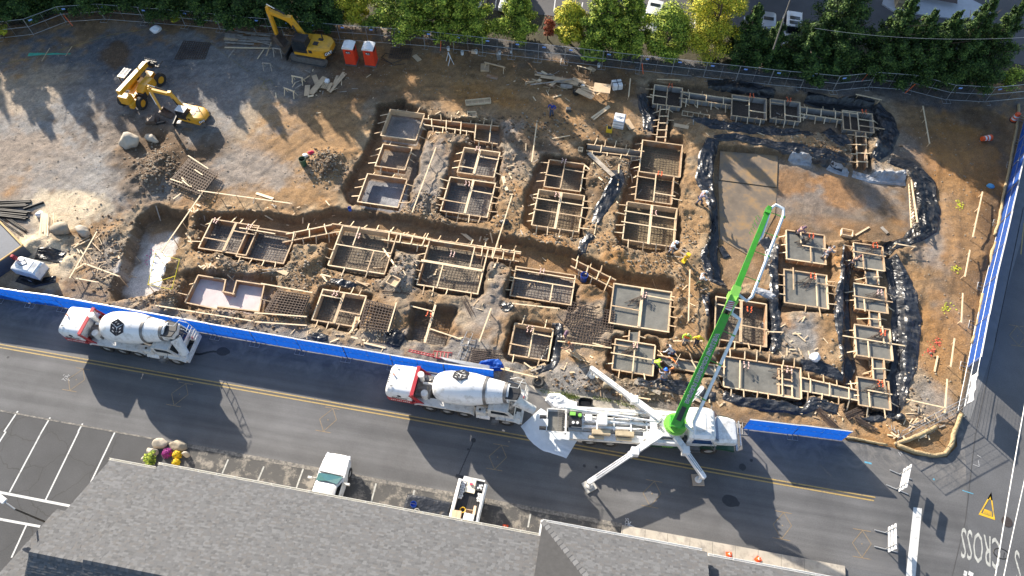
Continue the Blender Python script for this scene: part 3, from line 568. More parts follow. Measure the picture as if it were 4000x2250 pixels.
# blinding slab in the left part of the muddy pit
_t = thing('blinding_slab', 'flat muddy slab with a straight dark edge in the top left of the big pit', 'slab', tuple(W(1880, 420, -.5))); _m = MB(); _m.prism([tuple(W(x, y, -.42)[:2]) for x, y in ((1812, 380), (1957, 392), (1954, 471), (1808, 452))], -.7, -.42); obj('slab_body', _m, mat('muddy_slab', (.19, .15, .11), .5, var=.3, scale=.5, wear=(.32, .19, .07), wamt=.4, wscale=.5), _t, world=True)
_m = MB(); _m.prism([tuple(W(x, y, -.46)[:2]) for x, y in ((1807, 454), (1955, 474), (1950, 540), (1920, 600), (1880, 640), (1812, 600))], -.7, -.48); obj('slab_body', _m, MATS['muddy_slab'], _t, world=True)
NOTCH = {20: [(.36, .10, .55, .46), (.36, .62, .55, 1.0)]}
for k, f in enumerate(FORMS):
    lab, _, _, _, _, floor, spr, caps, ks = f
    x0, y0, x1, y1 = rect_of(f); cx, cy = (x0 + x1) / 2, (y0 + y1) / 2
    root = thing('footing_form', lab, 'footing form', (cx, cy, -.6), 0, 'footing forms set in the dug trenches')
    P = [(x0, y1), (x1, y1), (x1, y0), (x0, y0)]
    plm = PLY if k % 3 else PLYL
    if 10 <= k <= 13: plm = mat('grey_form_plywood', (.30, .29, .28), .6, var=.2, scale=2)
    side_wall(root, P[0], P[1], (0, 1), kick='n' in ks, plym=plm); side_wall(root, P[1], P[2], (1, 0), kick='e' in ks, plym=plm)
    side_wall(root, P[2], P[3], (0, -1), kick='s' in ks, plym=plm); side_wall(root, P[3], P[0], (-1, 0), kick='w' in ks, plym=plm)
    if floor == 'rebar': rebar_grid(root, P, -.50, .27, lift=0.)
    if floor == 'concrete': slab(root, P, -.10)
    U = lambda u: x0 + (x1 - x0) * u
    V = lambda v: y1 - (y1 - y0) * v
    for s in spr:
        wd = .22 if s[4] else .095
        if s[0] == 'h': a, b = (U(s[2]), V(s[1] - .02)), (U(s[3]), V(s[1]))
        else: a, b = (U(s[1]), V(s[2])), (U(s[1]), V(s[3]))
        board('spreader', root, (a[0], a[1], RIM + .05 + rr.uniform(0, .01)), (b[0], b[1], RIM + .05 + rr.uniform(0, .01)), wd, .04, LUM2 if rr.random() < .6 else LUM)
    for u, v in caps: dowels(root, (U(u), V(v) - .1), -.55, 10 <= k <= 16 or k in (8, 18, 19, 23), n=8)
    if floor == 'concrete' and caps:       # splice bars lying half sunk towards the middle
        mb = MB()
        for i in range(14):
            a = (U(caps[0][0]) + rr.uniform(-.3, .3), V(caps[0][1]) + rr.uniform(-.3, .1)); mb.bar((a[0], a[1], .15), (a[0] - rr.uniform(.3, 1.3), a[1] - rr.uniform(.3, 1.1), -.085), .022, .022)
        obj('splice_bars', mb, STEEL, root, world=True, kind='stuff')
    if k in NOTCH:
        for (u0, v0, u1, v1) in NOTCH[k]:
            q = [(U(u0 + .35 - .0), V(v0)), (U(u1 + .35), V(v0)), (U(u1 + .35), V(v1)), (U(u0 + .35), V(v1))]
            mb = MB(); mb.prism(q, -.5, -.085); obj('cutout_floor', mb, MUD, root, world=True)
            for a, b, o_ in ((q[0], q[1], (0, -1)), (q[1], q[2], (-1, 0)), (q[2], q[3], (0, 1)), (q[3], q[0], (1, 0))):
                side_wall(root, a, b, o_, depth=.12, kick=False, stakes=False)
for k, s in enumerate(STRIPS):
    lab, A, B, floor, nsp = s
    a = [W(*p) for p in A]; b = [W(*p) for p in B]; m = (a[0] + b[0]) / 2
    root = thing('strip_form', lab, 'footing form', (m.x, m.y, -.6), 0, 'strip forms for the wall footings')
    ca = (a[0] + a[-1]) / 2; cb = (b[0] + b[-1]) / 2; o = (ca - cb).normalized()
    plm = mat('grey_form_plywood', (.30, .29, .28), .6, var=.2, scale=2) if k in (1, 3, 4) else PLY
    for pts, sg in ((a, 1), (b, -1)):
        for i in range(len(pts) - 1):
            side_wall(root, pts[i], pts[i + 1], o * sg, kick=True, step=1.0, plym=plm)
    if floor == 'concrete': slab(root, [a[0], a[-1]] + b[::-1], -.10)
    else: 
        mb = MB()
        for i in range(3):
            t = (i + 1) / 4; mb.bar(a[0].lerp(b[0], t) + Vector((0, 0, -.45)), a[-1].lerp(b[-1], t) + Vector((0, 0, -.45)), .025, .025)
        obj('rebar_run', mb, STEEL, root, world=True, kind='stuff')
    for i in range(nsp):
        t = (i + .5) / nsp; p = a[0].lerp(a[-1], t) + o * .12; q = b[0].lerp(b[-1], t) - o * .12
        board('spreader', root, (p.x, p.y, RIM + .05), (q.x, q.y, RIM + .05), .09, .04, LUM2)
# plywood wall lining the long trench
root = thing('trench_wall_form', 'long rusty brown plywood wall with pale top rail along the lower trench', 'footing form', tuple(W(1000, 580, -.6)))
tw = [(835, 566), (864, 570), (968, 584), (1083, 605), (1200, 621), (1308, 637)]
for i in range(len(tw) - 1):
    a, b = W(*tw[i]), W(*tw[i + 1]); side_wall(root, (a.x, a.y + .06), (b.x, b.y + .06), (0, 1), step=1.1, depth=.55)
# white footing pad with U shaped forms
root = thing('footing_form', 'stepped pale slab with orange brown form boards around a U shaped notch', 'footing form', tuple(W(560, 735, -.6)), 0)
poly = [(500, 694), (566, 705), (560, 735), (588, 741), (597, 708), (663, 718), (650, 782), (548, 770), (545, 776), (468, 760)]
z = -.42; mb = MB(); pw = [W(x, y, z) for x, y in poly]; mb.prism([(p.x, p.y) for p in pw], z - .3, z)
obj('lean_slab', mb, mat('pink_grey_slab', (.50, .44, .44), .8, var=.12, scale=1.2, wear=(.55, .22, .32), wamt=.12, wscale=1.5), root, world=True)
for i, (x, y) in enumerate(poly):
    x2, y2 = poly[(i + 1) % len(poly)]
    if i in (7,): continue
    a, b = W(x, y), W(x2, y2); d = (b - a).normalized(); n = Vector((-d.y, d.x, 0)); 
    side_wall(root, a, b, n, depth=.42, kick=i in (9, 5), step=1.2, stakes=True)
# ------------------------------------------------------------ building below the road
SH = [mat('shingle_%s' % n, c, .9, var=.14, scale=30, bump=.004) for n, c in (('grey', (.098, .100, .106)), ('pale', (.120, .123, .130)), ('dark', (.080, .082, .087)), ('warm', (.102, .100, .102)))]
FELT = mat('roof_felt', (.05, .05, .052), .95); GUT = mat('cream_gutter', (.80, .76, .66), .5, var=.06); WALLM = mat('siding', (.45, .42, .38), .8, var=.1); WHT = mat('white_trim', (.80, .79, .76), .5, var=.05)
rs = random.Random(5)
def roof_plane(roof, o, ux, L, slope_len, pitch, updir, nsep, trim=None):
    """shingled plane: o eave corner, ux along the eave, updir horizontal direction uphill"""
    o = Vector(o); ux = Vector(ux); ud = Vector(updir); s = ud * math.cos(pitch) + Vector((0, 0, math.sin(pitch))); n = ux.cross(s).normalized()
    if n.z < 0: n = -n
    exp_, wd = .135, .24; rows = int(slope_len / exp_); mb = MB(); cnt = 0; mes = {}
    base = MB(); c = [o, o + ux * L, o + ux * L + s * slope_len, o + s * slope_len]
    for i in range(rows):
        x = -rs.uniform(0, wd)
        while x < L:
            w_ = wd * rs.choice((.55, .8, 1, 1.3)); a = max(x, 0); b = min(x + w_, L); x += w_
            if b - a < .05: continue
            if trim and not trim((a + b) / 2, i * exp_): continue
            th = rs.choice((.012, .022, .03)); p = o + ux * a + s * (i * exp_ - (.012 if th > .02 else 0)); q = o + ux * b + s * (i * exp_)
            dd = s * (exp_ + .03); mi = rs.choices((0, 1, 2, 3), (5, 2.6, 1.4, 2))[0]
            vs = [p, p + ux * (b - a), p + ux * (b - a) + dd, p + dd]; vs = [v + n * .004 for v in vs] + [vs[0] + n * th, vs[1] + n * th, vs[2] + n * .006, vs[3] + n * .006]
            fs = [(4, 5, 6, 7), (0, 1, 5, 4), (1, 2, 6, 5), (3, 0, 4, 7)]
            if cnt < nsep and (p.y < 8.5) and rs.random() < .2:
                m1 = MB(); m1.add(vs, fs); obj('shingle', m1, SH[mi], roof, world=False); cnt += 1
            else: mb.add(vs, fs, mi)
    obj('shingles', mb, SH, roof, kind='stuff')
    return c
def deck(c, th=.14):
    c = [Vector(v) for v in c]; mb = MB(); n = (c[1] - c[0]).cross(c[3] - c[0]).normalized(); n = n if n.z > 0 else -n
    vs = c + [v - n * th for v in c]
    k = len(c); mb.add(vs, [tuple(range(k)), tuple(reversed(range(k, 2 * k)))] + [(i, (i + 1) % k, k + (i + 1) % k, k + i) for i in range(k)]); return mb
def gutter(root, a, b, nh=None, m=None):
    a = Vector(a); b = Vector(b); d = (b - a); L = d.length; u = d / L; o = Vector((0, 0, 1)).cross(u); o = o if o.y > 0 or o.x < 0 else -o
    mb = MB()
    mb.bar(a + o * .02, b + o * .02, .02, .12); mb.bar(a + o * .13, b + o * .13, .025, .13); mb.bar(a + o * .075 + Vector((0, 0, -.055)), b + o * .075 + Vector((0, 0, -.055)), .11, .02)
    g = obj('gutter', mb, m or GUT, root, world=True)
    for i in range(int(L / 1.25) + 1):
        p = a + u * min(L - .05, i * 1.25 + .3); board('gutter_strap', root, p + o * .0 + Vector((0, 0, .062)), p + o * .14 + Vector((0, 0, .07)), .03, .012, WHT)
def building():
    P = rad(27); tp = math.tan(P)
    root = thing('shingled_building', 'long building with grey shingled roofs and cream gutters below the road', 'building', (-12, 3, 0))
    r0 = Vector((-12, 3, 0))
    # main hall
    w = MB(); w.box(-12.6 , 3.2, 1.85, 24.4, 12.4, 3.7); w.box(-26.6, 3.1, 1.85, 3.4, 11.8, 3.7); w.box(5.3, 2.6, 1.8, 9.4, 15.2, 3.6); w.box(15, 3.5, 1.35, 9.6, 13.4, 2.7); w.box(-29.6, -1.6, 1.6, 2.6, 10.6, 3.2); obj('wall', w, WALLM, root, world=True)
    def roof(o, L, run, nsep, z_e, x_left, south=True, trim=None, name='main'):
        rf = obj('roof', deck([(x_left, o, z_e), (x_left + L, o, z_e), (x_left + L, o - run, z_e + run * tp), (x_left, o - run, z_e + run * tp)]), FELT, None)
        return rf
    def add_roof(x0, x1, ye, ze, run, nsep, trim=None, south=6.6):
        c1 = [(x0, ye, ze), (x1, ye, ze), (x1, ye - run, ze + run * tp), (x0, ye - run, ze + run * tp)]
        c2 = [(x0, ye - run, ze + run * tp), (x1, ye - run, ze + run * tp), (x1, ye - run - south, ze + (run - south) * tp), (x0, ye - run - south, ze + (run - south) * tp)]
        mb = deck(c1); m2 = deck(c2); mb.add(m2.v, m2.f)
        Mi = root.matrix_basis.inverted()
        rf = obj('roof', mb, FELT, root, world=True)
        # shingles are sub-parts of the roof; the roof keeps the building frame
        sub = rf; off = Vector((-12, 3, 0))
        o1 = Vector(c1[0]) - off
        roof_plane(sub, o1, (1, 0, 0), x1 - x0, run / math.cos(P), P, (0, -1, 0), nsep, trim)
        o2 = Vector((x1, ye - run - south, ze + (run - south) * tp)) - off
        roof_plane(sub, o2, (-1, 0, 0), x1 - x0, south / math.cos(P), P, (0, 1, 0), 0, None)
        rc = MB(); n = int((x1 - x0) / .25)
        for i in range(n):
            x = x0 + (i + .5) * (x1 - x0) / n - off.x; y = ye - run - off.y; z = ze + run * tp
            rc.box(x, y + .09, z + .02 - .09 * tp + .01 * (i % 2), (x1 - x0) / n * 1.1, .2, .02, rx=-P, mi=i % 3); rc.box(x, y - .09, z + .02 - .09 * tp + .01 * (i % 2), (x1 - x0) / n * 1.1, .2, .02, rx=P, mi=i % 3)
        obj('ridge_cap', rc, SH, sub)
        return rf
    add_roof(-25.2, .35, 9.85, 4.0, 6.6, 300)
    add_roof(-28.5, -25.15, 9.55, 3.98, 6.45, 0)
    e = W(142, 1281, 3.4)
    add_roof(e.x, -28.4, e.y, 3.4, 6.3, 0)
    # hipped wing
    add_roof(0.0, 10.2, 10.75, 4.0, 7.3, 0, trim=lambda u, v: v * math.cos(P) < u + .05)
    # west hip face over the valley
    c = [Vector((0, 10.75, 4.0)), Vector((0, 3.5, 4.0)), Vector((7.3, 3.45, 4 + 7.3 * tp))]
    mb = MB(); mb.add([v for v in c] + [v - Vector((0, 0, .1)) for v in c], [(0, 1, 2), (5, 4, 3), (0, 3, 4, 1), (1, 4, 5, 2), (2, 5, 3, 0)]); rf = obj('roof', mb, FELT, root, world=True)
    roof_plane(rf, Vector((0, 3.4, 4.0)) - r0, (0, 1, 0), 7.35, 7.3 / math.cos(P), P, (1, 0, 0), 0, trim=lambda u, v: (7.35 - u) > v * math.cos(P))
    hc = MB(); n = 34
    for i in range(n):
        t = (i + .5) / n * 7.3; hc.bar(Vector((t - .12, 10.75 - t + .12, 4.03 + (t - .12) * tp)) - r0, Vector((t + .12, 10.75 - t - .12, 4.055 + (t + .12) * tp)) - r0, .34, .02, mi=i % 3)
    obj('hip_cap', hc, SH, rf)
    e2 = W(1930, 1400, 3.1)
    add_roof(10.25, 20.0, 10.75, 3.1, 7.0, 0)
    gutter(root, (-25.3, 9.87, 3.93), (-.06, 9.87, 3.93)); gutter(root, (-28.6, 9.57, 3.9), (-25.35, 9.57, 3.9)); gutter(root, (-.02, 10.77, 3.93), (9.9, 10.77, 3.93), m=WHT); gutter(root, (10.5, 10.77, 3.03), (20, 10.77, 3.03), m=WHT)
    gw = MB(); gw.box(-.07, 10.2, 3.93, .12, 1.3, .13); obj('gutter', gw, WHT, root, world=True)
building()

# ------------------------------------------------------------ fences
GALV = mat('galvanised_steel', (.42, .43, .44), .45, metal=.6, var=.1); BLUE = mat('blue_windscreen', (.012, .11, .50), .55, var=.10, scale=1.2, bump=.03, bscale=2.5, spec=.3); TAGB = mat('pale_blue_tag', (.22, .38, .80), .5, var=.02)
def _translucent(m, col, fac):
    n = m.node_tree; b = n.nodes['Principled BSDF']; o = n.nodes['Material Output']; t = n.nodes.new('ShaderNodeBsdfTranslucent'); t.inputs['Color'].default_value = (*col, 1); x = n.nodes.new('ShaderNodeMixShader'); x.inputs[0].default_value = fac
    n.links.new(b.outputs[0], x.inputs[1]); n.links.new(t.outputs[0], x.inputs[2]); n.links.new(x.outputs[0], o.inputs['Surface'])
_translucent(BLUE, (.008, .10, .55), .42)
WIRE = mat('fence_wire', (.16, .165, .17), .5, metal=.5, var=.1)
def foot_loop(root, c, u, o, w=.75, d=.45, m=None):
    mb = MB(); c = Vector(c); u = Vector(u); o = Vector(o); h = Vector((0, 0, .03))
    q = [c - u * w / 2 - o * d, c + u * w / 2 - o * d, c + u * w / 2 + o * d, c - u * w / 2 + o * d]
    mb.tube([v + h for v in q + q[:2]], .018, 5); mb.tube([c - o * d + h, c + o * d + h], .018, 5); mb.tube([c + h, c + Vector((0, 0, .35))], .025, 5)
    obj('foot', mb, m or GALV, root, world=True)
def panel_fence(label, pts, H=1.95, fab=None, fab_to=1., lean=0., pl=3.5, tags=True, feet=True, out=None, name='temporary_fence', wires=True, fabside=1, mesh_dense=.14):
    P = [Vector(p) for p in pts]; root = thing(name, label, 'fence', (P[0].x, P[0].y, 0))
    tot = sum((P[i + 1] - P[i]).length for i in range(len(P) - 1)); k = 0; run = 0
    for i in range(len(P) - 1):
        a, b = P[i], P[i + 1]; L = (b - a).length; n = max(1, round(L / pl)); u = (b - a) / L; o = Vector((-u.y, u.x, 0)).normalized()
        for j in range(n):
            p = a.lerp(b, j / n); q = a.lerp(b, (j + 1) / n); zp = Vector((0, 0, .1)); up = Vector((0, 0, H)) + o * lean; jit = o * rr.uniform(-.03, .03); p = p + jit
            fr = MB()
            for s_, t_ in ((p + zp, q + zp), (p + up, q + up), (p + zp + (up - zp) * .5, q + zp + (up - zp) * .5)): fr.tube([s_, t_], .021, 5)
            m_ = p.lerp(q, .5)
            for s_ in (p + u * .02, m_, q - u * .02): fr.tube([s_ + zp * .2, s_ + up], .021 if s_ is not m_ else .014, 5)
            obj('panel_frame', fr, GALV, root, world=True)
            if wires:
                wm = MB(); nn = int((H - .1) / mesh_dense)
                for z in range(1, nn): h = zp + (up - zp) * (z / nn); wm.bar(p + h, q + h, .007, .007)
                nn = int((q - p).length / .3)
                for x in range(1, nn): s_ = p.lerp(q, x / nn); wm.bar(s_ + zp, s_ + up, .006, .006)
                obj('wire_mesh', wm, WIRE, root, world=True, kind='stuff')
            frac = (run + (j + .5) * L / n) / tot
            if fab and frac < fab_to:
                g = MB(); NX, NZ = 14, 7; o_ = o * (.035 * fabside)
                for z in range(NZ + 1):
                    for x in range(NX + 1):
                        s_ = p.lerp(q, x / NX); w_ = .05 * math.sin(x * 1.3 + k * 2.1 + z * .7) * math.sin(z * .9 + .3) * fabside
                        g.v.append(tuple(s_ + zp * .3 + (up - zp * .3) * (z / NZ) + o_ + o * abs(w_)))
                for z in range(NZ):
                    for x in range(NX): g.f.append((z * (NX + 1) + x, z * (NX + 1) + x + 1, (z + 1) * (NX + 1) + x + 1, (z + 1) * (NX + 1) + x)); g.mi.append(0)
                obj('windscreen', g, fab, root, world=True, smooth=True)
                th = MB(); th.bar(p + up + o * (.05 * fabside), q + up + o * (.05 * fabside), .03, .05); obj('hem', th, WHT, root, world=True)
            if tags:
                tb = MB(); c = p + u * .55 + up * .84; tb.bar(c - u * .17 - o * .03, c + u * .17 - o * .03, .015, .16); obj('tag', tb, TAGB, root, world=True)
            if feet: foot_loop(root, p, u, o)
            k += 1
        run += L
    return root
def DW(pts): return [Vector((*W(x, y)[:2], 0)) for x, y in pts]
BASE_N = [(-30,104),(0,98),(85,88),(167,57),(265,50),(467,66),(644,84),(856,101),(1069,117),(1288,142),(1420,157),(1608,179),(1932,214),(2094,230),(2184,221),(2282,228),(2379,253),(2477,258),(2590,247)]
panel_fence('long see through wire panel fence in front of the tree row', DW(BASE_N), H=1.95)
panel_fence('long blue screened fence along the road behind the first mixer truck', DW([(-40,745),(0,751),(160,773),(644,860),(989,919),(1119,941),(1243,957)]), fab=BLUE, fabside=-1, tags=False)
panel_fence('short blue screened fence right of the white truck cab', DW([(1868,1078),(2118,1108)]), fab=BLUE, fabside=-1, tags=False, pl=3.6)
panel_fence('blue and silver panel fence along the right hand side street', DW([(2408,1036),(2473,724),(2493,644),(2545,419),(2575,300)][::-1]), fab=BLUE, fabside=1, fab_to=.90, tags=False, mesh_dense=.10)
panel_fence('bare silver fence panels folded around the site corner', DW([(2408,1038),(2330,1078),(2250,1121)]), H=1.9, lean=-.45, tags=False, mesh_dense=.2)
wbp = DW([(2421,960),(2409,1030)]); t = thing('white_banner', 'white sheet hanging on the bare lower end of the right fence', 'banner', tuple(wbp[0])); mb = MB(); uu = (wbp[1] - wbp[0]).normalized(); oo = Vector((-uu.y, uu.x, 0)); oo = oo if oo.x > 0 else -oo
for i_ in range(9):
    for j_ in range(4): p_ = wbp[0].lerp(wbp[1], i_ / 8) + oo * (.07 + .05 * math.sin(i_ * 1.7 + j_)) + Vector((0, 0, 1.98 - j_ * .27)); mb.v.append(tuple(p_))
for i_ in range(8):
    for j_ in range(3): a_ = i_ * 4 + j_; mb.f.append((a_, a_ + 1, a_ + 5, a_ + 4)); mb.mi.append(0)
obj('banner_cloth', mb, mat('white_plastic', (.72, .73, .75), .45, var=.08, scale=2, bump=.02, bscale=4), t, world=True, smooth=True)
# loose end: blue sheet and silver pipes behind the second mixer
t = thing('folded_fence_panels', 'stack of grey fence panels lying behind the blue fence end', 'fence panels', tuple(WG(1160, 920)))
mb = MB()
for i in range(7):
    a = WG(1108 + i * 2, 911 + i * 1.5, .9 + i * .03); b = WG(1232, 932 + i * 2.2, .8 + i * .02); mb.tube([a, b], .025, 5)
obj('panel_pipe', mb, GALV, t, world=True)
def crumple(name, label, cat, path, widths, m, seed=0, amp=.12, lift=.05, nu=None, group=None, nv=9, close=0., kind=None, hfun=None, top=None):
    """a crumpled plastic sheet draped over the ground along a path of marks"""
    pts = [W(x, y) for x, y in path]; L = [0]
    for i in range(len(pts) - 1): L.append(L[-1] + (pts[i + 1] - pts[i]).length)
    N = nu or max(10, int(L[-1] / .16)); nv = max(nv, int(max(widths) / .14)); mb = MB(); rows = []
    A = np.zeros((N + 1, nv + 1, 2))
    for i in range(N + 1):
        s = L[-1] * i / N; k = 0
        while k < len(L) - 2 and s > L[k + 1]: k += 1
        t = (s - L[k]) / max(1e-6, L[k + 1] - L[k]); c = pts[k].lerp(pts[k + 1], t); w_ = widths[k] * (1 - t) + widths[min(k + 1, len(widths) - 1)] * t
        d0 = (pts[k + 1] - pts[k]).normalized()
        if t > .5 and k + 2 < len(pts): d1 = (pts[k + 2] - pts[k + 1]).normalized(); d0 = d0.lerp(d1, (t - .5))
        elif t < .5 and k > 0: d1 = (pts[k] - pts[k - 1]).normalized(); d0 = d0.lerp(d1, (.5 - t))
        d0.normalize(); nrm = Vector((-d0.y, d0.x, 0))
        for j in range(nv + 1):
            v = j / nv - .5; ww = w_ * (1 + .35 * (float(fbm(np.array([s * .9 + seed * 7]), np.array([(3. if v > 0 else 9.)]), 2, seed)[0]) - .5))
            p = c + nrm * (v * ww); A[i, j] = (p.x, p.y)
    x, y = A[..., 0], A[..., 1]
    f1 = fbm(x * 1.6 + seed, y * 1.6, 3, 100 + seed); f2 = np.abs(fbm(x * 3.7, y * 2.2 + seed, 3, 130 + seed) - .5); f3 = vnoise(x * 9, y * 5, seed + 7)
    vv = np.linspace(0, 1, nv + 1)[None, :]; ss = (np.arange(N + 1) * (L[-1] / N))[:, None]
    fold = 1 - np.abs(2 * vnoise(ss * .55 + seed, vv * max(widths) * 2.6 + f1 * 1.6, 150 + seed) - 1)
    H_ = lift + amp * .35 * (f1 - .3) + amp * .8 * (fold - .45) + amp * .5 * (0.28 - f2)
    for i in range(N + 1):
        for j in range(nv + 1):
            e = min(j, nv - j, i, N - i); z = G(x[i, j], y[i, j]); h = H_[i, j] if e > 0 else .01
            mb.v.append((x[i, j], y[i, j], z + max(.012, h)))
    for i in range(N):
        for j in range(nv): a = i * (nv + 1) + j; mb.f.append((a, a + 1, a + nv + 2, a + nv + 1)); mb.mi.append(0)
    o = obj(name, mb, m, None, smooth=False); tag(o, label, cat, group)
    return o
BLK = mat('black_plastic', (.016, .017, .020), .32, var=.3, scale=2, bump=.04, bscale=5, spec=.5, wear=(.12, .10, .075), wamt=.15, wscale=1.1)
BLK2 = mat('dusty_black_plastic', (.020, .023, .030), .33, var=.35, scale=3, bump=.04, bscale=5, spec=.5, wear=(.13, .11, .085), wamt=.18, wscale=1.8)
TARPW = mat('white_plastic', (.72, .73, .75), .45, var=.08, scale=2, bump=.02, bscale=4)
crumple('blue_tarp', 'scrap of bright blue sheet draped at the end of the blue fence', 'tarp', [(1205,925),(1250,922),(1265,930)], [.7,.9,.4], BLUE, 3, amp=.3, lift=.4)
sheets = [
 ('long black plastic strip winding down the left bank of the muddy pit', [(1795,350),(1778,400),(1770,450),(1790,500),(1800,560),(1797,610),(1785,650),(1800,700),(1830,720)], [1.2,1.6,1.5,1.2,.8,.9,1.8,1.4,.7], BLK2),
 ('black plastic strip curving over the top edge of the muddy pit', [(1795,348),(1850,345),(1930,362),(2010,380),(2080,395),(2130,412)], [.7,.9,1.0,1.3,1.7,1.5], BLK2),
 ('glossy black plastic folded around the right end of the muddy pit', [(2235,400),(2290,420),(2325,460),(2335,520),(2330,570),(2290,600),(2240,618),(2215,640)], [1.0,1.6,1.9,2.0,1.8,1.2,1.0,1.0], BLK),
 ('shiny wrinkled plastic down the right side of the concrete chain', [(2240,640),(2262,690),(2280,740),(2285,800),(2283,860),(2280,910),(2262,960),(2250,1010),(2235,1050)], [1.0,1.6,2.0,2.0,1.9,1.9,1.7,1.4,1.0], BLK2),
 ('black plastic between the two concrete columns with a white pole on it', [(2135,620),(2130,680),(2125,740),(2122,800),(2130,860),(2140,920),(2130,965)], [1.0,1.1,1.3,1.5,1.3,1.3,.9], BLK2),
 ('black plastic lining the left flank of the two worker concrete forms', [(1925,590),(1945,620),(1945,660),(1955,700),(1960,740),(1945,780),(1945,830)], [1.0,1.2,1.3,1.2,1.4,1.2,1.0], BLK2),
 ('rolled black sheeting lying between two footing columns', [(1545,430),(1555,460),(1530,500),(1510,530),(1497,565)], [1.4,1.3,1.2,1.1,.7], BLK2),
 ('small grey sheeting tail below the rolled black sheeting', [(1490,590),(1470,610),(1462,640)], [.8,.8,.7], BLK2),
 ('loose black plastic in the shade behind the far row of forms', [(1780,210),(1840,212),(1900,225),(1950,235)], [1.2,1.5,1.3,.8], BLK),
 ('black plastic heaped behind the middle of the far row', [(2030,240),(2060,250),(2110,262),(2170,255),(2200,262)], [1.2,1.5,1.5,1.6,1.0], BLK),
 ('black plastic draped around the right end form of the far row', [(2200,262),(2225,290),(2238,330),(2225,370),(2200,400)], [1.2,1.6,1.9,1.6,1.0], BLK2),
 ('dusty sheeting trailing left of the far row beside the plank pile', [(1615,235),(1625,265),(1640,300),(1632,330)], [1.0,1.6,1.8,1.2], BLK2),
 ('long dusty sheet folded below the far row forms', [(1740,290),(1790,312),(1850,318),(1920,325),(1990,335),(2045,330)], [1.1,1.4,1.6,1.5,1.5,.9], BLK2),
 ('crumpled dark sheet right of the small plank ladder', [(2080,320),(2110,345),(2130,365)], [1.3,1.6,1.0], BLK2),
 ('black plastic spread below the widest concrete form', [(1820,990),(1870,1006),(1930,1018),(2000,1022),(2060,1016),(2110,1030)], [1.0,1.2,1.3,1.3,1.1,.9], BLK2),
 ('black plastic spread under the four workers towards the boom', [(1600,960),(1650,968),(1710,975),(1760,990),(1800,1000)], [.9,1.2,1.3,1.0,.7], BLK2),
 ('crinkled plastic beside the small form left of the big rebar mat', [(1402,812),(1400,850),(1390,890),(1375,915),(1350,930)], [.9,1.0,1.3,1.4,.8], BLK2),
 ('black plastic lying right of the brown form behind the boom', [(1775,740),(1790,775),(1785,800)], [.8,1.0,.7], BLK2),
 ('creased plastic right of the boom crossed form', [(1930,800),(1948,830),(1950,860),(1935,885)], [1.0,1.1,1.0,.8], BLK2),
 ('slanting plastic tongue beside the concrete strip of the right chain', [(2015,915),(2060,920),(2100,940),(2130,960)], [.9,1.1,1.0,.6], BLK2),
 ('black plastic bottom right below the lowest concrete footing', [(2155,1035),(2190,1045),(2225,1042)], [.8,1.1,.8], BLK2),
 ('small crumpled sheet between the lower footing and the blue fence end', [(830,705),(860,712),(895,718)], [.5,.7,.5], BLK2),
 ('crumpled plastic left of the right hand rebar mat', [(922,762),(912,785),(905,805)], [.7,.8,.6], BLK2),
 ('black heap of plastic by the blue fence under the right hand rebar mat', [(970,850),(995,850),(1015,862)], [1.2,1.6,1.0], BLK),
 ('small heap of plastic by the blue fence under the reddish form', [(785,845),(808,850),(825,852)], [.5,.8,.5], BLK2),
 ('black liner laid inside the sand ring behind the white generator', [(95,640),(128,646),(162,652)], [1.0,1.1,1.1], BLK),
 ('torn black liner strip in front of the white generator', [(45,700),(90,712),(140,700)], [.7,1.0,.7], BLK),
 ('black plastic scrap by the small tree like dowel post right of the long trench', [(1262,765),(1275,780),(1290,770)], [.5,.8,.5], BLK),
 ('wrinkled black plastic against the wooden box edge beside the two worker forms', [(1815,612),(1835,640)], [.6,.7], BLK2),
]
for i, (lab, pth, wd, m) in enumerate(sheets):
    crumple('plastic_sheet', lab, 'plastic sheet', pth, wd, m, i + 1, amp=.16, group='black plastic sheets round the forms')
for lab_, p_, w_ in (('short pale grey sheet hanging on the upper pit side, left one', [(1988,388),(2015,395),(2045,404)], [.7,1.,.6]), ('short pale grey sheet in the middle of the upper pit side', [(2085,412),(2110,420),(2140,430)], [.6,.9,.6]), ('pale grey sheet below the end of the form channel', [(2150,428),(2190,440),(2230,442),(2280,444)], [.8,1.0,1.2,1.3]), ('dusty sheet on the spoil below the boom tip end', [(1895,730),(1930,740),(1950,755)], [.6,.9,.7])):
    crumple('plastic_sheet', lab_, 'plastic sheet', p_, w_, mat('pale_grey_plastic', (.30, .32, .35), .5, var=.3, scale=2, bump=.03, wear=(.25, .19, .13), wamt=.3), int(p_[0][0]), amp=.22, group='black plastic sheets round the forms')
crumple('white_sheet', 'crumpled white cloth sheet on the floor of the deep pale pit', 'sheet', [(368,625),(390,640),(395,680),(375,705)], [1.0,1.8,2.0,1.2], TARPW, 40, amp=.15)
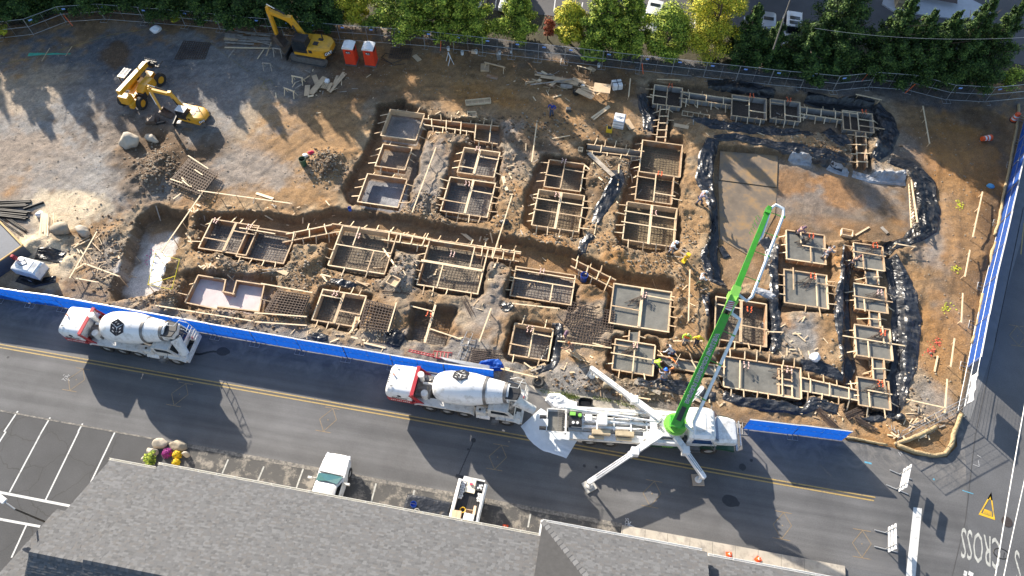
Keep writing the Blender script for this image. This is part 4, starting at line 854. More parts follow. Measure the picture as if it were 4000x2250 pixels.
# straw wattles
STRAW = mat('straw_wattle', (.36, .27, .15), .9, var=.3, scale=9, bump=.05, bscale=14)
def wattle(label, pts, r=.13, on=False):
    P = [W(x, y) for x, y in pts]; out = []
    for i in range(len(P) - 1):
        n = max(2, int((P[i + 1] - P[i]).length / .25))
        for j in range(n):
            p = P[i].lerp(P[i + 1], j / n); p = Vector((p.x + rr.uniform(-.03, .03), p.y + rr.uniform(-.03, .03), 0)); p.z = (G(p.x, p.y) if G(p.x, p.y) > -.05 else 0.) + r * .8; out.append(p)
    mb = MB(); mb.tube(out, [r * rr.uniform(.88, 1.1) for _ in out], 9); return tag(obj('straw_wattle', mb, STRAW, smooth=True), label, 'straw wattle', 'straw wattles edging the site')
wattle('tan straw wattle snaking beside the upper right fence', [(2562,265),(2556,330),(2545,380),(2535,440),(2520,500),(2512,560),(2498,600)])
wattle('tan straw wattle lying along the middle of the right fence', [(2505,612),(2492,640),(2490,700),(2478,760),(2468,800)])
wattle('tan straw wattle along the lower right fence bend', [(2470,740),(2462,800),(2450,850),(2438,872)])
wattle('tan straw wattle looping round the dark soil corner', [(2255,1121),(2300,1138),(2350,1148),(2375,1143),(2392,1120),(2398,1090),(2410,1060),(2420,1035)], .16)
wattle('tan straw wattle inside the corner panels', [(2250,1118),(2290,1105),(2330,1088),(2360,1072)], .15)
wattle('thin straw wattle along the kerb below the wood scraps', [(2125,1100),(2180,1110),(2240,1122)], .09)

# ------------------------------------------------------------ trees
def leafmat(name, rgb, v=.35): return mat(name, rgb, .75, var=v, scale=1.3, spec=.25)
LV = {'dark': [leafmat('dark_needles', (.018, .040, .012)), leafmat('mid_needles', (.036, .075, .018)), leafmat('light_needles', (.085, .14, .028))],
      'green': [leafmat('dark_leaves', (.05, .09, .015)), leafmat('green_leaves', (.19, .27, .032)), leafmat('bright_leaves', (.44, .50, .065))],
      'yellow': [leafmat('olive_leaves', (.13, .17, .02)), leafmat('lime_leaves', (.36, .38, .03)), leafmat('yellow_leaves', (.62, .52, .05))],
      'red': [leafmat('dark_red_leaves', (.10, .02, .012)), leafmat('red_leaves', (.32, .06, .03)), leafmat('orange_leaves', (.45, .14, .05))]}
BARK = mat('bark', (.09, .065, .045), .9, var=.3, scale=6, bump=.03)
def leaf(mb, p, n, s, el, mi, rn):
    a = n.cross(Vector((rn.uniform(-1, 1), rn.uniform(-1, 1), rn.uniform(-1, 1)))).normalized(); b = n.cross(a)
    q = [p - a * s * .5, p + b * s * el * .5, p + a * s * .5, p - b * s * el * .5]; mb.add(q, [(0, 1, 2, 3)], mi)
def conifer_mesh(seed, H, R, n, tone=0.):
    rn = random.Random(seed); mb = MB(); k = 9; ph = [rn.uniform(0, 6.28) for _ in range(8)]
    nb = int(46 * H / 8); br = []
    for i in range(nb):
        t = (i + rn.random()) / nb; br.append((t, i * 2.399 + rn.uniform(-.4, .4), rn.uniform(.72, 1.12)))
    per = n // nb
    for t, a, g in br:
        z0 = .25 + t * (H - .3); rr_ = R * ((1 - t) ** .95) * g * 1.1 + .10
        if t < .12: rr_ *= .75 + t * 2
        d = Vector((math.cos(a), math.sin(a), 0)); cnt = int(per * (.35 + 1.3 * (1 - t)))
        for j in range(cnt):
            u = rn.random() ** .55; w_ = (1 - u * .65) * rr_ * .42
            p = Vector((0, 0, z0 + u * rr_ * .38 + rn.gauss(0, .16))) + d * (u * rr_) + Vector((rn.gauss(0, w_ * .55), rn.gauss(0, w_ * .55), rn.gauss(0, .08)))
            nn = (d * .6 + Vector((rn.uniform(-1, 1), rn.uniform(-1, 1), rn.uniform(.1, 1.3)))).normalized()
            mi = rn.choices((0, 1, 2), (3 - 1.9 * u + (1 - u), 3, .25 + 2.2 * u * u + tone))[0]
            leaf(mb, p, nn, rn.uniform(.11, .20), rn.uniform(.4, .9), mi, rn)
    return mb
def broad_mesh(seed, H, R, n):
    rn = random.Random(seed); mb = MB(); cl = []
    for i in range(int(24 + R * 8)):
        t = rn.random(); a = rn.uniform(0, 6.28); rad_ = R * math.sin(math.pi * min(1, .18 + t * .82)) ** .7 * rn.uniform(.45, 1.)
        cl.append((Vector((math.cos(a) * rad_ * .8, math.sin(a) * rad_ * .8, .9 + t * (H - 1.5))), rn.uniform(.5, .95) * R * .36))
    cl.append((Vector((0, 0, H - R * .3)), R * .4))
    for c, r in cl:
        for j in range(int(n / len(cl))):
            v = Vector((rn.gauss(0, 1), rn.gauss(0, 1), rn.gauss(0, 1))).normalized(); u = rn.random() ** .4
            p = c + Vector((v.x, v.y, v.z * .75)) * r * u * 1.25
            nn = (v + Vector((0, 0, .5)) + Vector((rn.uniform(-.7, .7), rn.uniform(-.7, .7), rn.uniform(-.7, .7)))).normalized()
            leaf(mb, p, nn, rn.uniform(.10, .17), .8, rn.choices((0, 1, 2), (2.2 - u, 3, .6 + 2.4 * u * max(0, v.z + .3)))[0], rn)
    return mb
def trunk_mb(H, r, rn, fork=True):
    mb = MB(); pts = [(rn.uniform(-.08, .08) * i, rn.uniform(-.08, .08) * i, H * i / 5) for i in range(6)]; mb.tube(pts, r, 7, r2=r * .25)
    for i in range(9):
        a = rn.uniform(0, 6.28); z = H * rn.uniform(.2, .75); L = H * .22; mb.tube([(0, 0, z), (math.cos(a) * L * .5, math.sin(a) * L * .5, z + L * .3), (math.cos(a) * L, math.sin(a) * L, z + L * .75)], r * .35, 5, r2=r * .08)
    return mb
TM = {}
def tree(label, x, y, H, R, kind, hue, group=None, var=0, world=None, name=None, cat='tree', n=None):
    kh = (kind, hue, round(H / 1.5), var); rn = random.Random(hash(kh[2]) + var)
    H0 = round(H / 1.5) * 1.5
    if kh not in TM:
        R0 = {'con': H0 * .27, 'col': H0 * .2}.get(kind, H0 * .36)
        mb = conifer_mesh(3 + var + int(H0 * 10), H0, R0, n or int(4000 + 2700 * H0), .5) if kind in ('con', 'col') else broad_mesh(5 + var, H0, R0, n or int(4500 + 3000 * H0))
        c = obj('crown', mb, LV[hue]); t = obj('trunk', trunk_mb(H0 * .9, .04 + H0 * .016, rn), BARK)
        TM[kh] = (c.data, t.data, R0); bpy.data.objects.remove(c); bpy.data.objects.remove(t)
    cd, td, R0 = TM[kh]; p = Vector(world) if world else Vector((*W(x, y)[:2], -.05))
    root = thing(name or ('conifer_tree' if kind in ('con', 'col') else 'broadleaf_tree'), label, cat, tuple(p), rr.uniform(0, 6.28), group)
    for nm, d in (('crown', cd), ('trunk', td)):
        o = bpy.data.objects.new(nm, d); COL.objects.link(o); o.parent = root; o.scale = (R / R0, R / R0, H / H0)
    return root
TREES = [
 ('dark conifer at the far upper left corner above the bent fence', -10, 62, 8.5, 2.3, 'con', 'dark'), ('dark conifer second from the upper left corner', 80, 45, 9, 2.3, 'con', 'dark'),
 ('dark conifer behind the leftmost fence bend', 160, 22, 8.5, 2.3, 'con', 'dark'), ('dark conifer right of the fence bend with yellow leaves beside it', 245, 18, 9, 2.4, 'con', 'dark'),
 ('dark conifer above the white sack by the fence', 330, 24, 8.5, 2.4, 'con', 'dark'), ('dark conifer right of the one above the white sack', 415, 34, 9, 2.4, 'con', 'dark'),
 ('dark conifer above the stack of grey boards', 500, 44, 9, 2.4, 'con', 'dark'), ('dark conifer just left of the raised excavator arm', 590, 52, 8.5, 2.4, 'con', 'dark'),
 ('dark conifer directly behind the raised excavator arm', 680, 60, 9.5, 2.5, 'con', 'dark'), ('dark conifer directly behind the excavator cab', 765, 68, 9.5, 2.5, 'con', 'dark'),
 ('dark conifer between the excavator and the lime green maple', 830, 70, 8.0, 2.0, 'con', 'dark'),
 ('lime green maple behind the left portable toilet', 905, 75, 5.6, 1.7, 'bro', 'yellow'), ('large green conifer right of the portable toilets', 1025, 92, 8.2, 2.7, 'con', 'green'),
 ('tall dense conifer in the middle of the sunlit clump', 1105, 100, 9.0, 2.6, 'con', 'green'), ('broad conifer at the right of the sunlit clump', 1185, 108, 7.8, 2.3, 'con', 'green'), ('narrow pointed conifer left of the small yellow maple', 1300, 118, 7.6, 1.9, 'con', 'green'),
 ('small yellow green maple with two crowns before the empty parking bays', 1430, 122, 4.7, 1.6, 'bro', 'yellow'), ('feathery green conifer right of the small yellow maple', 1510, 138, 7.4, 2.2, 'con', 'green'),
 ('pointed conifer tip in front of the dark parked car', 1575, 146, 7.6, 2.0, 'con', 'green'), ('loose light green tree in front of the white parked car', 1670, 152, 5.6, 2.1, 'bro', 'green'),
 ('big golden maple with the brightest crown of the row', 1775, 152, 8.6, 2.6, 'bro', 'yellow'), ('dark conifer right of the golden maple', 1862, 172, 6.4, 2.0, 'con', 'dark'),
 ('small dark conifer in front of the silver parked car', 1925, 182, 5.0, 1.7, 'con', 'dark'), ('low feathery conifer below the white car with roof windows', 2010, 196, 5.4, 2.1, 'con', 'dark'),
 ('tall dark spruce beside the white car with roof windows', 2075, 168, 10.0, 2.7, 'con', 'dark'), ('low dark conifer left of the gap with the orange stake', 2085, 205, 4.2, 1.5, 'con', 'dark'),
 ('leftmost tall arborvitae of the right hand clump', 2195, 205, 8.6, 2.1, 'con', 'dark'), ('second arborvitae of the right hand clump', 2255, 212, 7.4, 2.0, 'con', 'dark'), ('third arborvitae of the right hand clump', 2310, 216, 7.4, 2.0, 'con', 'dark'),
 ('fourth and tallest arborvitae of the right hand clump', 2365, 222, 9.2, 2.1, 'con', 'dark'), ('leaning outer arborvitae at the right end of the clump', 2430, 228, 9.0, 1.9, 'con', 'dark'),
]
for i, (lab, x, y, H, R, k, h) in enumerate(TREES): tree(lab, x, y - (8 if i < 11 else 16), H * (.92 if i < 11 else 1.06), R * (1.42 if i < 11 or i > 22 else 1.27), k, h, 'trees in the row behind the wire fence', var=i % 3)
for lab, x, y, H, R, h in [('small red leaved shrub between the lime maple and the big conifer', 968, 62, 2.6, 1.0, 'red'), ('small orange red shrub left of the small yellow maple', 1378, 98, 2.8, .9, 'red'), ('dark red shrub beside the silver car', 1945, 150, 1.8, .9, 'red'),
    ('yellowing low shrub at the far right end of the wire fence', 2530, 222, 2.6, 1.5, 'green'), ('bright green shrub at the right edge by the drive', 2590, 225, 2.4, 1.2, 'green'), ('low yellow weed bush at the fence left of the grey boards', 455, 52, 1.6, 1.2, 'yellow'), ('low yellow weed bush behind the board stack', 590, 66, 1.5, 1.2, 'yellow'), ('brown green undergrowth bush below the feathery conifer', 1490, 150, 1.5, 1.4, 'green'),
    ('pale leafed bush right of the lime green maple', 945, 82, 2.2, 1.1, 'green'), ('yellow weed bush at the far left edge beside the fence', 12, 95, 1.6, .9, 'yellow')]:
    tree(lab, x, y, H, R, 'bro', h, name='shrub', cat='shrub', n=2600)
# woodland to the upper left and an added shade block to the north, both standing just outside the view
for i in range(24):
    x = -103 + (i % 12) * 6.2 + rr.uniform(-1, 1); y = (62.5 if i < 12 else 71) + rr.uniform(-1.2, 1.2)
    if i < 12 and x > -62: y += 3.5
    if x > -45 or (i >= 12 and x > -60): continue
    tree('dark conifer, %s tree of the %s row of the wood beyond the upper left corner' % (('first', 'second', 'third', 'fourth', 'fifth', 'sixth', 'seventh', 'eighth', 'ninth', 'tenth', 'eleventh', 'twelfth')[i % 12], ('front', 'back')[i // 12]), 0, 0, 13, 3.6, 'con', 'dark', 'wood beyond the upper left corner', var=i % 3, world=(x, y, -.1))
# ------------------------------------------------------------ vehicles
WP_ = mat('white_vehicle_paint', (.78, .78, .77), .32, var=.03, coat=.3, scale=1.5, wear=(.46, .44, .40), wamt=.32, wscale=1.8); DW_ = mat('dusty_white_paint', (.66, .65, .62), .5, var=.08, wear=(.38, .36, .32), wamt=.3, wscale=2.5)
REDP = mat('red_truck_paint', (.36, .02, .03), .4, var=.08); TYRE = mat('tyre_rubber', (.03, .029, .028), .8, var=.3, scale=6); RIMM = mat('steel_rim', (.55, .55, .54), .45, metal=.5, var=.15)
BLKP = mat('black_machine_parts', (.025, .025, .026), .5, var=.3, scale=3); GLS = mat('dark_glass', (.015, .02, .024), .08, var=.1, spec=.9); GLT = mat('tinted_windscreen', (.05, .12, .12), .08, var=.1, spec=.9)
CATY = mat('machine_yellow', (.66, .33, .02), .42, var=.08, coat=.15, wear=(.30, .18, .06), wamt=.2, wscale=2.5); GRN = mat('boom_green', (.045, .31, .022), .45, var=.12, coat=.1, wear=(.10, .22, .07), wamt=.25, wscale=2.5); GRN2 = mat('light_boom_green', (.22, .52, .09), .4, var=.06); DGR = mat('dark_green_body', (.012, .05, .025), .35, var=.3, scale=1)
STL = mat('worn_steel', (.20, .19, .18), .5, metal=.5, var=.3, scale=4); CHR = mat('bright_steel', (.7, .7, .72), .25, metal=.8, var=.05); INK = mat('dark_logo', (.015, .017, .03), .5, var=.1); RUBW = mat('rubber_hose', (.02, .02, .02), .5)
def wheel(root, x, y, z, r, w, rim=None, side=-1, steer=0.):
    k = ('wheel', r, w)
    if k not in TM:
        t = MB(); n = 22
        pr = [(-w / 2, r * .62), (-w / 2, r * .93), (-w * .36, r), (w * .36, r), (w / 2, r * .93), (w / 2, r * .62), (w * .3, r * .58), (-w * .3, r * .58)]
        t.loft([[(math.cos(2 * math.pi * i / n) * b, a, math.sin(2 * math.pi * i / n) * b) for a, b in pr] for i in range(n)] , caps=False)
        o = len(t.v) - n * len(pr)
        for j in range(len(pr)): t.f.append(((n - 1) * 8 + j, (n - 1) * 8 + (j + 1) % 8, (j + 1) % 8, j)); t.mi.append(0)
        for q in range(n):
            a = 2 * math.pi * (q + .5) / n; t.box(math.cos(a) * r * 1.0, 0, math.sin(a) * r * 1.0, .05, w * .8, r * .12, ry=-a)
        m = MB(); m.tube([(0, w * .34, 0), (0, w * .18, 0), (0, w * .18 + .001, 0)], [r * .60, r * .52, .001], 16); m.tube([(0, w * .18, 0), (0, w * .44, 0)], r * .2, 10); m.tube([(0, -w * .34, 0), (0, -w * .18, 0), (0, -w * .18 - .001, 0)], [r * .60, r * .52, .001], 16); m.tube([(0, -w * .18, 0), (0, -w * .44, 0)], r * .2, 10)
        for q in range(8): a = q * math.pi / 4; m.box(math.cos(a) * r * .36, 0, math.sin(a) * r * .36, .05, w * .46, .05)
        a = obj('wheel', t, TYRE); b = obj('rim', m, RIMM); TM[k] = (a.data, b.data); bpy.data.objects.remove(a); bpy.data.objects.remove(b)
    o = bpy.data.objects.new('wheel', TM[k][0]); COL.objects.link(o); o.parent = root; o.location = (x, y, z); o.rotation_euler = (0, 0, steer)
    b = bpy.data.objects.new('rim', TM[k][1]); COL.objects.link(b); b.parent = o
    if rim: b.material_slots[0].link = 'OBJECT'; b.material_slots[0].material = rim
def P_(root, name, mb, m, **k): return obj(name, mb, m, root, **k)
def glyph(root, name, txt, size, o, ex, ey, m, bold=.0, depth=.004):
    """flat lettering as thin geometry; ex reading direction, ey up direction"""
    mb = text_mb(txt, size, depth, bold); ex = Vector(ex).normalized(); ey = Vector(ey); ey = (ey - ex * ey.dot(ex)).normalized(); n = ex.cross(ey); o = Vector(o) + n * (depth + .004)
    mb.v = [tuple(o + ex * v[0] + ey * v[1] + n * v[2]) for v in mb.v]; return obj(name, mb, m, root)
def bcube(root, o, ex, ey, s):
    ex = Vector(ex).normalized(); ey = Vector(ey); ey = (ey - ex * ey.dot(ex)).normalized(); n = ex.cross(ey); o = Vector(o); mb = MB(); wb = MB()
    c30, s30 = math.cos(rad(30)), .5
    T = [((0, .06), (c30, s30), (-c30, s30)), ((-.06, -.03), (-c30, s30), (0, -1)), ((.06, -.03), (c30, s30), (0, -1))]
    for k, (p, a, b) in enumerate(T):
        P = lambda u, v, h: o + (ex * (p[0] + a[0] * u + b[0] * v) + ey * (p[1] + a[1] * u + b[1] * v)) * s + n * h
        q = [(0, 0), (1, 0), (1, 1), (0, 1)]; vs = [P(u, v, .012) for u, v in q] + [P(u, v, -.05) for u, v in q]
        mb.add(vs, [(0, 1, 2, 3), (3, 2, 1, 0)] + [(i, (i + 1) % 4, 4 + (i + 1) % 4, 4 + i) for i in range(4)])
        # the counters of the letter B
        for (u, v) in ((.5, .30), (.5, .70)):
            for du, dv, w_, h_ in ((0, 0, .30, .13),):
                vs = [P(u + x * w_, v + y * h_, .02) for x, y in ((-.5, -.5), (.5, -.5), (.5, .5), (-.5, .5))]; wb.add(vs, [(0, 1, 2, 3), (3, 2, 1, 0)])
        vs = [P(x, y, .02) for x, y in ((.0, .44), (.14, .5), (.0, .56))]; wb.add(vs, [(0, 1, 2), (2, 1, 0)])
    obj('cube_logo', mb, INK, root); obj('logo_letters', wb, WP_, root, kind='stuff')
def mixer(loc, rz, label, loga, funnel):
    t = thing('concrete_mixer_truck', label, 'mixer truck', loc, rz, 'white front discharge mixer trucks')
    f = MB(); f.box(1.9, .42, .88, 9.4, .16, .28); f.box(1.9, -.42, .88, 9.4, .16, .28)
    for x in (-2.4, -.6, 1.2, 3., 4.6, 6.2): f.box(x, 0, .88, .2, .9, .22)
    for x in (0, 1.28, 2.56, 5.7): f.tube([(x, -1., .52), (x, 1., .52)], .12, 8)
    P_(t, 'chassis', f, BLKP)
    for x in (0, 1.28, 2.56):
        for y in (-.92, .92): wheel(t, x, y, .52, .52, .5)
    for y in (-1.05, 1.05): wheel(t, 5.7, y, .54, .54, .36)
    # rear engine hood
    h = MB(); sec = []
    for x, tz, by in ((-3.15, 2.25, 1.02), (-2.95, 2.52, 1.12), (-1.7, 2.62, 1.15), (-1.2, 2.62, 1.15)):
        sec.append([(x, -by, 1.45), (x, -by, tz - .28), (x, -by + .12, tz - .1), (x, -by + .35, tz), (x, by - .35, tz), (x, by - .12, tz - .1), (x, by, tz - .28), (x, by, 1.45)])
    h.loft(sec); P_(t, 'engine_hood', h, WP_, smooth=True, auto=35)
    r = MB(); sec = [[(x, -b, 1.0), (x, -b, 1.46), (x, b, 1.46), (x, b, 1.0)] for x, b in ((-3.12, 1.06), (-2.95, 1.165), (-1.2, 1.17))]; r.loft(sec)
    # raked red portal round the hood opening
    for y in (-1.13, 1.13): r.bar((-1.25, y, 2.45), (-.35, y, 1.05), .06, .34, up=(1, 0, .6)); r.bar((-1.15, y, 1.2), (-.4, y, 1.12), .05, .4)
    r.box(-1.12, 0, 2.615, .26, 2.3, .07); P_(t, 'red_skirt', r, REDP)
    v = MB()
    for k in range(5): v.box(-3.05 + k * .01, -.35 + k * .17, 2.44, .25, .05, .03, ry=-.5)
    v.box(-2.7, -.7, 2.62, .16, .05, .05); v.box(-2.6, .75, 2.62, .16, .05, .05); P_(t, 'hood_vents', v, BLKP)
    bc = MB(); bc.cyl(-2.75, .2, 2.58, 2.72, .06, 8); P_(t, 'amber_beacon', bc, CAPO)
    glyph(t, 'side_lettering', 'BLALOCK', .26, (-2.1, -1.155, 1.68), (1, 0, 0), (0, 0, 1), INK, .006); bcube(t, (-2.1, -1.15, 2.02), (1, 0, 0), (0, 0, 1), .15)
    dsh = MB()
    for k in range(10): dsh.box(-2.75 + k * .135 + (.05 if k > 2 else 0) + (.05 if k > 5 else 0), -1.172, 1.24, .085, .01, .13)
    P_(t, 'skirt_numerals', dsh, WP_)
    # engine clutter between hood and drum
    e = MB(); e.box(-.55, 0, 1.35, 1.1, 1.5, .7); e.tube([(-.9, -.2, 1.9), (-.2, -.25, 2.1)], .14, 8); e.tube([(-.75, .35, 1.6), (-.1, .5, 1.9)], .1, 8); e.tube([(-1.0, -.6, 1.7), (-.2, -.55, 1.5)], .07, 6); e.box(-.3, .7, 1.6, .5, .35, .5); P_(t, 'engine', e, STL)
    e = MB(); e.cyl(-.78, .42, 1.9, 2.75, .17, 14); e.tube([(-.78, .42, 2.75), (-.78, .42, 2.95)], .24, 14); e.cyl(-.35, -.62, 1.2, 2.15, .26, 14); e.tube([(-.6, .1, 2.2), (.1, .1, 2.25), (.3, .0, 2.3)], .09, 8); P_(t, 'air_cleaner', e, DW_, smooth=True, auto=40)
    # drum
    ax = Vector((5.75, 0, .98)).normalized(); o = Vector((.25, 0, 2.32)); prof = [(0, .02), (.02, .5), (.12, .72), (.35, .94), (.75, 1.1), (1.2, 1.17), (2.5, 1.19), (3.1, 1.13), (3.9, .96), (3.92, .985), (4.05, .95), (4.06, .93), (4.9, .80), (5.35, .70), (5.62, .68), (5.63, .60), (5.2, .58)]
    d = MB(); d.tube([o + ax * a for a, b in prof], [b for a, b in prof], 40); P_(t, 'drum', d, WP_, smooth=True, auto=40)
    b = MB(); b.tube([o + ax * 3.86, o + ax * 4.06], [1.0, .965], 40); b.tube([o + ax * 5.25, o + ax * 5.5], [.745, .73], 32); P_(t, 'drum_band', b, STL, smooth=True, auto=40)
    b = MB(); b.tube([o + ax * 5.6, o + ax * 5.66], [.56, .56], 24); P_(t, 'drum_mouth', b, BLKP)
    nrm = Vector((0, -math.sin(loga), math.cos(loga))); up = Vector((0, math.cos(loga), math.sin(loga))); bcube(t, o + ax * 1.95 + nrm * 1.2, ax, up, .60)
    # feed hopper and front works
    m = o + ax * 5.7; hp = MB(); hp.loft([[m + Vector((x * s_, y * s_, z)) for x, y in ((-.35, -.7), (.55, -.6), (.7, 0), (.55, .6), (-.35, .7))] for z, s_ in ((.45, 1.0), (-.3, .75), (-.62, .35))], caps=False); P_(t, 'charge_hopper', hp, WP_ if funnel else DW_)
    hb = MB(); hb.loft([[m + Vector((x * s_, y * s_, z + .01)) for x, y in ((-.33, -.66), (.5, -.56), (.65, 0), (.5, .56), (-.33, .66))] for z, s_ in ((.42, .96), (-.28, .7), (-.6, .3))]); P_(t, 'hopper_lining', hb, BLKP)
    ch = MB(); c0 = Vector((6.15, -.25, 2.75)); c1 = Vector((6.85, -.95, 1.75)) if not funnel else Vector((7.6, -.5, 2.1)); ch.tube([c0, c0.lerp(c1, .4), c1], [.42, .36, .30], 16); P_(t, 'discharge_chute', ch, DW_, smooth=True, auto=40)
    cb = MB(); cb.tube([c0 + Vector((-.02, .02, .06)), c0 + Vector((-.10, .10, .16))], [.36, .36], 16); P_(t, 'chute_throat', cb, BLKP)
    # cab under the drum nose
    c = MB(); c.side([(4.35, 1.0), (4.35, 2.25), (4.75, 2.42), (5.75, 2.38), (6.25, 1.5), (6.25, 1.0)], -1.12, 1.12); P_(t, 'cab', c, DW_)
    g = MB(); g.side([(4.6, 1.75), (4.6, 2.2), (5.6, 2.2), (5.9, 1.75)], -1.135, -1.125); g.side([(4.6, 1.75), (4.6, 2.2), (5.6, 2.2), (5.9, 1.75)], 1.125, 1.135); g.bar((5.84, 0, 2.27), (6.2, 0, 1.62), 2.0, .02, up=(.9, 0, .5)); P_(t, 'cab_glass', g, GLS)
    fe = MB()
    for s in (-1, 1):
        fe.loft([[(x, s * .62, z - .12), (x, s * 1.22, z - .16), (x, s * 1.22, z), (x, s * .62, z + .04)] for x, z in ((-1.05, 1.12), (-.75, 1.34), (2.9, 1.34), (3.25, 1.2), (3.35, .95))])
        fe.loft([[(x, s * .7, z - .1), (x, s * 1.3, z - .14), (x, s * 1.3, z), (x, s * .7, z + .03)] for x, z in ((4.9, 1.0), (5.15, 1.28), (6.3, 1.3), (6.7, 1.05))])
    P_(t, 'fender', fe, DW_)
    for s in (-.98, .98): w_ = MB(); w_.box(3.85, s, 1.45, .75, .5, .75); P_(t, 'water_tank', w_, DW_, bevel=.09)
    for s in (-1., 1.): w_ = MB(); w_.tube([(3.5, s, .75), (4.5, s, .75)], .27, 14); P_(t, 'fuel_tank', w_, WP_, smooth=True, auto=40)
    cp = MB(); cp.cyl(3.78, -1.02, 1.82, 1.86, .09, 10); cp.bar((3.68, -1.27, .75), (3.68, -1.28, .76), .05, .6); P_(t, 'tank_cap', cp, BLKP)
    l = MB()
    for y in (.35, .95): l.tube([(6.1, y, 3.35), (6.75, y, 3.2), (7.0, y, 2.2), (6.95, y, 1.2)], .028, 6)
    for z in (1.5, 1.85, 2.2, 2.55, 2.9): l.tube([(6.92 - max(0, z - 2.2) * .2, .35, z), (6.92 - max(0, z - 2.2) * .2, .95, z)], .02, 5)
    l.tube([(5.6, 1.05, 3.3), (6.1, 1.05, 3.75), (6.6, 1.0, 3.7), (6.75, .95, 3.2)], .025, 6); l.tube([(5.7, .2, 3.9), (6.3, .2, 3.9), (6.5, .9, 3.8)], .022, 6); P_(t, 'front_ladder', l, DW_)
    bmp = MB(); bmp.box(6.75, 0, .85, .16, 2.3, .42); bmp.box(6.5, -.75, 1.2, .3, .5, .25); bmp.box(6.5, .75, 1.2, .3, .5, .25); P_(t, 'front_bumper', bmp, DW_)
    tl = MB(); tl.box(6.68, .55, 1.5, .06, .14, .34); P_(t, 'red_lamp', tl, REDP)
    mir = MB(); mir.tube([(5.6, -1.1, 1.9), (5.7, -1.5, 1.9)], .02, 5); mir.box(5.7, -1.52, 1.8, .04, .16, .32); P_(t, 'mirror', mir, STL); mir = MB(); mir.box(4.95, -1.42, .75, .5, .3, .04); P_(t, 'step', mir, STL); mir = MB(); mir.box(4.95, -1.42, 1.05, .5, .28, .04); P_(t, 'step', mir, STL)
    return t
mixer((-34.9, 19.47, 0), 0.0, 'white mixer truck with the black cube logo facing the road, first along the blue fence', rad(28), False)
mixer((-9.4, 19.17, 0), 0.0, 'white mixer truck discharging at the pump hopper, cube logo turned to the far side', rad(-28), True)

# ---- concrete pump truck
PZ = rad(6.4); PL = Vector((2.31, 18.72, 0)); t = thing('concrete_pump_truck', 'white concrete pump truck with spread outriggers and a raised green boom', 'pump truck', tuple(PL), PZ)
PI_ = t.matrix_basis.inverted()
def loc_(x, y, z): return PI_ @ Vector((x, y, z))
f = MB(); f.box(2.6, .42, .9, 12.5, .18, .3); f.box(2.6, -.42, .9, 12.5, .18, .3)
for x in (0, 1.45, 8.39): f.tube([(x, -1.0, .52), (x, 1.0, .52)], .12, 8)
for x in (-2, 0.7, 3, 5, 7, 9): f.box(x, 0, .9, .2, .9, .24)
P_(t, 'chassis', f, BLKP)
for x in (0, 1.45):
    for y in (-.95, .95): wheel(t, x, y, .52, .52, .5)
for y in (-1.08, 1.08): wheel(t, 8.39, y, .54, .54, .36)
d = MB(); d.box(1.1, 0, 1.15, 5.4, 1.1, .12); d.box(1.1, -.95, 1.32, 5.2, .55, .1); d.box(1.1, .95, 1.32, 5.2, .55, .1); d.box(1.1, -1.2, 1.2, 5.2, .05, .3); d.box(1.1, 1.2, 1.2, 5.2, .05, .3); d.box(5.2, -1.02, 1.28, 2.9, .5, .08); d.box(5.2, 1.02, 1.28, 2.9, .5, .08); P_(t, 'deck', d, DW_)
sb = MB(); sb.box(5.3, -1.2, 1.0, 2.7, .08, .5); sb.box(5.3, 1.2, 1.0, 2.7, .08, .5); P_(t, 'side_box', sb, DGR)
glyph(t, 'side_lettering', 'WCP', .34, (5.4, -1.245, 1.0), (1, 0, 0), (0, 0, 1), GRN2, .01)
db = MB(); db.box(.7, -.72, 1.55, 1.3, .34, .34); db.box(2.35, -.72, 1.55, 1.3, .34, .34); db.box(.35, -1.05, 1.42, 1.1, .2, .2); db.box(2.3, -1.05, 1.42, 1.1, .2, .2); P_(t, 'wooden_cribbing', db, mat('tan_cribbing', (.46, .37, .24), .8, var=.15), bevel=.02)
pp = MB()
for y, z, r in ((.12, 1.5, .13), (-.3, 1.45, .12), (.42, 1.42, .07)): pp.tube([(-1.4, y, z), (4.6, y, z)], r, 10)
pp.tube([(-2.0, .85, 1.9), (.9, .62, 1.75), (4.6, .3, 1.7)], .085, 8); pp.tube([(-2.2, 1.0, 1.5), (4.7, .95, 1.5)], .06, 8)
for x in (-.6, .4, 1.6, 2.8, 3.9): pp.box(x, .0, 1.45, .1, 1.0, .3)
P_(t, 'delivery_pipes', pp, WP_, smooth=False)
eq = MB(); eq.box(-1.15, .1, 1.6, .9, 1.0, .55); P_(t, 'engine_bay', eq, BLKP)
for q in ((.75, .1, 1.8, .7, .75, .4), (-.2, .25, 1.6, .5, .5, .4), (3.9, -.75, 1.55, .5, .5, .4)): eq = MB(); eq.box(*q); P_(t, 'pump_box', eq, WP_, bevel=.04)
for q in (-1.3, -1.0): eq = MB(); eq.cyl(q, -.25, 1.85, 2.0, .1, 10); P_(t, 'filler_cap', eq, WP_)
eq = MB(); eq.box(-1.35, .4, 1.95, .4, .25, .14); eq.cyl(-.85, .3, 1.85, 2.1, .13, 10); P_(t, 'green_filter', eq, GRN2)
hp = MB(); hp.loft([[(-3.1 + i * .0, -.8 * s, z), (-1.95, -.8 * s, z), (-1.95, .8 * s, z), (-3.1, .8 * s, z)] for i, (z, s) in enumerate(((.7, .6), (1.45, 1.0)))], caps=False); hp.box(-2.5, -.85, 1.47, 1.3, .08, .08); hp.box(-2.5, .85, 1.47, 1.3, .08, .08); hp.box(-3.14, 0, 1.47, .08, 1.75, .08); hp.box(-1.8, 0, 1.5, .12, 1.9, .35); P_(t, 'hopper', hp, DW_)
gr = MB()
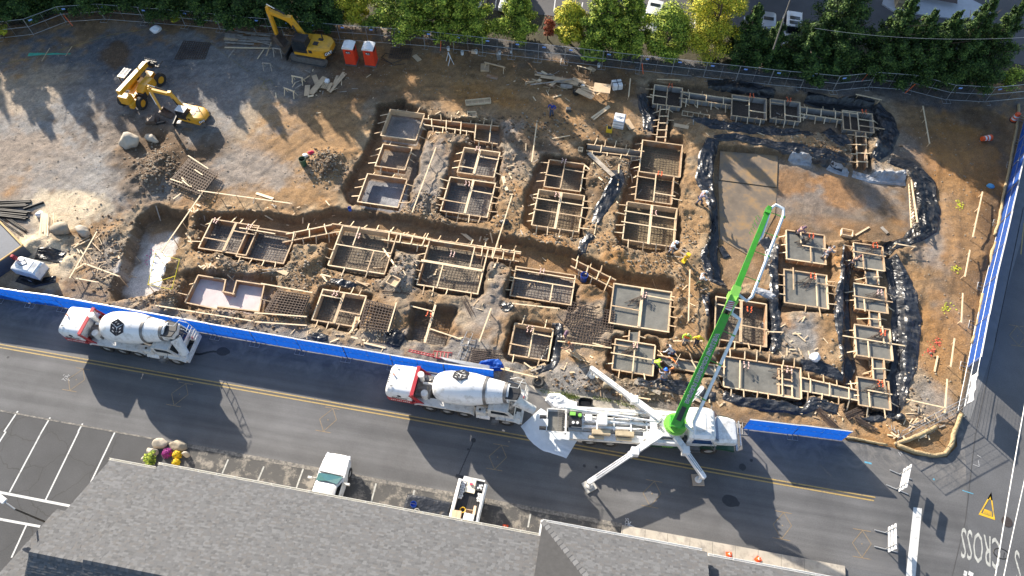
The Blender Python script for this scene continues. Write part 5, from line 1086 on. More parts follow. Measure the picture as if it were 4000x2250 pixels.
for k in range(12): gr.bar((-2.35, -.75 + k * .137, 1.5), (-1.95, -.75 + k * .137, 1.5), .03, .05)
gr.bar((-2.35, -.8, 1.5), (-2.35, .8, 1.5), .04, .05); P_(t, 'hopper_grate', gr, STL)
hc = MB(); hc.prism([(-3.05, -.75), (-2.0, -.75), (-2.0, .75), (-3.05, .75)], 1.2, 1.28); P_(t, 'fresh_concrete', hc, WETC)
# gas strut and hoses
hs = MB()
for k in range(7):
    y = rr.uniform(-.5, .5); hs.tube([(2.6, y, 1.5), (3.3, y + rr.uniform(-.3, .3), 1.75), (4.2, rr.uniform(-.6, .6), 1.5), (4.9, rr.uniform(-.3, .3), 1.9)], .025, 5)
P_(t, 'hydraulic_hoses', hs, RUBW)
# cab
cb = MB(); sec = []
for x, zt, b in ((6.62, 2.75, 1.05), (6.8, 2.92, 1.12), (7.9, 3.0, 1.14), (8.25, 2.9, 1.1), (8.42, 2.75, 1.04)): sec.append([(x, -b, 2.2), (x, -b, zt - .2), (x, -b + .2, zt), (x, b - .2, zt), (x, b, zt - .2), (x, b, 2.2)])
cb.loft(sec); cb.side([(6.6, 1.05), (6.6, 2.22), (8.5, 2.22), (8.75, 1.9), (8.75, 1.05)], -1.08, 1.08); P_(t, 'cab', cb, WP_, smooth=True, auto=35)
rb = MB()
for k in range(4): rb.box(8.15, -.6 + k * .38, 3.0, .22, .1, .06)
rb.box(7.3, 0, 3.0, .9, 1.3, .05); P_(t, 'roof_ridges', rb, WP_, bevel=.02)
gl = MB(); gl.bar((8.42, 0, 2.72), (8.8, 0, 1.98), 1.95, .03, up=(.9, 0, .45)); gl.side([(6.95, 1.8), (6.95, 2.5), (8.1, 2.5), (8.4, 1.8)], -1.15, -1.09); gl.side([(6.95, 1.8), (6.95, 2.5), (8.1, 2.5), (8.4, 1.8)], 1.09, 1.15); P_(t, 'cab_glass', gl, mat('blue_windscreen_glass', (.012, .05, .15), .1, var=.1, spec=.9))
hd = MB(); hd.loft([[(x, -b, 1.05), (x, -b, z - .18), (x, -b + .22, z), (x, b - .22, z), (x, b, z - .18), (x, b, 1.05)] for x, z, b in ((8.76, 2.0, 1.0), (9.6, 1.9, .95), (10.1, 1.75, .86), (10.25, 1.5, .78))]); P_(t, 'bonnet', hd, WP_, smooth=True, auto=35)
fd = MB()
for s in (-1, 1): fd.loft([[(x, s * .8, z - .25), (x, s * 1.24, z - .25), (x, s * 1.24, z), (x, s * .8, z + .05)] for x, z in ((7.6, 1.0), (7.85, 1.25), (8.9, 1.32), (9.6, 1.2), (10.1, .95))])
P_(t, 'fender', fd, DGR); bp = MB(); bp.box(10.35, 0, .62, .14, 2.2, .35); bp.tube([(10.45, -.9, .6), (10.5, -.9, 1.3), (10.5, .9, 1.3), (10.45, .9, .6)], .035, 6); P_(t, 'bumper', bp, CHR)
mi = MB()
for s in (-1, 1): mi.tube([(8.3, s * 1.1, 2.2), (8.45, s * 1.5, 2.2), (8.45, s * 1.5, 1.7), (8.3, s * 1.1, 1.6)], .02, 5); mi.box(8.46, s * 1.52, 1.95, .05, .18, .45)
mi.box(7.2, -1.3, .75, 1.1, .25, .05); mi.box(7.2, -1.25, 1.1, .9, .2, .05); P_(t, 'mirror', mi, STL)
ck = MB(); ck.box(6.45, -.9, 1.7, .2, .25, 1.2); ck.box(6.45, .9, 1.7, .2, .25, 1.2); P_(t, 'exhaust', ck, BLKP)
# outriggers
TUR = loc_(8.03, 19.28, 0); TX, TY = TUR.x, TUR.y
bs = MB(); bs.box(TX - .3, 0, 1.5, 2.6, 1.5, .5); bs.cyl(TX, TY, 1.7, 2.35, .62, 24); bs.bar((TX - 1.9, -1.05, 1.45), (TX + .6, -1.05, 1.45), .3, .35); bs.bar((TX - 1.9, 1.05, 1.45), (TX + .6, 1.05, 1.45), .3, .35)
for k in range(4): bs.box(TX - .6, -.95 + .0 * k, 1.66, 2.0 - k * .3, .05, .06)
P_(t, 'pedestal', bs, WP_, bevel=.02)
for i, (px, py, sx, sy) in enumerate(((1.97, 22.89, -.9, .55), (2.82, 14.65, -.9, -.55), (10.25, 16.42, .1, -.65), (9.84, 22.69, .1, .65))):
    e = loc_(px, py, 0); s0 = Vector((TX + sx, TY + sy, 1.75)); tip = Vector((e.x, e.y, 1.32)); dd = (tip - s0); s1 = s0 + dd * .38
    a = MB(); a.bar(s0, s1 + dd * .08, .42, .46); a.bar(s1, tip + dd.normalized() * .16, .32, .36); a.tube([tip + Vector((0, 0, -.18)) + dd.normalized() * .16, tip + Vector((0, 0, .18)) + dd.normalized() * .16], .16, 12); a.box(*(s1), .5, .55, .6)
    leg = P_(t, 'outrigger', a, WP_)
    gsl = MB(); nn = Vector((-dd.y, dd.x, 0)).normalized()
    for k in (-.07, .07): gsl.bar(s0 + dd * .45 + nn * k + Vector((0, 0, .165)), tip - dd * .06 + nn * k + Vector((0, 0, .183)), .035, .03)
    P_(leg, 'slot', gsl, STL)
    j = MB(); j.tube([(e.x, e.y, 1.2), (e.x, e.y, .75)], .1, 12); j.tube([(e.x, e.y, .8), (e.x, e.y, .2)], .07, 12); j.tube([(e.x, e.y, .14), (e.x, e.y, .22), (e.x, e.y, .3)], [.25, .24, .1], 20); P_(leg, 'jack', j, DW_, smooth=True, auto=40)
    gz = G(px, py) if i in (0, 3) else 0
    pd = MB(); pd.box(0, 0, .06, .82, .82, .1); o = obj('outrigger_pad', pd, mat('grey_pad', (.42, .41, .38), .8, var=.12, scale=4) if i < 2 else mat('tan_pad', (.40, .32, .24), .8, var=.12, scale=4), bevel=.02); o.location = (px, py, max(gz, 0) + .0); o.rotation_euler = (0, 0, (rad(-22), rad(38), rad(10), rad(-15))[i] + YAW * 0)
    tag(o, ('grey square pad on the soil under the upper left outrigger jack', 'grey square pad tilted on the road under the lower left outrigger jack', 'tan square pad on the road below the white cab', 'tan square pad on the soil beside the green boom foot')[i], 'outrigger pad', 'outrigger pads under the pump truck')
# turret and boom
tu = MB(); tu.cyl(TX, TY, 2.35, 2.52, .80, 32); tu.cyl(TX, TY, 2.52, 2.62, .72, 32)
for k in range(28): a = 2 * math.pi * k / 28; tu.cyl(TX + .75 * math.cos(a), TY + .75 * math.sin(a), 2.5, 2.56, .025, 6)
P_(t, 'turret_ring', tu, GRN2)
B0 = loc_(8.02, 19.15, 3.35); B1 = loc_(*(W(1836, 768, 9.0))); B2 = loc_(*(W(1936, 520, 11.2)))
def taper(mb, a, b, w0, h0, w1, h1, up):
    a = Vector(a); b = Vector(b); d = (b - a).normalized(); sd = d.cross(up).normalized(); u = sd.cross(d).normalized()
    mb.loft([[c + sd * (x * w / 2) + u * (y * h / 2) for x, y in ((-1, -1), (1, -1), (1, 1), (-1, 1))] for c, w, h in ((a, w0, h0), (b, w1, h1))]); return sd, u, d
UP = Vector((0, 0, 1))
tb = MB(); tb.bar(Vector((TX, TY, 2.6)), B0, .5, .9, up=(1, 0, 0)); tb.bar(B0 + Vector((.0, -.4, -.1)), B0 + Vector((0, .4, -.1)), .95, .3); P_(t, 'turret_post', tb, GRN)
s1 = MB(); sd, u1, d1 = taper(s1, B0 - (B1 - B0).normalized() * .35, B1 - (B1 - B0).normalized() * .6, .72, .62, .52, .46, UP)
bm1 = P_(t, 'boom_section', s1, GRN, bevel=.015)
gl2 = MB(); taper(gl2, B0 + (B1 - B0) * .02 + u1 * .33, B0 + (B1 - B0) * .14 + u1 * .33, .34, .05, .3, .05, UP); P_(bm1, 'boom_recess', gl2, BLKP)
mid = B0.lerp(B1, .47) + u1 * .285
tex = text_mb('WILLIAMS CONCRETE PUMPING', .36, .006, .02); ex = -d1; ey = sd if (sd.cross(ex)).dot(u1) > 0 else -sd; ey = u1.cross(ex)
tex.v = [tuple(mid + ex * v[0] * 1.0 + ey * v[1] + u1 * (v[2] + .012)) for v in tex.v]; P_(bm1, 'boom_lettering', tex, WP_)
tex = text_mb('WILLIAMS CONCRETE PUMPING', .36, .006, .0); tex.v = [tuple(mid + ex * v[0] * 1.0 + ey * v[1] + u1 * (v[2] + .022)) for v in tex.v]; P_(bm1, 'boom_letter_faces', tex, INK)
kn = MB(); k0 = B1 - d1 * .7
for s in (-.24, .24): kn.bar(k0 + sd * s, B1 + d1 * .75 + sd * s + u1 * .1, .06, .55, up=u1)
kn.bar(B1 + d1 * .1 - sd * .3, B1 + d1 * .1 + sd * .3, .35, .4); P_(bm1, 'knuckle_plates', kn, GRN2)
st = MB()
for k in range(4): st.bar(B1 - d1 * (.2 - k * .13) - sd * .2 + u1 * .3, B1 - d1 * (.1 - k * .13) + sd * .2 + u1 * .3, .06, .02)
P_(bm1, 'warning_stripe', st, REDP); wp2 = MB(); wp2.bar(B1 - d1 * .3 + u1 * .28, B1 + d1 * .35 + u1 * .28, .42, .02); P_(bm1, 'stripe_plate', wp2, WP_)
E1 = B1 + (B2 - B1).normalized() * .1
s2 = MB(); sd2, u2, d2 = taper(s2, B1 + (B2 - B1).normalized() * .55, B2, .42, .42, .30, .30, UP); bm2 = P_(t, 'boom_section', s2, GRN, bevel=.01)
ek = MB(); ek.bar(B1 + d2 * .1, B1 + d2 * 1.35, .55, .55); ek.box(*(B1 + d2 * .5), .6, .7, .6); P_(bm2, 'knuckle', ek, GRN2)
ep = MB(); ep.bar(B2 - d2 * .4 - sd2 * .2, B2 - d2 * .4 + sd2 * .2, .4, .35)
for k in range(5): c = B2 - d2 * (1.0 + k * .3) - sd2 * .3; ep.tube([c, c - sd2 * .2 + d2 * .12, c - sd2 * .3 - d2 * .05, c - sd2 * .15 - d2 * .15], .02, 5)
P_(bm2, 'boom_fittings', ep, GRN)
pi = MB(); off = sd * 1.0; o1 = B0 + off * 1.0
if (loc_(20, 19, 3) - B0).dot(sd) < 0: off = -off
off2 = sd2 * (1.1 if (loc_(20, 25, 3) - B0).dot(sd2) > 0 else -1.1)
pA = [Vector((TX + .55, TY - .2, 3.0)), B0 + off * 1.35 + d1 * -.25, B0 + off + d1 * .4, B1 + off - d1 * 1.1, B1 + off * .95 - d1 * .6, B1 + off * .3 - d1 * .45]
pi.tube(pA, .115, 10); P_(t, 'delivery_pipe', pi, mat('pale_blue_pipe', (.62, .68, .72), .4, var=.06), smooth=True, auto=50)
pi = MB(); pi.tube([B1 + off2 * .2 + d2 * .9, B1 + off2 * .8 + d2 * .7, B1 + off2 + d2 * 1.1, B2 + off2 * .95 - d2 * .25, B2 + off2 * .8 + d2 * .2, B2 + off2 * .3 + d2 * .28, B2 + off2 * .1 - d2 * .1, B2 + off2 * .22 - d2 * 2.2, B2 + off2 * .1 - d2 * 2.6], .105, 10); pi.tube([B1 + d1 * -.4 + off * .3, B1 + off2 * .22 + d2 * .9], .075, 8); P_(t, 'delivery_pipe', pi, MATS['pale_blue_pipe'], smooth=True, auto=50)
br = MB()
for k in (.25, .55, .8): c = B0.lerp(B1, k); br.tube([c, c + off], .03, 5); br.tube([c + off - d1 * .05, c + off + d1 * .05], .12, 10)
for k in (.3, .55, .75, .95): c = B1.lerp(B2, k); br.tube([c, c + off2], .03, 5); br.tube([c + off2 - d2 * .05, c + off2 + d2 * .05], .115, 10)
P_(t, 'pipe_brackets', br, GRN)
cy = MB(); cy.tube([B0 + Vector((0, 0, -.5)) + d1 * .3, B0.lerp(B1, .3) - u1 * .45], .12, 10); cy.tube([B1 - d1 * 1.6 - u1 * .35, B1 + u1 * .1 - d1 * .2], .09, 8); P_(t, 'boom_cylinder', cy, BLKP)
# rear plastic sheets and chute between the trucks
crumple('plastic_sheet', 'clear white plastic sheet spread on the road under the pump hopper', 'plastic sheet', [(1335,1050),(1370,1085),(1410,1110),(1440,1128)], [2.0,2.4,2.2,1.8], mat('milky_plastic', (.66, .72, .78), .35, var=.08, scale=1.5), 50, amp=.05, lift=.02, group=None)
crumple('plastic_sheet', 'bunched white plastic bag on the kerb behind the pump hopper', 'plastic sheet', [(1375,1000),(1400,1010),(1425,1022),(1455,1020)], [.7,1.4,1.2,.6], TARPW, 51, amp=.45, lift=.12)
bn = thing('rubber_tub', 'open dark rubber tub on the pavement beside the pump truck', 'tub', tuple(W(1472, 1018)), rad(5)); mb = MB()
mb.loft([[(x * s_, y * s_, z) for x, y in ((-.5, -.32), (.5, -.32), (.55, .3), (.3, .38), (-.4, .38), (-.55, .1))] for z, s_ in ((.02, .7), (.4, 1.), (.4, .93), (.06, .65))]); P_(bn, 'tub_wall', mb, BLK); fl = MB(); fl.prism([(-.33, -.2), (.33, -.2), (.33, .22), (-.33, .22)], .05, .1); P_(bn, 'tub_floor', fl, MUD)

# ---- tracked excavators
def tracks(t, L, wd, gauge, h, m=None):
    for s in (-1, 1):
        o = [(-L / 2 + h / 2, 0), (L / 2 - h / 2, 0)]; mb = MB(); k = 8; pts = []
        for i in range(k + 1): a = math.pi / 2 + math.pi * i / k; pts.append((-L / 2 + h / 2 + h / 2 * math.cos(a), h / 2 + h / 2 * math.sin(a)))
        for i in range(k + 1): a = -math.pi / 2 + math.pi * i / k; pts.append((L / 2 - h / 2 + h / 2 * math.cos(a), h / 2 + h / 2 * math.sin(a)))
        mb.side([(p[0] * .94, h / 2 + (p[1] - h / 2) * .8) for p in pts], s * gauge - wd * .35, s * gauge + wd * .35); fr = P_(t, 'track_frame', mb, STL)
        sh = MB(); per = 0; P = pts + [pts[0]]
        for i in range(len(P) - 1):
            a, b = Vector((P[i][0], 0, P[i][1])), Vector((P[i + 1][0], 0, P[i + 1][1])); n = max(1, int((b - a).length / .17))
            for j in range(n):
                c = a.lerp(b, (j + .5) / n); d = (b - a).normalized(); sh.bar(c - d * .07 + Vector((0, s * gauge, 0)), c + d * .07 + Vector((0, s * gauge, 0)), wd, .05, up=(d.z, 0, -d.x))
        P_(t, 'track', sh, m or STL)
def excavator(label, loc, rz, house, sc, cabdark, boom, big):
    t = thing('tracked_excavator', label, 'excavator', loc, rz); tracks(t, 3.9 * sc, .5 * sc, 1.05 * sc, .82 * sc)
    u = MB(); u.box(0, 0, .7 * sc, 1.6 * sc, 1.7 * sc, .3 * sc); u.cyl(0, 0, .8 * sc, 1.0 * sc, .6 * sc, 20); P_(t, 'undercarriage', u, BLKP)
    if big is not None: bl = MB(); bl.bar((-2.25 * sc, -1.35 * sc, .45 * sc), (-2.25 * sc, 1.35 * sc, .45 * sc), .12 * sc, .65 * sc); bl.bar((-1.4 * sc, -.5 * sc, .45 * sc), (-2.2 * sc, -.5 * sc, .4 * sc), .15 * sc, .2 * sc); bl.bar((-1.4 * sc, .5 * sc, .45 * sc), (-2.2 * sc, .5 * sc, .4 * sc), .15 * sc, .2 * sc); P_(t, 'dozer_blade', bl, BLKP)
    h = Matrix.Rotation(house, 4, 'Z')
    def HB(f): m = MB(); f(m); return m.xform(Matrix.Rotation(house, 4, 'Z') @ Matrix.Scale(sc, 4))
    P_(t, 'house', HB(lambda m: (m.box(.35, 0, 1.15, 3.2, 2.35, .3), m.loft([[(x, -b, 1.25), (x, -b, z - .15), (x, -b + .2, z), (x, b - .2, z), (x, b, z - .15), (x, b, 1.25)] for x, z, b in ((.2, 2.0, 1.18), (1.5, 2.05, 1.18), (2.05, 2.0, 1.02), (2.4, 1.85, .7))]), m.box(-.75, .75, 1.55, 1.7, .75, .55))), CATY, smooth=True, auto=35)
    P_(t, 'house_panels', HB(lambda m: (m.box(1.2, .3, 2.06, .5, .3, .05), m.box(.9, -.35, 2.06, .5, .5, .02), m.box(.55, -1.19, 1.65, .35, .02, .35), m.tube([(1.25, .55, 2.0), (1.25, .55, 2.5)], .06, 8), m.bar((-.9, 1.16, 1.9), (.2, 1.16, 2.3), .03, .03))), BLKP)
    def logo(p, ex, ey, s): 
        R = Matrix.Rotation(house, 4, 'Z') @ Matrix.Scale(sc, 4); o = R @ Vector(p); a = (R.to_3x3() @ Vector(ex)).normalized(); b = (R.to_3x3() @ Vector(ey)).normalized()
        q = MB(); n = a.cross(b); q.add([o - a * s * 1.0 - b * s * .45, o + a * s * 1.0 - b * s * .45, o + a * s * 1.0 + b * s * .45, o - a * s * 1.0 + b * s * .45], [(0, 1, 2, 3)]); q.v = [tuple(Vector(v) + n * .006) for v in q.v]; P_(t, 'logo_plate', q, INK)
        glyph(t, 'logo_letters', 'CAT', s * .95, o + n * .006, a, b, WP_, .015)
    logo((2.30, -.88, 1.55), (.62, .78, 0), (0, 0, 1), .42 * sc)
    P_(t, 'cab', HB(lambda m: m.side([(-1.35, 1.1), (-1.3, 2.3), (-1.1, 2.75), (.2, 2.75), (.28, 1.2)], -1.15, -.15)), BLKP)
    P_(t, 'cab_roof', HB(lambda m: (m.box(-.45, -.65, 2.78, 1.4, 1.02, .06), [m.box(-.45, -1.0 + k * .17, 2.82, 1.2, .05, .03) for k in range(5)])), BLKP if cabdark else mat('pale_cab_roof', (.55, .57, .58), .45, var=.05))
    P_(t, 'cab_glass', HB(lambda m: (m.side([(-1.2, 1.6), (-1.2, 2.2), (-1.0, 2.6), (.1, 2.6), (.15, 1.6)], -1.165, -1.155), m.bar((-1.36, -.65, 1.4), (-1.2, -.65, 2.62), .8, .02, up=(1, 0, .1)))), GLS)
    b0, pk, el, wr, bk = [Vector(v) for v in boom]      # foot, bend, elbow, wrist, bucket tip
    m = MB(); m.bar(b0, pk, .42 * sc, .55 * sc); m.bar(pk - (pk - b0).normalized() * .15, el, .36 * sc, .42 * sc); m.box(*pk, .5 * sc, .44 * sc, .6 * sc); P_(t, 'boom', m, CATY, bevel=.02)
    m = MB(); ad = (wr - el).normalized(); m.bar(el - ad * .5 * sc, wr, .3 * sc, .38 * sc); m.box(*el, .4 * sc, .36 * sc, .5 * sc); P_(t, 'stick', m, CATY, bevel=.02)
    m = MB(); n = (pk - b0).cross(el - pk).normalized(); m.tube([b0 + Vector((-.3 * sc, .25 * sc, -.1)), b0.lerp(pk, .8) + Vector((0, .25 * sc, -.1))], .09 * sc, 8); m.tube([b0 + Vector((-.3 * sc, -.25 * sc, -.1)), b0.lerp(pk, .8) + Vector((0, -.25 * sc, -.1))], .09 * sc, 8); P_(t, 'boom_cylinder', m, BLKP)
    m = MB(); a = pk.lerp(el, .2) + Vector((0, 0, .38 * sc)); b = el + Vector((0, 0, .35 * sc)) - ad * .4 * sc; m.tube([a, a.lerp(b, .55)], .09 * sc, 8); P_(t, 'stick_cylinder', m, BLKP); m = MB(); m.tube([a.lerp(b, .5), b], .055 * sc, 8); m.tube([el.lerp(wr, .15) + Vector((-.3 * sc, 0, 0)), el.lerp(wr, .75) + Vector((-.25 * sc, 0, 0))], .06 * sc, 8); P_(t, 'cylinder_rod', m, CHR)
    wb = .95 * sc; bd = (bk - wr); ax = Vector((-bd.z, 0, bd.x)).normalized(); ins = []
    m = MB(); prof = [wr + Vector((.15, 0, .05)) * sc, wr + Vector((-.25, 0, -.1)) * sc, wr + bd * .35 + Vector((-.5, 0, -.05)) * sc, wr + bd * .75 + Vector((-.42, 0, -.2)) * sc, bk + Vector((-.05, 0, -.12)) * sc, bk, wr + bd * .6 + Vector((-.3, 0, -.1)) * sc, wr + bd * .35 + Vector((-.35, 0, 0)) * sc]
    m.side([(p.x, p.z) for p in prof], wr.y - wb / 2, wr.y + wb / 2)
    for s in (-1, 1): m.side([(p.x, p.z) for p in (prof[0], prof[1], prof[2], prof[3], prof[4], prof[5])], wr.y + s * wb / 2 - .02, wr.y + s * wb / 2 + .02)
    for k in range(5): m.box(bk.x + .06 * sc, wr.y - wb / 2 + (k + .5) * wb / 5, bk.z - .05 * sc, .16 * sc, .06 * sc, .07 * sc)
    P_(t, 'bucket', m, mat('rusty_bucket', (.13, .10, .08), .6, metal=.3, var=.3)); return t
excavator('large yellow excavator with raised arm beside the two red toilets', (-30.0, 52.85, 0), rad(-3), rad(0), 1.0, True, [(-.5, .35, 1.7), (-1.6, .40, 3.9), (-3.55, .30, 4.55), (-3.5, .25, 1.9), (-2.9, .2, .8)], 1)
excavator('small yellow excavator with white cab roof below the telehandler', (-38.2, 42.3, 0), rad(6), rad(-14), .70, False, [(-.5, .25, 1.1), (-1.6, .85, 2.6), (-3.5, 1.1, 2.7), (-3.0, .4, .9), (-2.2, .2, .15)], 1)
bk2 = thing('digger_bucket', 'rusty loose digger bucket and black quick hitch lying left of the small excavator', 'bucket', tuple(WG(385, 305)), rad(20)); mb = MB(); mb.side([(-.5, 0), (-.6, .3), (-.3, .5), (.3, .45), (.35, .4), (-.25, .4), (-.45, .2), (-.4, .05), (.4, .05), (.45, 0)], -.45, .45); mb.side([(-.5, 0), (-.6, .3), (-.3, .5), (.3, .45), (.45, 0)], -.47, -.43); P_(bk2, 'shell', mb, MATS['rusty_bucket']); mb = MB(); mb.bar((.4, -.5, .1), (1.2, -.4, .15), .2, .2); mb.bar((.5, -.6, .1), (.6, .2, .2), .1, .1); P_(bk2, 'hitch', mb, BLKP)

# ---- telehandler
t = thing('telehandler', 'yellow telehandler with black forks parked behind the small excavator', 'telehandler', tuple(W(362, 238, 0)), rad(84))
O = t.location.copy(); tw_ = t.matrix_basis.inverted()
for x in (-1.55, 1.75):
    for y in (-1.0, 1.0): wheel(t, x, y, .62, .62, .42, CATY, steer=rad(-12) if x > 0 else 0)
b = MB(); b.box(.0, 0, .95, 4.2, .9, .4); b.loft([[(x, -.45 - w_, .8), (x, -.45 - w_, z - .2), (x, -.55 - w_ + .1, z), (x, -.45, z), (x, -.4, .8)] for x, z, w_ in ((-1.0, 1.5, .75), (-.3, 1.75, .8), (.9, 1.65, .8), (1.1, 1.2, .7))]); b.box(-2.0, 0, 1.3, .7, 1.1, .9); b.box(-2.1, -.65, .95, .9, .4, .5); P_(t, 'body', b, CATY, bevel=.04)
b = MB(); b.box(-.95, -.85, 1.05, .5, .8, .6); b.tube([(0, -1., .62), (0, 1., .62)], .1, 8); P_(t, 'grille', b, BLKP)
b = MB(); b.bar((-2.35, .05, 2.35), (2.1, .05, 2.05), .42, .48); P_(t, 'boom', b, CATY, bevel=.02); b = MB(); b.bar((-2.3, .30, 2.4), (2.1, .30, 2.1), .06, .2); b.bar((1.9, .05, 2.05), (2.5, .05, 1.9), .34, .38); P_(t, 'boom_rail', b, BLKP)
b = MB(); b.box(0, .88, 1.2, 1.2, .7, .6); P_(t, 'cab_base', b, CATY)
b = MB()
for x in (-.55, .6):
    for y in (.55, 1.2): b.bar((x, y, 1.4), (x * .9, y, 2.45), .06, .06)
P_(t, 'cab_frame', b, BLKP); b = MB(); b.box(-.45, .87, 2.5, .32, .75, .06); P_(t, 'cab_roof', b, mat('cream_roof', (.75, .62, .33), .5)); b = MB()
for k in range(8): b.bar((-.25 + k * .12, .52, 2.5), (-.25 + k * .12, 1.22, 2.5), .035, .03)
for y in (.52, .87, 1.22): b.bar((-.3, y, 2.5), (.65, y, 2.5), .035, .035)
P_(t, 'roof_guard', b, DW_)
b = MB(); b.box(2.65, -.1, 1.35, .15, 1.25, .12); b.box(2.65, -.1, 1.9, .12, 1.25, .12)
for k in range(7): b.bar((2.66, -.65 + k * .18, 1.35), (2.66, -.65 + k * .18, 2.2), .04, .04)
b.bar((2.2, -.1, 1.6), (2.65, -.1, 1.6), .5, .3)
for y in (-.5, .25): b.bar((2.7, y, 1.3), (3.6, y, 1.22), .12, .05)
P_(t, 'fork_carriage', b, BLKP)
b = MB(); b.box(.95, -.1, 1.75, .5, .5, .3); P_(t, 'engine_cover', b, STL)

# ---- pick-ups and cars
def car_body(t, secs, m, glass, name='body'):
    b = MB(); b.loft(secs); return P_(t, name, b, m, smooth=True, auto=32)
def sec_(x, w, zb, zt, sh=.12, fl=.94): return [(x, -w, zb), (x, -w, zb + (zt - zb) * .6), (x, -w * fl, zt - .04), (x, -w * .6, zt), (x, w * .6, zt), (x, w * fl, zt - .04), (x, w, zb + (zt - zb) * .6), (x, w, zb)]
def suv(label, loc, rz, m, roofdark=False, glassroof=0, L=4.7, rails=True, H=1.72, group=None, name='parked_car'):
    t = thing(name, label, 'car', loc, rz, group); h = L / 2
    car_body(t, [sec_(-h, .78, .45, .85), sec_(-h + .12, .9, .35, 1.0), sec_(-h + .9, .95, .32, 1.08), sec_(h - 1.6, .95, .32, 1.06), sec_(h - .35, .9, .34, .98), sec_(h - .05, .78, .42, .78)], m, GLS)
    c = MB(); c.loft([[(x, -w, 1.02), (x, -w * .86, z - .08), (x, -w * .6, z), (x, w * .6, z), (x, w * .86, z - .08), (x, w, 1.02)] for x, w, z in ((-h + .15, .84, 1.35), (-h + .55, .88, H - .03), (.0, .88, H), (.45, .88, H - .05), (h - 1.5, .86, 1.08))]); P_(t, 'cabin', c, m, smooth=True, auto=32)
    g = MB(); g.bar((.55, 0, H - .08), (h - 1.42, 0, 1.13), 1.40, .03, up=(.6, 0, 1)); P_(t, 'windscreen', g, GLS); g = MB(); g.bar((-h + .12, 0, 1.2), (-h + .42, 0, H - .18), 1.3, .03, up=(-1, 0, .4)); P_(t, 'rear_window', g, GLS)
    for s in (-1, 1):
        g = MB(); g.add([(-h + .75, s * .90, 1.1), (h - 1.75, s * .90, 1.1), (.45, s * .80, H - .14), (-h + .8, s * .80, H - .14)], [(0, 1, 2, 3), (3, 2, 1, 0)]); P_(t, 'side_window', g, GLS)
    for x in (-h + .85, h - .95):
        for s in (-1, 1): wheel(t, x, s * .84, .34, .34, .24)
    for k in range(glassroof): g = MB(); g.box(-.75 + k * .72 - (.2 if glassroof == 1 else 0), 0, H + .005, .5, 1.0, .02); P_(t, 'roof_window', g, GLS)
    if rails:
        r = MB()
        for s in (-1, 1): r.tube([(-h + .6, s * .68, H + .04), (.4, s * .68, H + .03)], .025, 5)
        P_(t, 'roof_rail', r, m)
    mr = MB()
    for s in (-1, 1): mr.box(h - 1.75, s * 1.02, 1.12, .16, .2, .14)
    P_(t, 'mirror', mr, BLKP)
    for s in (-1, 1): lt = MB(); lt.box(h - .18, s * .68, .78, .22, .3, .14, rz=-s * .4); P_(t, 'headlight', lt, mat('lamp_glass', (.7, .72, .75), .15, var=.02)); lt = MB(); lt.box(-h + .05, s * .72, .88, .1, .22, .24); P_(t, 'tail_light', lt, REDP)
    return t
SIL = mat('silver_paint', (.38, .39, .41), .35, metal=.5, var=.04); DKP = mat('dark_car_paint', (.02, .022, .026), .3, var=.05)
CP = 'cars in the north parking lot'
suv('white car parked nose down behind the loose light green tree', tuple(W(1637, 62)), rad(-97 + 0), WP_, glassroof=1, group=CP)
suv('white car with two dark roof windows beside the tall dark spruce', tuple(W(1985, 92)), rad(-93), WP_, glassroof=2, group=CP)
suv('silver and black car next to the white car with roof windows', tuple(W(1922, 92)), rad(-92), SIL, group=CP, H=1.5, rails=False, glassroof=1)
suv('dark car mostly hidden by the pointed conifer tip', tuple(W(1568, 18)), rad(-95), DKP, group=CP, H=1.5, rails=False)
suv('white car at the top edge peeking over the narrow conifer', tuple(W(1287, 5)), rad(-95), WP_, group=CP)
suv('grey car peeking over the lime maple and the sunlit conifers', tuple(W(1205, 0)), rad(-95), SIL, group=CP, H=1.5)
# pickup in front of the roof
t = thing('pickup_truck', 'white pickup nosing out of the roof edge towards the road', 'pickup truck', (-14.75, 10.55, 0), rad(90))
car_body(t, [sec_(-2.9, .9, .6, 1.15), sec_(-.9, .98, .5, 1.25), sec_(.9, 1.0, .45, 1.3), sec_(1.6, 1.0, .45, 1.32), sec_(2.3, .95, .5, 1.24), sec_(2.65, .87, .55, 1.14), sec_(2.85, .74, .58, 1.0), sec_(2.93, .55, .6, .88)], WP_, GLS)
c = MB(); c.loft([[(x, -w, 1.25), (x, -w * .84, z - .1), (x, -w * .6, z), (x, w * .6, z), (x, w * .84, z - .1), (x, w, 1.25)] for x, w, z in ((-1.2, .9, 1.8), (-.9, .92, 1.9), (.2, .92, 1.92), (.55, .9, 1.86), (1.3, .9, 1.3))]); P_(t, 'cabin', c, WP_, smooth=True, auto=32)
g = MB(); g.add([(.62, -.74, 1.82), (1.26, -.86, 1.36), (1.34, 0, 1.36), (1.26, .86, 1.36), (.62, .74, 1.82), (.70, 0, 1.86)], [(0, 1, 2, 3, 4, 5)]); g.v = [(x + .03, y, z + .04) for x, y, z in g.v]; P_(t, 'windscreen', g, GLT)
g = MB(); g.bar((1.36, -.85, 1.35), (1.42, .85, 1.35), .06, .03); P_(t, 'wiper_cowl', g, BLKP)
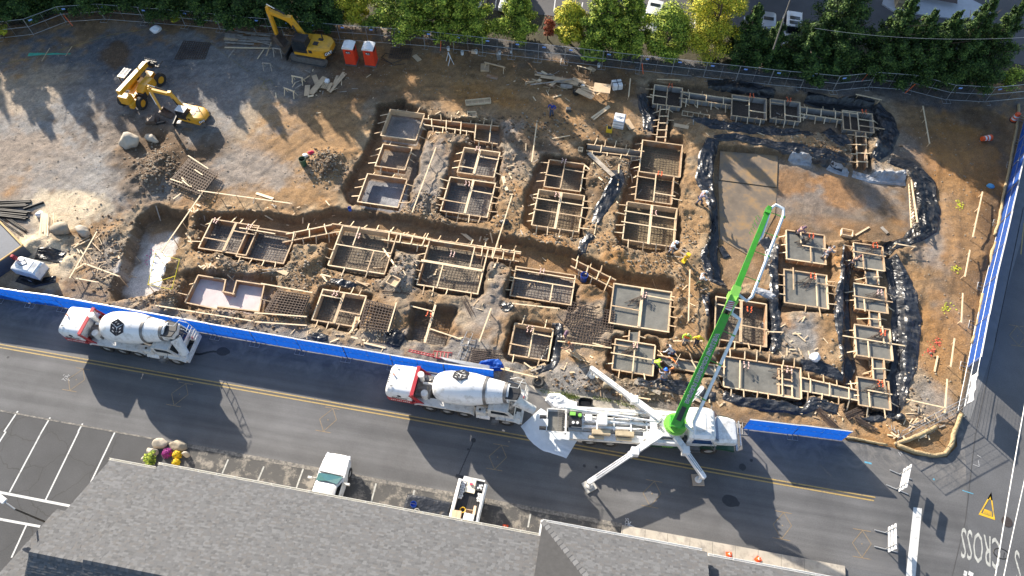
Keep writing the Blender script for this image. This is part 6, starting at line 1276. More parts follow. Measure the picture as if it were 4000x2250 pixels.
for s in (-1, 1):
    g = MB(); g.add([(-.9, s * .915, 1.3), (1.0, s * .915, 1.3), (.45, s * .82, 1.78), (-.85, s * .82, 1.78)], [(0, 1, 2, 3), (3, 2, 1, 0)]); P_(t, 'side_window', g, GLS)
    g = MB(); g.tube([(.95, s * .95, 1.35), (.9, s * 1.25, 1.35)], .035, 6); g.box(.88, s * 1.34, 1.38, .14, .26, .24); P_(t, 'mirror', g, DW_)
    g = MB(); g.box(2.72, s * .72, .95, .3, .3, .2, rz=-s * .3); P_(t, 'headlight', g, mat('lamp_glass', (.7, .72, .75), .15, var=.02))
for x in (-1.9, 1.85):
    for s in (-1, 1): wheel(t, x, s * .9, .4, .4, .28)
# pickup with open bed
t = thing('pickup_truck', 'white pickup bed full of cartons and pipe fittings, tail towards the road', 'pickup truck', (-5.2, 10.3, 0), rad(-92))
b = MB(); b.box(-1.5, 0, .75, 2.9, 1.7, .12); b.box(-2.95, -.55, .95, .06, .0, .0); b.box(1.6, 0, .95, 3.0, 1.85, .7)
for s in (-1, 1): b.loft([[(x, s * .80, .8), (x, s * .98, .55), (x, s * 1.02, 1.15), (x, s * .92, 1.25), (x, s * .80, 1.25)] for x in (-2.9, -1.9, .1)])
b.box(.12, 0, 1.05, .08, 1.7, .45); P_(t, 'bed', b, WP_); b = MB(); b.box(-1.4, 0, .83, 2.85, 1.58, .03)
for k in range(9): b.box(-1.4, -.7 + k * .175, .85, 2.8, .04, .02)
P_(t, 'bed_liner', b, BLKP)
b = MB(); b.box(-3.0, 0, .8, .5, 1.5, .06); P_(t, 'tailgate', b, WP_); c = MB(); c.loft([[(x, -.9, 1.2), (x, -.78, z), (x, .78, z), (x, .9, 1.2)] for x, z in ((.2, 1.75), (.4, 1.88), (1.6, 1.88), (2.3, 1.3))]); P_(t, 'cabin', c, WP_)
for x in (-1.7, 1.8):
    for s in (-1, 1): wheel(t, x, s * .86, .4, .4, .28)
TB = t.matrix_basis.copy()
CARD = mat('cardboard', (.62, .45, .30), .8, var=.08); 
def small(name, label, cat, mb, m, loc, rz=0., group=None, **k):
    o = obj(name, mb, m, None, **k); o.location = loc; o.rotation_euler = (0, 0, rz); return tag(o, label, cat, group)
def bedp(x, y, z=.87): return tuple(TB @ Vector((x, y, z)))
t = thing('cardboard_box', 'closed brown carton on the left wall of the open pickup bed', 'carton', bedp(-.45, -.55), rad(-88)); mb = MB(); mb.box(0, 0, .28, .6, .62, .5); P_(t, 'carton_body', mb, CARD); mb = MB(); mb.box(0, 0, .535, .6, .06, .006); P_(t, 'tape', mb, PLYL)
t = thing('cardboard_box', 'open brown carton in the middle of the pickup bed', 'carton', bedp(-.7, .25), rad(-88)); mb = MB()
for x, y, sx, sy in ((-.3, 0, .02, .5), (.3, 0, .02, .5), (0, -.25, .6, .02), (0, .25, .6, .02)): mb.box(x, y, .2, sx, sy, .4)
mb.box(0, 0, .01, .6, .5, .02); P_(t, 'carton_wall', mb, CARD); mb = MB(); mb.bar((-.3, .25, .4), (-.3, .42, .46), .58, .01); P_(t, 'flap', mb, CARD)
mb = MB(); mb.box(0, 0, .25, 1.05, .7, .5); small('white_crate', 'white lidded crate against the cab end of the pickup bed', 'crate', mb, WP_, bedp(-.2, .3), rad(-92), bevel=.02)
mb = MB(); mb.box(0, 0, .06, .75, .7, .08); small('white_board', 'cream board lying at the tail of the pickup bed', 'board', mb, mat('cream_board', (.78, .72, .55), .6), bedp(-2.55, -.1), rad(-92))
def pots(label, x0, y0, nx, ny):
    mb = MB()
    for i in range(nx):
        for j in range(ny): mb.tube([(i * .15, j * .15 + (i % 2) * .05, 0), (i * .15, j * .15 + (i % 2) * .05, .16)], .07, 10); mb.tube([(i * .15, j * .15 + (i % 2) * .05, .165), (i * .15, j * .15 + (i % 2) * .05, .17)], [.045, .03], 8)
    o = obj('pipe_fittings', mb, WP_, None); o.location = bedp(x0, y0, .88); o.rotation_euler = (0, 0, rad(-92)); tag(o, label, 'pipe fittings', 'white pipe fittings in the pickup bed'); o['kind'] = 'stuff'
pots('row of white pipe fittings along the left wall of the pickup bed', -2.9, -.72, 9, 2); pots('row of white pipe fittings along the right wall of the pickup bed', -2.2, .55, 4, 2)
t = thing('metal_tray', 'rusty open tray with fittings on the tail of the pickup bed', 'tray', bedp(-2.75, .5), rad(-92)); mb = MB()
for x, y, sx, sy in ((-.3, 0, .03, .6), (.3, 0, .03, .6), (0, -.3, .6, .03), (0, .3, .6, .03)): mb.box(x, y, .12, sx, sy, .24)
mb.box(0, 0, .02, .6, .6, .03); P_(t, 'tray_wall', mb, STL); mb = MB()
for k in range(5): mb.cyl(rr.uniform(-.2, .2), rr.uniform(-.2, .2), .03, .22, .07, 8)
P_(t, 'fitting', mb, WP_)
mb = MB(); mb.tube([(.18 * math.cos(a * .5), .18 * math.sin(a * .5), .05 + .004 * a) for a in range(26)], .025, 6); small('yellow_hose_coil', 'yellow hose coil tucked beside the closed carton', 'hose', mb, mat('yellow_hose', (.75, .5, .03), .5), bedp(-.95, -.25))
mb = MB(); mb.box(0, 0, .06, .2, .12, .1); small('pink_box', 'small pink box on the cream board in the pickup tail', 'box', mb, mat('pink_pack', (.75, .08, .15), .5), bedp(-2.75, -.1, .98))

# ---- generator trailer, container, dark pit liner by the kerb
t = thing('generator_trailer', 'white towed generator with a red hose reel on a ring of sand', 'generator', tuple(W(92, 690, 0)), rad(-6))
b = MB(); b.loft([[(x, -.62, .55), (x, -.62, z - .1), (x, -.5, z), (x, .5, z), (x, .62, z - .1), (x, .62, .55)] for x, z in ((-1.15, 1.35), (-1.0, 1.45), (1.0, 1.45), (1.12, 1.38))]); P_(t, 'enclosure', b, WP_, smooth=True, auto=35); b = MB(); b.box(0, 0, .5, 2.3, 1.2, .12); b.bar((-1.1, .3, .45), (-1.9, 0, .45), .08, .08); b.bar((-1.1, -.3, .45), (-1.9, 0, .45), .08, .08); P_(t, 'trailer_frame', b, STL)
for s in (-1, 1): wheel(t, .1, s * .72, .3, .3, .2)
b = MB(); b.tube([(-1.1, .1, 1.75), (-1.1, .32, 1.75)], .27, 16); P_(t, 'hose_reel', b, REDP); b = MB(); b.tube([(-.9, .2, 1.5), (-.5, .45, 1.55), (0, .1, 1.5), (-.3, -.2, 1.5), (-.7, -.1, 1.5)], .03, 6); P_(t, 'hose', b, RUBW); b = MB(); b.box(.95, 0, 1.47, .06, 1.15, .04); b.box(-.05, .0, 1.47, .9, .9, .015); b.box(-.3, -.63, 1.05, .8, .01, .25); b.box(.95, -.63, 1.0, .2, .01, .15); P_(t, 'panels', b, mat('pale_panel', (.55, .58, .62), .5))
c1 = W(1, 559, 1.5); c2 = W(57, 617, 1.5); d = (c2 - c1).normalized(); nn = Vector((d.y, -d.x, 0)); nn = nn if nn.y < 0 else -nn
t = thing('site_container', 'dark blue grey site container with a wooden roof edge at the left picture side', 'container', (c2.x, c2.y, 0), math.atan2(d.y, d.x)); b = MB(); b.box(-3.5, -3.0, .75, 7, 6.0, 1.4); P_(t, 'container_body', b, mat('slate_panel', (.075, .09, .12), .6, var=.1, bump=.01)); b = MB(); b.bar((-7.0, 0, 1.5), (0, 0, 1.5), .14, .14); b.bar((0, 0, 1.5), (0, -6, 1.5), .1, .1); P_(t, 'roof_edge', b, mat('ochre_timber', (.50, .33, .12), .7))
# portable toilets
def toilet(label, x, y):
    p = W(x, y); t = thing('portable_toilet', label, 'portable toilet', (p.x, p.y + .5, 0), rad(2), 'red portable toilets'); RP = mat('red_plastic', (.72, .055, .02), .45, var=.05)
    b = MB(); b.loft([[(x_, y_, z) for x_, y_ in ((-w, -w), (w, -w), (w, w), (-w, w))] for z, w in ((.12, .54), (1.2, .52), (2.02, .50))]); P_(t, 'cabin', b, RP, bevel=.02); b = MB(); b.box(0, 0, .06, 1.2, 1.25, .12); P_(t, 'skid', b, STL)
    b = MB(); b.loft([[(-.56, yy, 2.0), (-.57, yy, 2.1), (-.3, yy, 2.2), (0, yy, 2.24), (.3, yy, 2.2), (.57, yy, 2.1), (.56, yy, 2.0)] for yy in (-.58, .58)]); P_(t, 'roof', b, WP_, smooth=True, auto=30)
    b = MB(); b.box(0, -.548, 1.62, .46, .02, .28); P_(t, 'sign', b, INK); b = MB(); b.cyl(-.14, 0, 0, .01, .06, 8); b.xform(Matrix.Translation((0, -.562, 1.64)) @ Matrix.Rotation(math.pi / 2, 4, 'X')); b.box(.07, -.562, 1.66, .22, .006, .03); b.box(.07, -.562, 1.6, .22, .006, .02); b.box(.02, -.562, 1.52, .36, .006, .02); P_(t, 'sign_print', b, WP_)
    b = MB(); b.box(.535, 0, 1.75, .02, .5, .3); P_(t, 'vent', b, BLKP); b = MB(); b.box(.0, -.54, .95, .7, .015, .7); P_(t, 'moulded_panel', b, RP)
    return t
toilet('red portable toilet with white roof next to the excavator', 883, 164); toilet('red portable toilet with white roof beside the reel of hoses', 932, 167)
# ------------------------------------------------------------ people
SKIN = mat('skin', (.42, .24, .16), .55, var=.08, spec=.3)
def cloth(n, c): return mat('cloth_' + n, c, .85, var=.15, scale=6, bump=.01, bscale=20)
def skin_obj(name, verts, edges, radii, m, parent, root_i=0):
    me = bpy.data.meshes.new(name); me.from_pydata([tuple(v) for v in verts], edges, []); o = bpy.data.objects.new(name, me); COL.objects.link(o); o.parent = parent
    sk = o.modifiers.new('skin', 'SKIN'); sk.use_smooth_shade = True
    d = me.skin_vertices[0].data
    for i, r in enumerate(radii): d[i].radius = (r, r) if not isinstance(r, tuple) else r
    d[root_i].use_root = True; ss = o.modifiers.new('sub', 'SUBSURF'); ss.levels = 1; ss.render_levels = 1
    dg = bpy.context.evaluated_depsgraph_get(); ev = o.evaluated_get(dg); nm = bpy.data.meshes.new_from_object(ev); o.modifiers.clear(); o.data = nm; nm.materials.clear(); nm.materials.append(m)
    for p in nm.polygons: p.use_smooth = True
    return o
def person(label, loc, face, shirt, trousers, head='hair', hc=(.03, .02, .015), lean=.1, crouch=0., arms=None, stride=.12, sunk=0., hood=False, side=0.):
    """standing figure facing +y turned by face; arms = hand targets relative to the shoulders"""
    t = thing('person', label, 'person', (loc[0], loc[1], loc[2] - sunk), face)
    hip = Vector((0, -.12 * math.sin(lean) - crouch * .25, .92 - crouch * .42)); td = Vector((side * .3, math.sin(lean), math.cos(lean))).normalized()
    ch = hip + td * .36; nk = hip + td * .52; hd = nk + (td * .5 + Vector((0, .25, .5))).normalized() * .18; hd = nk + Vector((0, .04 + .08 * math.sin(lean), .0)) + (td + Vector((0, 0, .6))).normalized() * .17
    V = []; E = []; R = []
    def v(p, r, par=None):
        V.append(Vector(p)); R.append(r)
        if par is not None: E.append((par, len(V) - 1))
        return len(V) - 1
    pel = v(hip, .135); wa = v(hip + td * .18, .125, pel); c_ = v(ch, .15, wa); n_ = v(nk, .065, c_); h0 = v(nk.lerp(hd, .45), .075, n_); h1 = v(hd, .105, h0); v(hd + (hd - nk).normalized() * .09, .075, h1); v(hd + Vector((0, .115, -.01)), .018, h1)
    sh = []; joints = {}
    arms = arms or ((-.05, .15, -.5), (.05, .15, -.5))
    for s, a in ((-1, arms[0]), (1, arms[1])):
        S = ch + td * .1 + Vector((s * .19, 0, 0)); i0 = v(S, .06, c_); Hn = S + Vector(a); dv = Hn - S
        L = min(dv.length, .53); Hn = S + dv.normalized() * L; mid = (S + Hn) / 2 + Vector((s * .08, -.12, -.04)).normalized() * math.sqrt(max(0, .275 ** 2 - (L / 2) ** 2))
        i1 = v(mid, .042, i0); i2 = v(Hn, .028, i1); joints[s] = (S, mid, Hn); fd = (Hn - mid).normalized(); pal = v(Hn + fd * .06, (.038, .022), i2)
        sd = fd.cross(Vector((0, 0, 1)));
        if sd.length < .1: sd = Vector((1, 0, 0))
        sd.normalize(); up = sd.cross(fd)
        for k, (o_, l_) in enumerate(((-.03, .07), (-.01, .085), (.012, .08), (.032, .06))):
            b = v(Hn + fd * .09 + sd * o_, .010, pal); q = v(Hn + fd * (.09 + l_ * .6) + sd * o_ * 1.1 - up * .012, .009, b); v(Hn + fd * (.09 + l_) + sd * o_ * 1.1 - up * .03, .008, q)
        b = v(Hn + fd * .03 + sd * (-.045 * s), .012, pal); v(Hn + fd * .075 + sd * (-.065 * s) - up * .01, .010, b)
    legs = {}
    for s in (-1, 1):
        Hp = hip + Vector((s * .09, 0, -.05)); F = Vector((s * (.11 + crouch * .08), s * stride, .07)); i0 = v(Hp, .1, pel); dv = F - Hp; L = dv.length
        kn = (Hp + F) / 2 + Vector((0, 1, .1)).normalized() * math.sqrt(max(0, .44 ** 2 - (L / 2) ** 2)) if L < .88 else (Hp + F) / 2
        i1 = v(kn, .068, i0); i2 = v(F, .045, i1); v(F + Vector((0, .14, -.03)), .04, i2); legs[s] = (Hp, kn, F)
    body = skin_obj('body', V, E, R, SKIN, t)
    # shirt
    V, E, R = [], [], []; a = v(hip + td * .02, .16); b = v(hip + td * .2, .15, a); c = v(ch, .178, b); n = v(nk - td * .03, .085, c)
    for s in (-1, 1): S, M_, Hn = joints[s]; i = v(S, .082, c); i = v(M_, .06, i); v(M_.lerp(Hn, .8), .048, i)
    if hood: v(hd, .15, n); v(hd + (hd - nk).normalized() * .08, .10, len(V) - 1)
    skin_obj('shirt', V, E, R, shirt, t)
    V, E, R = [], [], []; a = v(hip + td * .05, .155)
    for s in (-1, 1): Hp, K, F = legs[s]; i = v(Hp, .118, a); i = v(K, .085, i); v(K.lerp(F, .9), .068, i)
    skin_obj('trousers', V, E, R, trousers, t)
    m = MB()
    for s in (-1, 1): F = legs[s][2]; m.loft([[F + Vector((x * w_, y, z)) for x, z in ((-.05, -.07), (.05, -.07), (.05, h_), (-.05, h_))] for y, w_, h_ in ((-.1, .9, .05), (.02, 1., .07), (.16, 1., -.0), (.2, .6, -.04))])
    obj('boots', m, cloth('boots', (.06, .04, .03)), t)
    m = MB(); k = 12; up = (hd - nk).normalized()
    if head == 'helmet':
        m.tube([hd + up * .03, hd + up * .035, hd + up * .05, hd + up * .11, hd + up * .15, hd + up * .165], [.175, .175, .135, .125, .08, .01], 16); m.box(*(hd + up * .04 + Vector((0, .15, 0))), .16, .1, .015); obj('hard_hat', m, mat('hat_%d' % int(hc[0] * 100 + hc[2] * 7), hc, .35, var=.03), t, smooth=True, auto=40)
    elif not hood:
        m.tube([hd + up * -.03 + Vector((0, -.03, 0)), hd + up * .04 + Vector((0, -.02, 0)), hd + up * .09 + Vector((0, -.01, 0)), hd + up * .125], [.105, .118, .09, .02], 12); obj('hair' if head == 'hair' else 'cap', m, mat('hair_%d' % int(hc[0] * 100), hc, .7, var=.2), t, smooth=True)
    m = MB()
    for s in (-1, 1): m.box(*(hd + Vector((s * .035, .098, .015))), .022, .012, .012)
    m.box(*(hd + Vector((0, .098, -.045))), .045, .01, .01); obj('face_marks', m, BLKP, t)
    return t
def VEST(root, m, lean):
    hip = Vector((0, -.12 * math.sin(lean), .92)); td = Vector((0, math.sin(lean), math.cos(lean))); mb = MB()
    for k, (a, w_, d_) in enumerate(((.02, .36, .33), (.2, .36, .33), (.36, .42, .37), (.46, .36, .28))):
        c = hip + td * a; mb.v += [tuple(c + Vector((x * w_ / 2, y * d_ / 2, 0))) for x, y in ((-1, -.8), (-.7, -1), (.7, -1), (1, -.8), (1, .8), (.7, 1), (-.7, 1), (-1, .8))]
        if k: o = (k - 1) * 8; [mb.f.append((o + j, o + (j + 1) % 8, o + 8 + (j + 1) % 8, o + 8 + j)) or mb.mi.append(0) for j in range(8)]
    obj('vest', mb, m, root)
def at(x, y, dz=0.): p = WG(x, y); return (p.x, p.y, p.z + dz)
LIME = cloth('lime', (.40, .72, .05)); ORG = cloth('orange', (.85, .20, .04)); YEL = cloth('yellow', (.72, .52, .03)); BLUc = cloth('cobalt', (.02, .05, .30)); LAV = cloth('lavender', (.30, .27, .36)); WHc = cloth('white', (.62, .62, .62)); JEAN = cloth('denim', (.05, .07, .13)); KHA = cloth('khaki', (.42, .34, .25)); BRc = cloth('brown', (.20, .12, .09)); PUR = cloth('purple', (.15, .09, .13)); GRc = cloth('grey', (.20, .20, .23)); DKc = cloth('dark', (.035, .03, .04)); OLV = cloth('olive', (.10, .10, .06))
person('man in plain blue standing alone above the trench with hands at his belt', at(1388, 291), rad(170), BLUc, JEAN, hc=(.25, .16, .12), arms=((-.1, .22, -.28), (.12, .22, -.28)))
person('worker in a white hard hat and lavender shirt by the pit bank plastic strip', at(1757, 514), rad(-60), LAV, JEAN, 'helmet', (.8, .8, .8), lean=.5, arms=((-.1, .35, -.35), (.1, .4, -.3)), stride=.2)
person('worker in yellow hard hat and white shirt at the large dark form corner', at(1685, 638), rad(-70), WHc, GRc, 'helmet', (.85, .65, .03), lean=.35, arms=((-.1, .35, -.3), (.1, .3, -.35)))
person('worker in a white shirt and olive trousers walking beside the muddy pit', at(1757, 718), rad(-55), WHc, OLV, hc=(.03, .03, .04), lean=.3, arms=((-.1, .4, -.2), (.1, .35, -.25)), stride=.22)
person('worker in a purple hooded top standing at the corner of the big rebar mat', at(1420, 857), rad(-100), PUR, KHA, lean=.15, hood=True, stride=.1)
person('worker with reddish curly hair stooping over sticks beside the big rebar mat', at(1437, 892), rad(60), BRc, KHA, hc=(.30, .10, .03), lean=.55, arms=((-.3, .35, -.1), (.1, .4, -.4)), stride=.2)
v_ = person('worker in lime top and orange vest left of the yellow hooded man', at(1722, 862), rad(170), LIME, GRc, 'cap', (.45, .5, .2), lean=.2, arms=((-.05, .3, -.3), (.1, .3, -.35))); VEST(v_, ORG, .2)
person('worker in a bright yellow hooded jacket beside the green boom', at(1749, 866), rad(180), YEL, DKc, lean=.3, hood=True, arms=((-.25, .25, -.3), (.2, .25, -.3)))
person('worker in a lime shirt bending at the end of the concrete strip', at(1645, 925, .1), rad(-100), LIME, JEAN, hc=(.04, .03, .02), lean=.9, arms=((-.1, .3, -.4), (.1, .4, -.3)), crouch=.2)
person('worker in a white shirt bending behind the orange vested one', at(1683, 897, .1), rad(60), WHc, JEAN, hc=(.04, .03, .03), lean=.9, arms=((-.3, .3, -.3), (.1, .4, -.3)), crouch=.2)
person('worker in an orange vest reaching with a long pole at the concrete strip', at(1692, 930, .1), rad(110), ORG, GRc, hc=(.04, .03, .03), lean=.6, arms=((-.2, .4, -.2), (.3, .35, .0)), crouch=.2)
person('worker in a blue hard hat kneeling below the others at the strip', at(1666, 957, .1), rad(0), GRc, JEAN, 'helmet', (.02, .16, .75), lean=.5, arms=((-.2, .35, -.3), (.2, .35, -.3)), crouch=.5)
person('dark clad worker with a purple hood bending over the top left form corner', at(1999, 600, .1), rad(-60), PUR, DKc, lean=.9, hood=True, arms=((-.1, .4, -.3), (.1, .4, -.3)))
person('worker in grey blue bending inside the wet concrete of the upper form', at(2066, 658, .5), rad(-50), GRc, GRc, hc=(.2, .2, .22), lean=1.0, arms=((-.1, .4, -.3), (.1, .4, -.3)), crouch=.1)
person('worker in a dark jacket and maroon cap leaning over the chain of concrete forms', at(2135, 674, .1), rad(-60), DKc, DKc, 'cap', (.12, .02, .03), lean=.7, arms=((-.1, .4, -.3), (.1, .45, -.2)), stride=.2)
t = thing('long_handled_float', 'long wooden handle held by the worker in the orange vest', 'tool', at(1700, 915)); mb = MB(); mb.tube([W(1698, 917, .9), W(1712, 890, 1.0)], .02, 6); mb.bar(W(1695, 922, .85), W(1699, 915, .85), .3, .03); P_(t, 'handle', mb, LUM2, world=True)
# ------------------------------------------------------------ painted road markings
YPAINT = mat('yellow_line_paint', (.40, .28, .10), .7, var=.2, scale=3, wear=(.12, .11, .09), wamt=.3, wscale=3); WPAINT = mat('white_line_paint', (.62, .62, .60), .7, var=.12, scale=3, wear=(.2, .2, .2), wamt=.25, wscale=3)
SPRAY = mat('faint_orange_spray', (.26, .19, .11), .8, var=.4, scale=9); SPW = mat('faint_white_spray', (.42, .42, .42), .8, var=.35, scale=9); YBR = mat('bright_yellow_paint', (.66, .40, .02), .7, var=.12, wear=(.2, .17, .1), wamt=.25)
def TD(c, r, x, y): return (644 * c + x / 3.989 if r == 3 else 644 * c + x / 4, 1085.7 + y / 3.989 if r == 3 else 362 * r + y / 4)
def flat(name, quads, z, m, label=None):
    mb = MB()
    for q in quads:
        vs = [(p[0], p[1], z) for p in q]; a = sum(vs[i][0] * vs[(i + 1) % len(vs)][1] - vs[(i + 1) % len(vs)][0] * vs[i][1] for i in range(len(vs)))
        if a < 0: vs = vs[::-1]
        mb.add(vs, [tuple(range(len(vs)))])
    return struct(obj(name, mb, m))
def seg(p, q, w_):
    p = Vector((p[0], p[1], 0)); q = Vector((q[0], q[1], 0)); d = (q - p).normalized(); n = Vector((-d.y, d.x, 0)) * w_ / 2; return [p + n, p - n, q - n, q + n]
flat('centre_line', [seg((-70, 17.42), (22.4, 17.42), .09)], .004, YPAINT); flat('centre_line', [seg((-70, 17.17), (22.3, 17.17), .10)], .004, YPAINT)
flat('centre_line_gap', [seg((-70, 17.295), (22.3, 17.295), .13)], .003, mat('dark_sealant', (.07, .067, .065), .7))
for i, (x, y) in enumerate([(192, 955), (452, 992), (825, 1056), (1252, 1150), (1640, 1242), (1968, 1322), (2168, 1368), (2560, 845)]):
    c = W(x, y); q = [seg((c.x - .5, c.y + .92), (c.x + .65, c.y + .92), .045), seg((c.x - .65, c.y - .92), (c.x + .5, c.y - .92), .045)]
    D4 = [(c.x + .1, c.y + .9), (c.x + .62, c.y + .1), (c.x - .05, c.y - .9), (c.x - .62, c.y - .05)]
    for k in range(4): q.append(seg(D4[k], D4[(k + 1) % 4], .04))
    q.append(seg((c.x - .04, c.y), (c.x + .04, c.y), .08)); flat('survey_mark', q, .005, SPRAY)
LN = [((0,3,420,0),(0,3,95,610)),((0,3,790,0),(0,3,455,690)),((0,3,1155,0),(0,3,912,508)),((0,2,180,1240),(0,2,40,1449)),((0,2,505,1305),(0,2,420,1449)),((0,2,832,1365),(0,2,785,1449)),((0,3,265,938),(0,3,115,1265)),((0,3,60,0),(0,3,-10,110))]
flat('parking_line', [seg(W(*TD(*a)), W(*TD(*b)), .11) for a, b in LN], .003, WPAINT)
flat('parking_line', [seg(W(*TD(0,3,-60,598)), W(*TD(0,3,710,748)), .17), seg(W(*TD(0,3,-60,868)), W(*TD(0,3,402,953)), .16)], .0035, WPAINT)
LN = [((0,3,2290,280),(0,3,2230,420)),((1,3,80,350),(1,3,20,490)),((1,3,475,370),(1,3,405,565)),((1,3,1205,520),(1,3,1155,710)),((1,3,1590,585),(1,3,1570,680)),((2,3,185,825),(2,3,160,960))]
flat('parking_line', [seg(W(*TD(*a)), W(*TD(*b)), .11) for a, b in LN], .003, mat('worn_white_paint', (.40, .40, .37), .8, var=.3, scale=5))
flat('road_edge_gravel', [seg((-26.4, 12.40), (5.3, 12.40), .28), seg((-60, 12.42), (-26.4, 12.42), .12)], .004, mat('edge_grit', (.24, .22, .19), .9, var=.5, scale=5, wear=(.08, .08, .08), wamt=.5, wscale=3))
flat('stop_bar', [[W(*TD(3,3,1460,758)), W(*TD(3,3,1545,772)), W(*TD(3,3,1478,1470)), W(*TD(3,3,1380,1470))]], .004, WPAINT)
a, b, c = [W(*TD(*q)) for q in ((3,3,2240,608),(3,3,2112,832),(3,3,2278,888))]; qs = []
for p, q in ((a, b), (b, c), (c, a)):
    ce = (a + b + c) / 3; ins = lambda v_: v_.lerp(ce, .26); qs.append([p, q, ins(q), ins(p)])
qs.append([a, a.lerp(b, .3), a.lerp(c, .3)])
for k in range(9): u = b.lerp(c, .22 + k * .07); w_ = u.lerp(a, .28); qs.append(seg(u.lerp(a, .1), w_, .05))
flat('yellow_triangle_marking', qs, .006, YBR)
def road_text(txt, o, ex, up, sx, sy, m, z=.005):
    mb = text_mb(txt, 1., 0.); ex = Vector(ex).normalized(); n = Vector((-ex.y, ex.x, 0)); n = n if n.dot(Vector(up)) > 0 else -n
    mb.v = [(o.x + ex.x * v[0] * sx + n.x * v[1] * sy, o.y + ex.y * v[0] * sx + n.y * v[1] * sy, z + v[2]) for v in mb.v]; return struct(obj('road_lettering', mb, m))
p, q = W(*TD(3,3,2275,1200)), W(*TD(3,3,1995,1110)); road_text('CROSS', (p + q) / 2, (p - q) * -1, (0, -1, 0), .84, 3.0, mat('worn_white_paint', (.40, .40, .37), .8, var=.3, scale=5))
p = W(*TD(3,3,2505,1330)); road_text('S', p, (-1, .1, 0), (0, -1, 0), .8, 3.0, mat('worn_white_paint', (.40, .40, .37), .8, var=.3, scale=5)); flat('road_lettering', [seg(W(*TD(3,3,1985,1400)), W(*TD(3,3,1975,1449)), .2), seg(W(*TD(3,3,2040,1410)), W(*TD(3,3,2030,1449)), .3)], .005, WPAINT)
p = W(*TD(2,3,1148,925)); road_text('SCUD', p, (0, -1, 0), (1, 0, 0), .30, .33, mat('white_spray', (.6, .6, .6), .8, var=.2))
fl = [seg(W(*TD(2,3,1172,895)), W(*TD(2,3,1158,975)), .05), seg(W(*TD(2,3,1170,930)), W(*TD(2,3,1232,962)), .05), seg(W(*TD(2,3,1170,932)), W(*TD(2,3,1195,905)), .05), seg(W(*TD(2,3,1172,934)), W(*TD(2,3,1188,968)), .05), seg(W(*TD(3,3,0,1225)), W(*TD(3,3,85,1248)), .05), seg(W(*TD(3,3,85,1248)), W(*TD(3,3,62,1228)), .05), seg(W(*TD(3,3,85,1248)), W(*TD(3,3,60,1262)), .05)]
flat('sprayed_arrow', fl, .005, MATS['white_spray'])
sc_ = [seg(W(*TD(0,2,635+k*14,885+(k%2)*18)), W(*TD(0,2,648+k*14,870+(k%3)*14)), .035) for k in range(6)] + [seg(W(*TD(0,2,620+k*13,925-(k%2)*16)), W(*TD(0,2,635+k*13,918+(k%3)*10)), .035) for k in range(6)]
sc_ += [seg(W(*TD(3,3,1310,205)), W(*TD(3,3,1330,240)), .04), seg(W(*TD(3,3,1330,205)), W(*TD(3,3,1348,225)), .04), seg(W(*TD(3,3,2100,235)), W(*TD(3,3,2140,262)), .04), seg(W(*TD(3,3,2060,330)), W(*TD(3,3,2118,352)), .04), seg(W(*TD(3,3,2110,290)), W(*TD(3,3,2120,350)), .04)]
flat('survey_scribble', sc_, .005, SPW)
flat('cyan_spray_mark', [seg(W(*TD(3,3,968,305)), W(*TD(3,3,1040,322)), .12), seg(W(*TD(3,3,1950,590)), W(*TD(3,3,2060,625)), .06), seg(W(*TD(3,3,1655,478)), W(*TD(3,3,1672,480)), .12)], .005, mat('cyan_spray', (.10, .32, .45), .8, var=.3, scale=8))
def blob(x, y, r, z, m, name='water_stain', el=1.0, sd=0):
    z = z + (x % 7) * .0002
    c = W(x, y); n = 22; q = []
    for i in range(n): a = 2 * math.pi * i / n; k = r * (.75 + .5 * float(fbm(np.array([math.cos(a) * 1.3 + x]), np.array([math.sin(a) * 1.3 + y]), 3, sd)[0])); q.append((c.x + math.cos(a) * k * el, c.y + math.sin(a) * k))
    return flat(name, [q], z, m)
STN = mat('damp_asphalt', (.030, .030, .032), .45, var=.2, scale=4)
for x, y, r, e in ((560, 884, .35, 1.5), (1470, 1172, .12, 1), (1835, 1260, .42, 1.3), (1850, 1265, .25, 1.2), (1445, 1110, .3, .6), (1500, 1175, .1, 1), (1868, 1175, .25, 1), (1890, 1158, .12, 1), (20, 899, .1, 1), (1192, 1108, .18, .9), (1178, 1130, .08, 1), (2300, 1290, .1, 1)): blob(x, y, r, .0025, STN, el=e)
tr = [seg(W(486 + i * 8, 888 + math.sin(i * .9) * 3 - (i > 5) * (i - 5) * 2), W(495 + i * 8, 889 + math.sin((i + 1) * .9) * 3 - (i > 4) * (i - 4) * 2), .16) for i in range(9)] + [seg(W(1190 - i * 3.5, 1112 + i * 8), W(1187 - i * 3.5, 1121 + i * 8), .07) for i in range(11)]
flat('water_trickle', tr, .002, STN); flat('water_stain', [[W(1160,1215), W(1145,1200), (W(1148,1192)), W(1168,1198)]], .0022, STN)
mh = MB(); c = W(*TD(3,3,2398,905)); mh.cyl(c.x, c.y, -.004, .012, .36, 24); tag(obj('manhole_cover', mh, mat('cast_iron', (.07, .055, .05), .6, metal=.4, var=.3, scale=12, bump=.01)), 'round cast iron manhole cover between the overhead wires', 'manhole cover')
LN = [((1397,-2),(1393,30)),((1466,6),(1450,82)),((1599,17),(1593,62)),((1668,22),(1665,42)),((1873,42),(1872,84)),((1942,50),(1944,125)),((1320,-12),(1315,40)),((1250,-20),(1246,20)),((1750,20),(1746,80)),((1810,30),(1808,80))]
flat('parking_line', [seg(W(*a), W(*b), .11) for a, b in LN], .006, WPAINT)
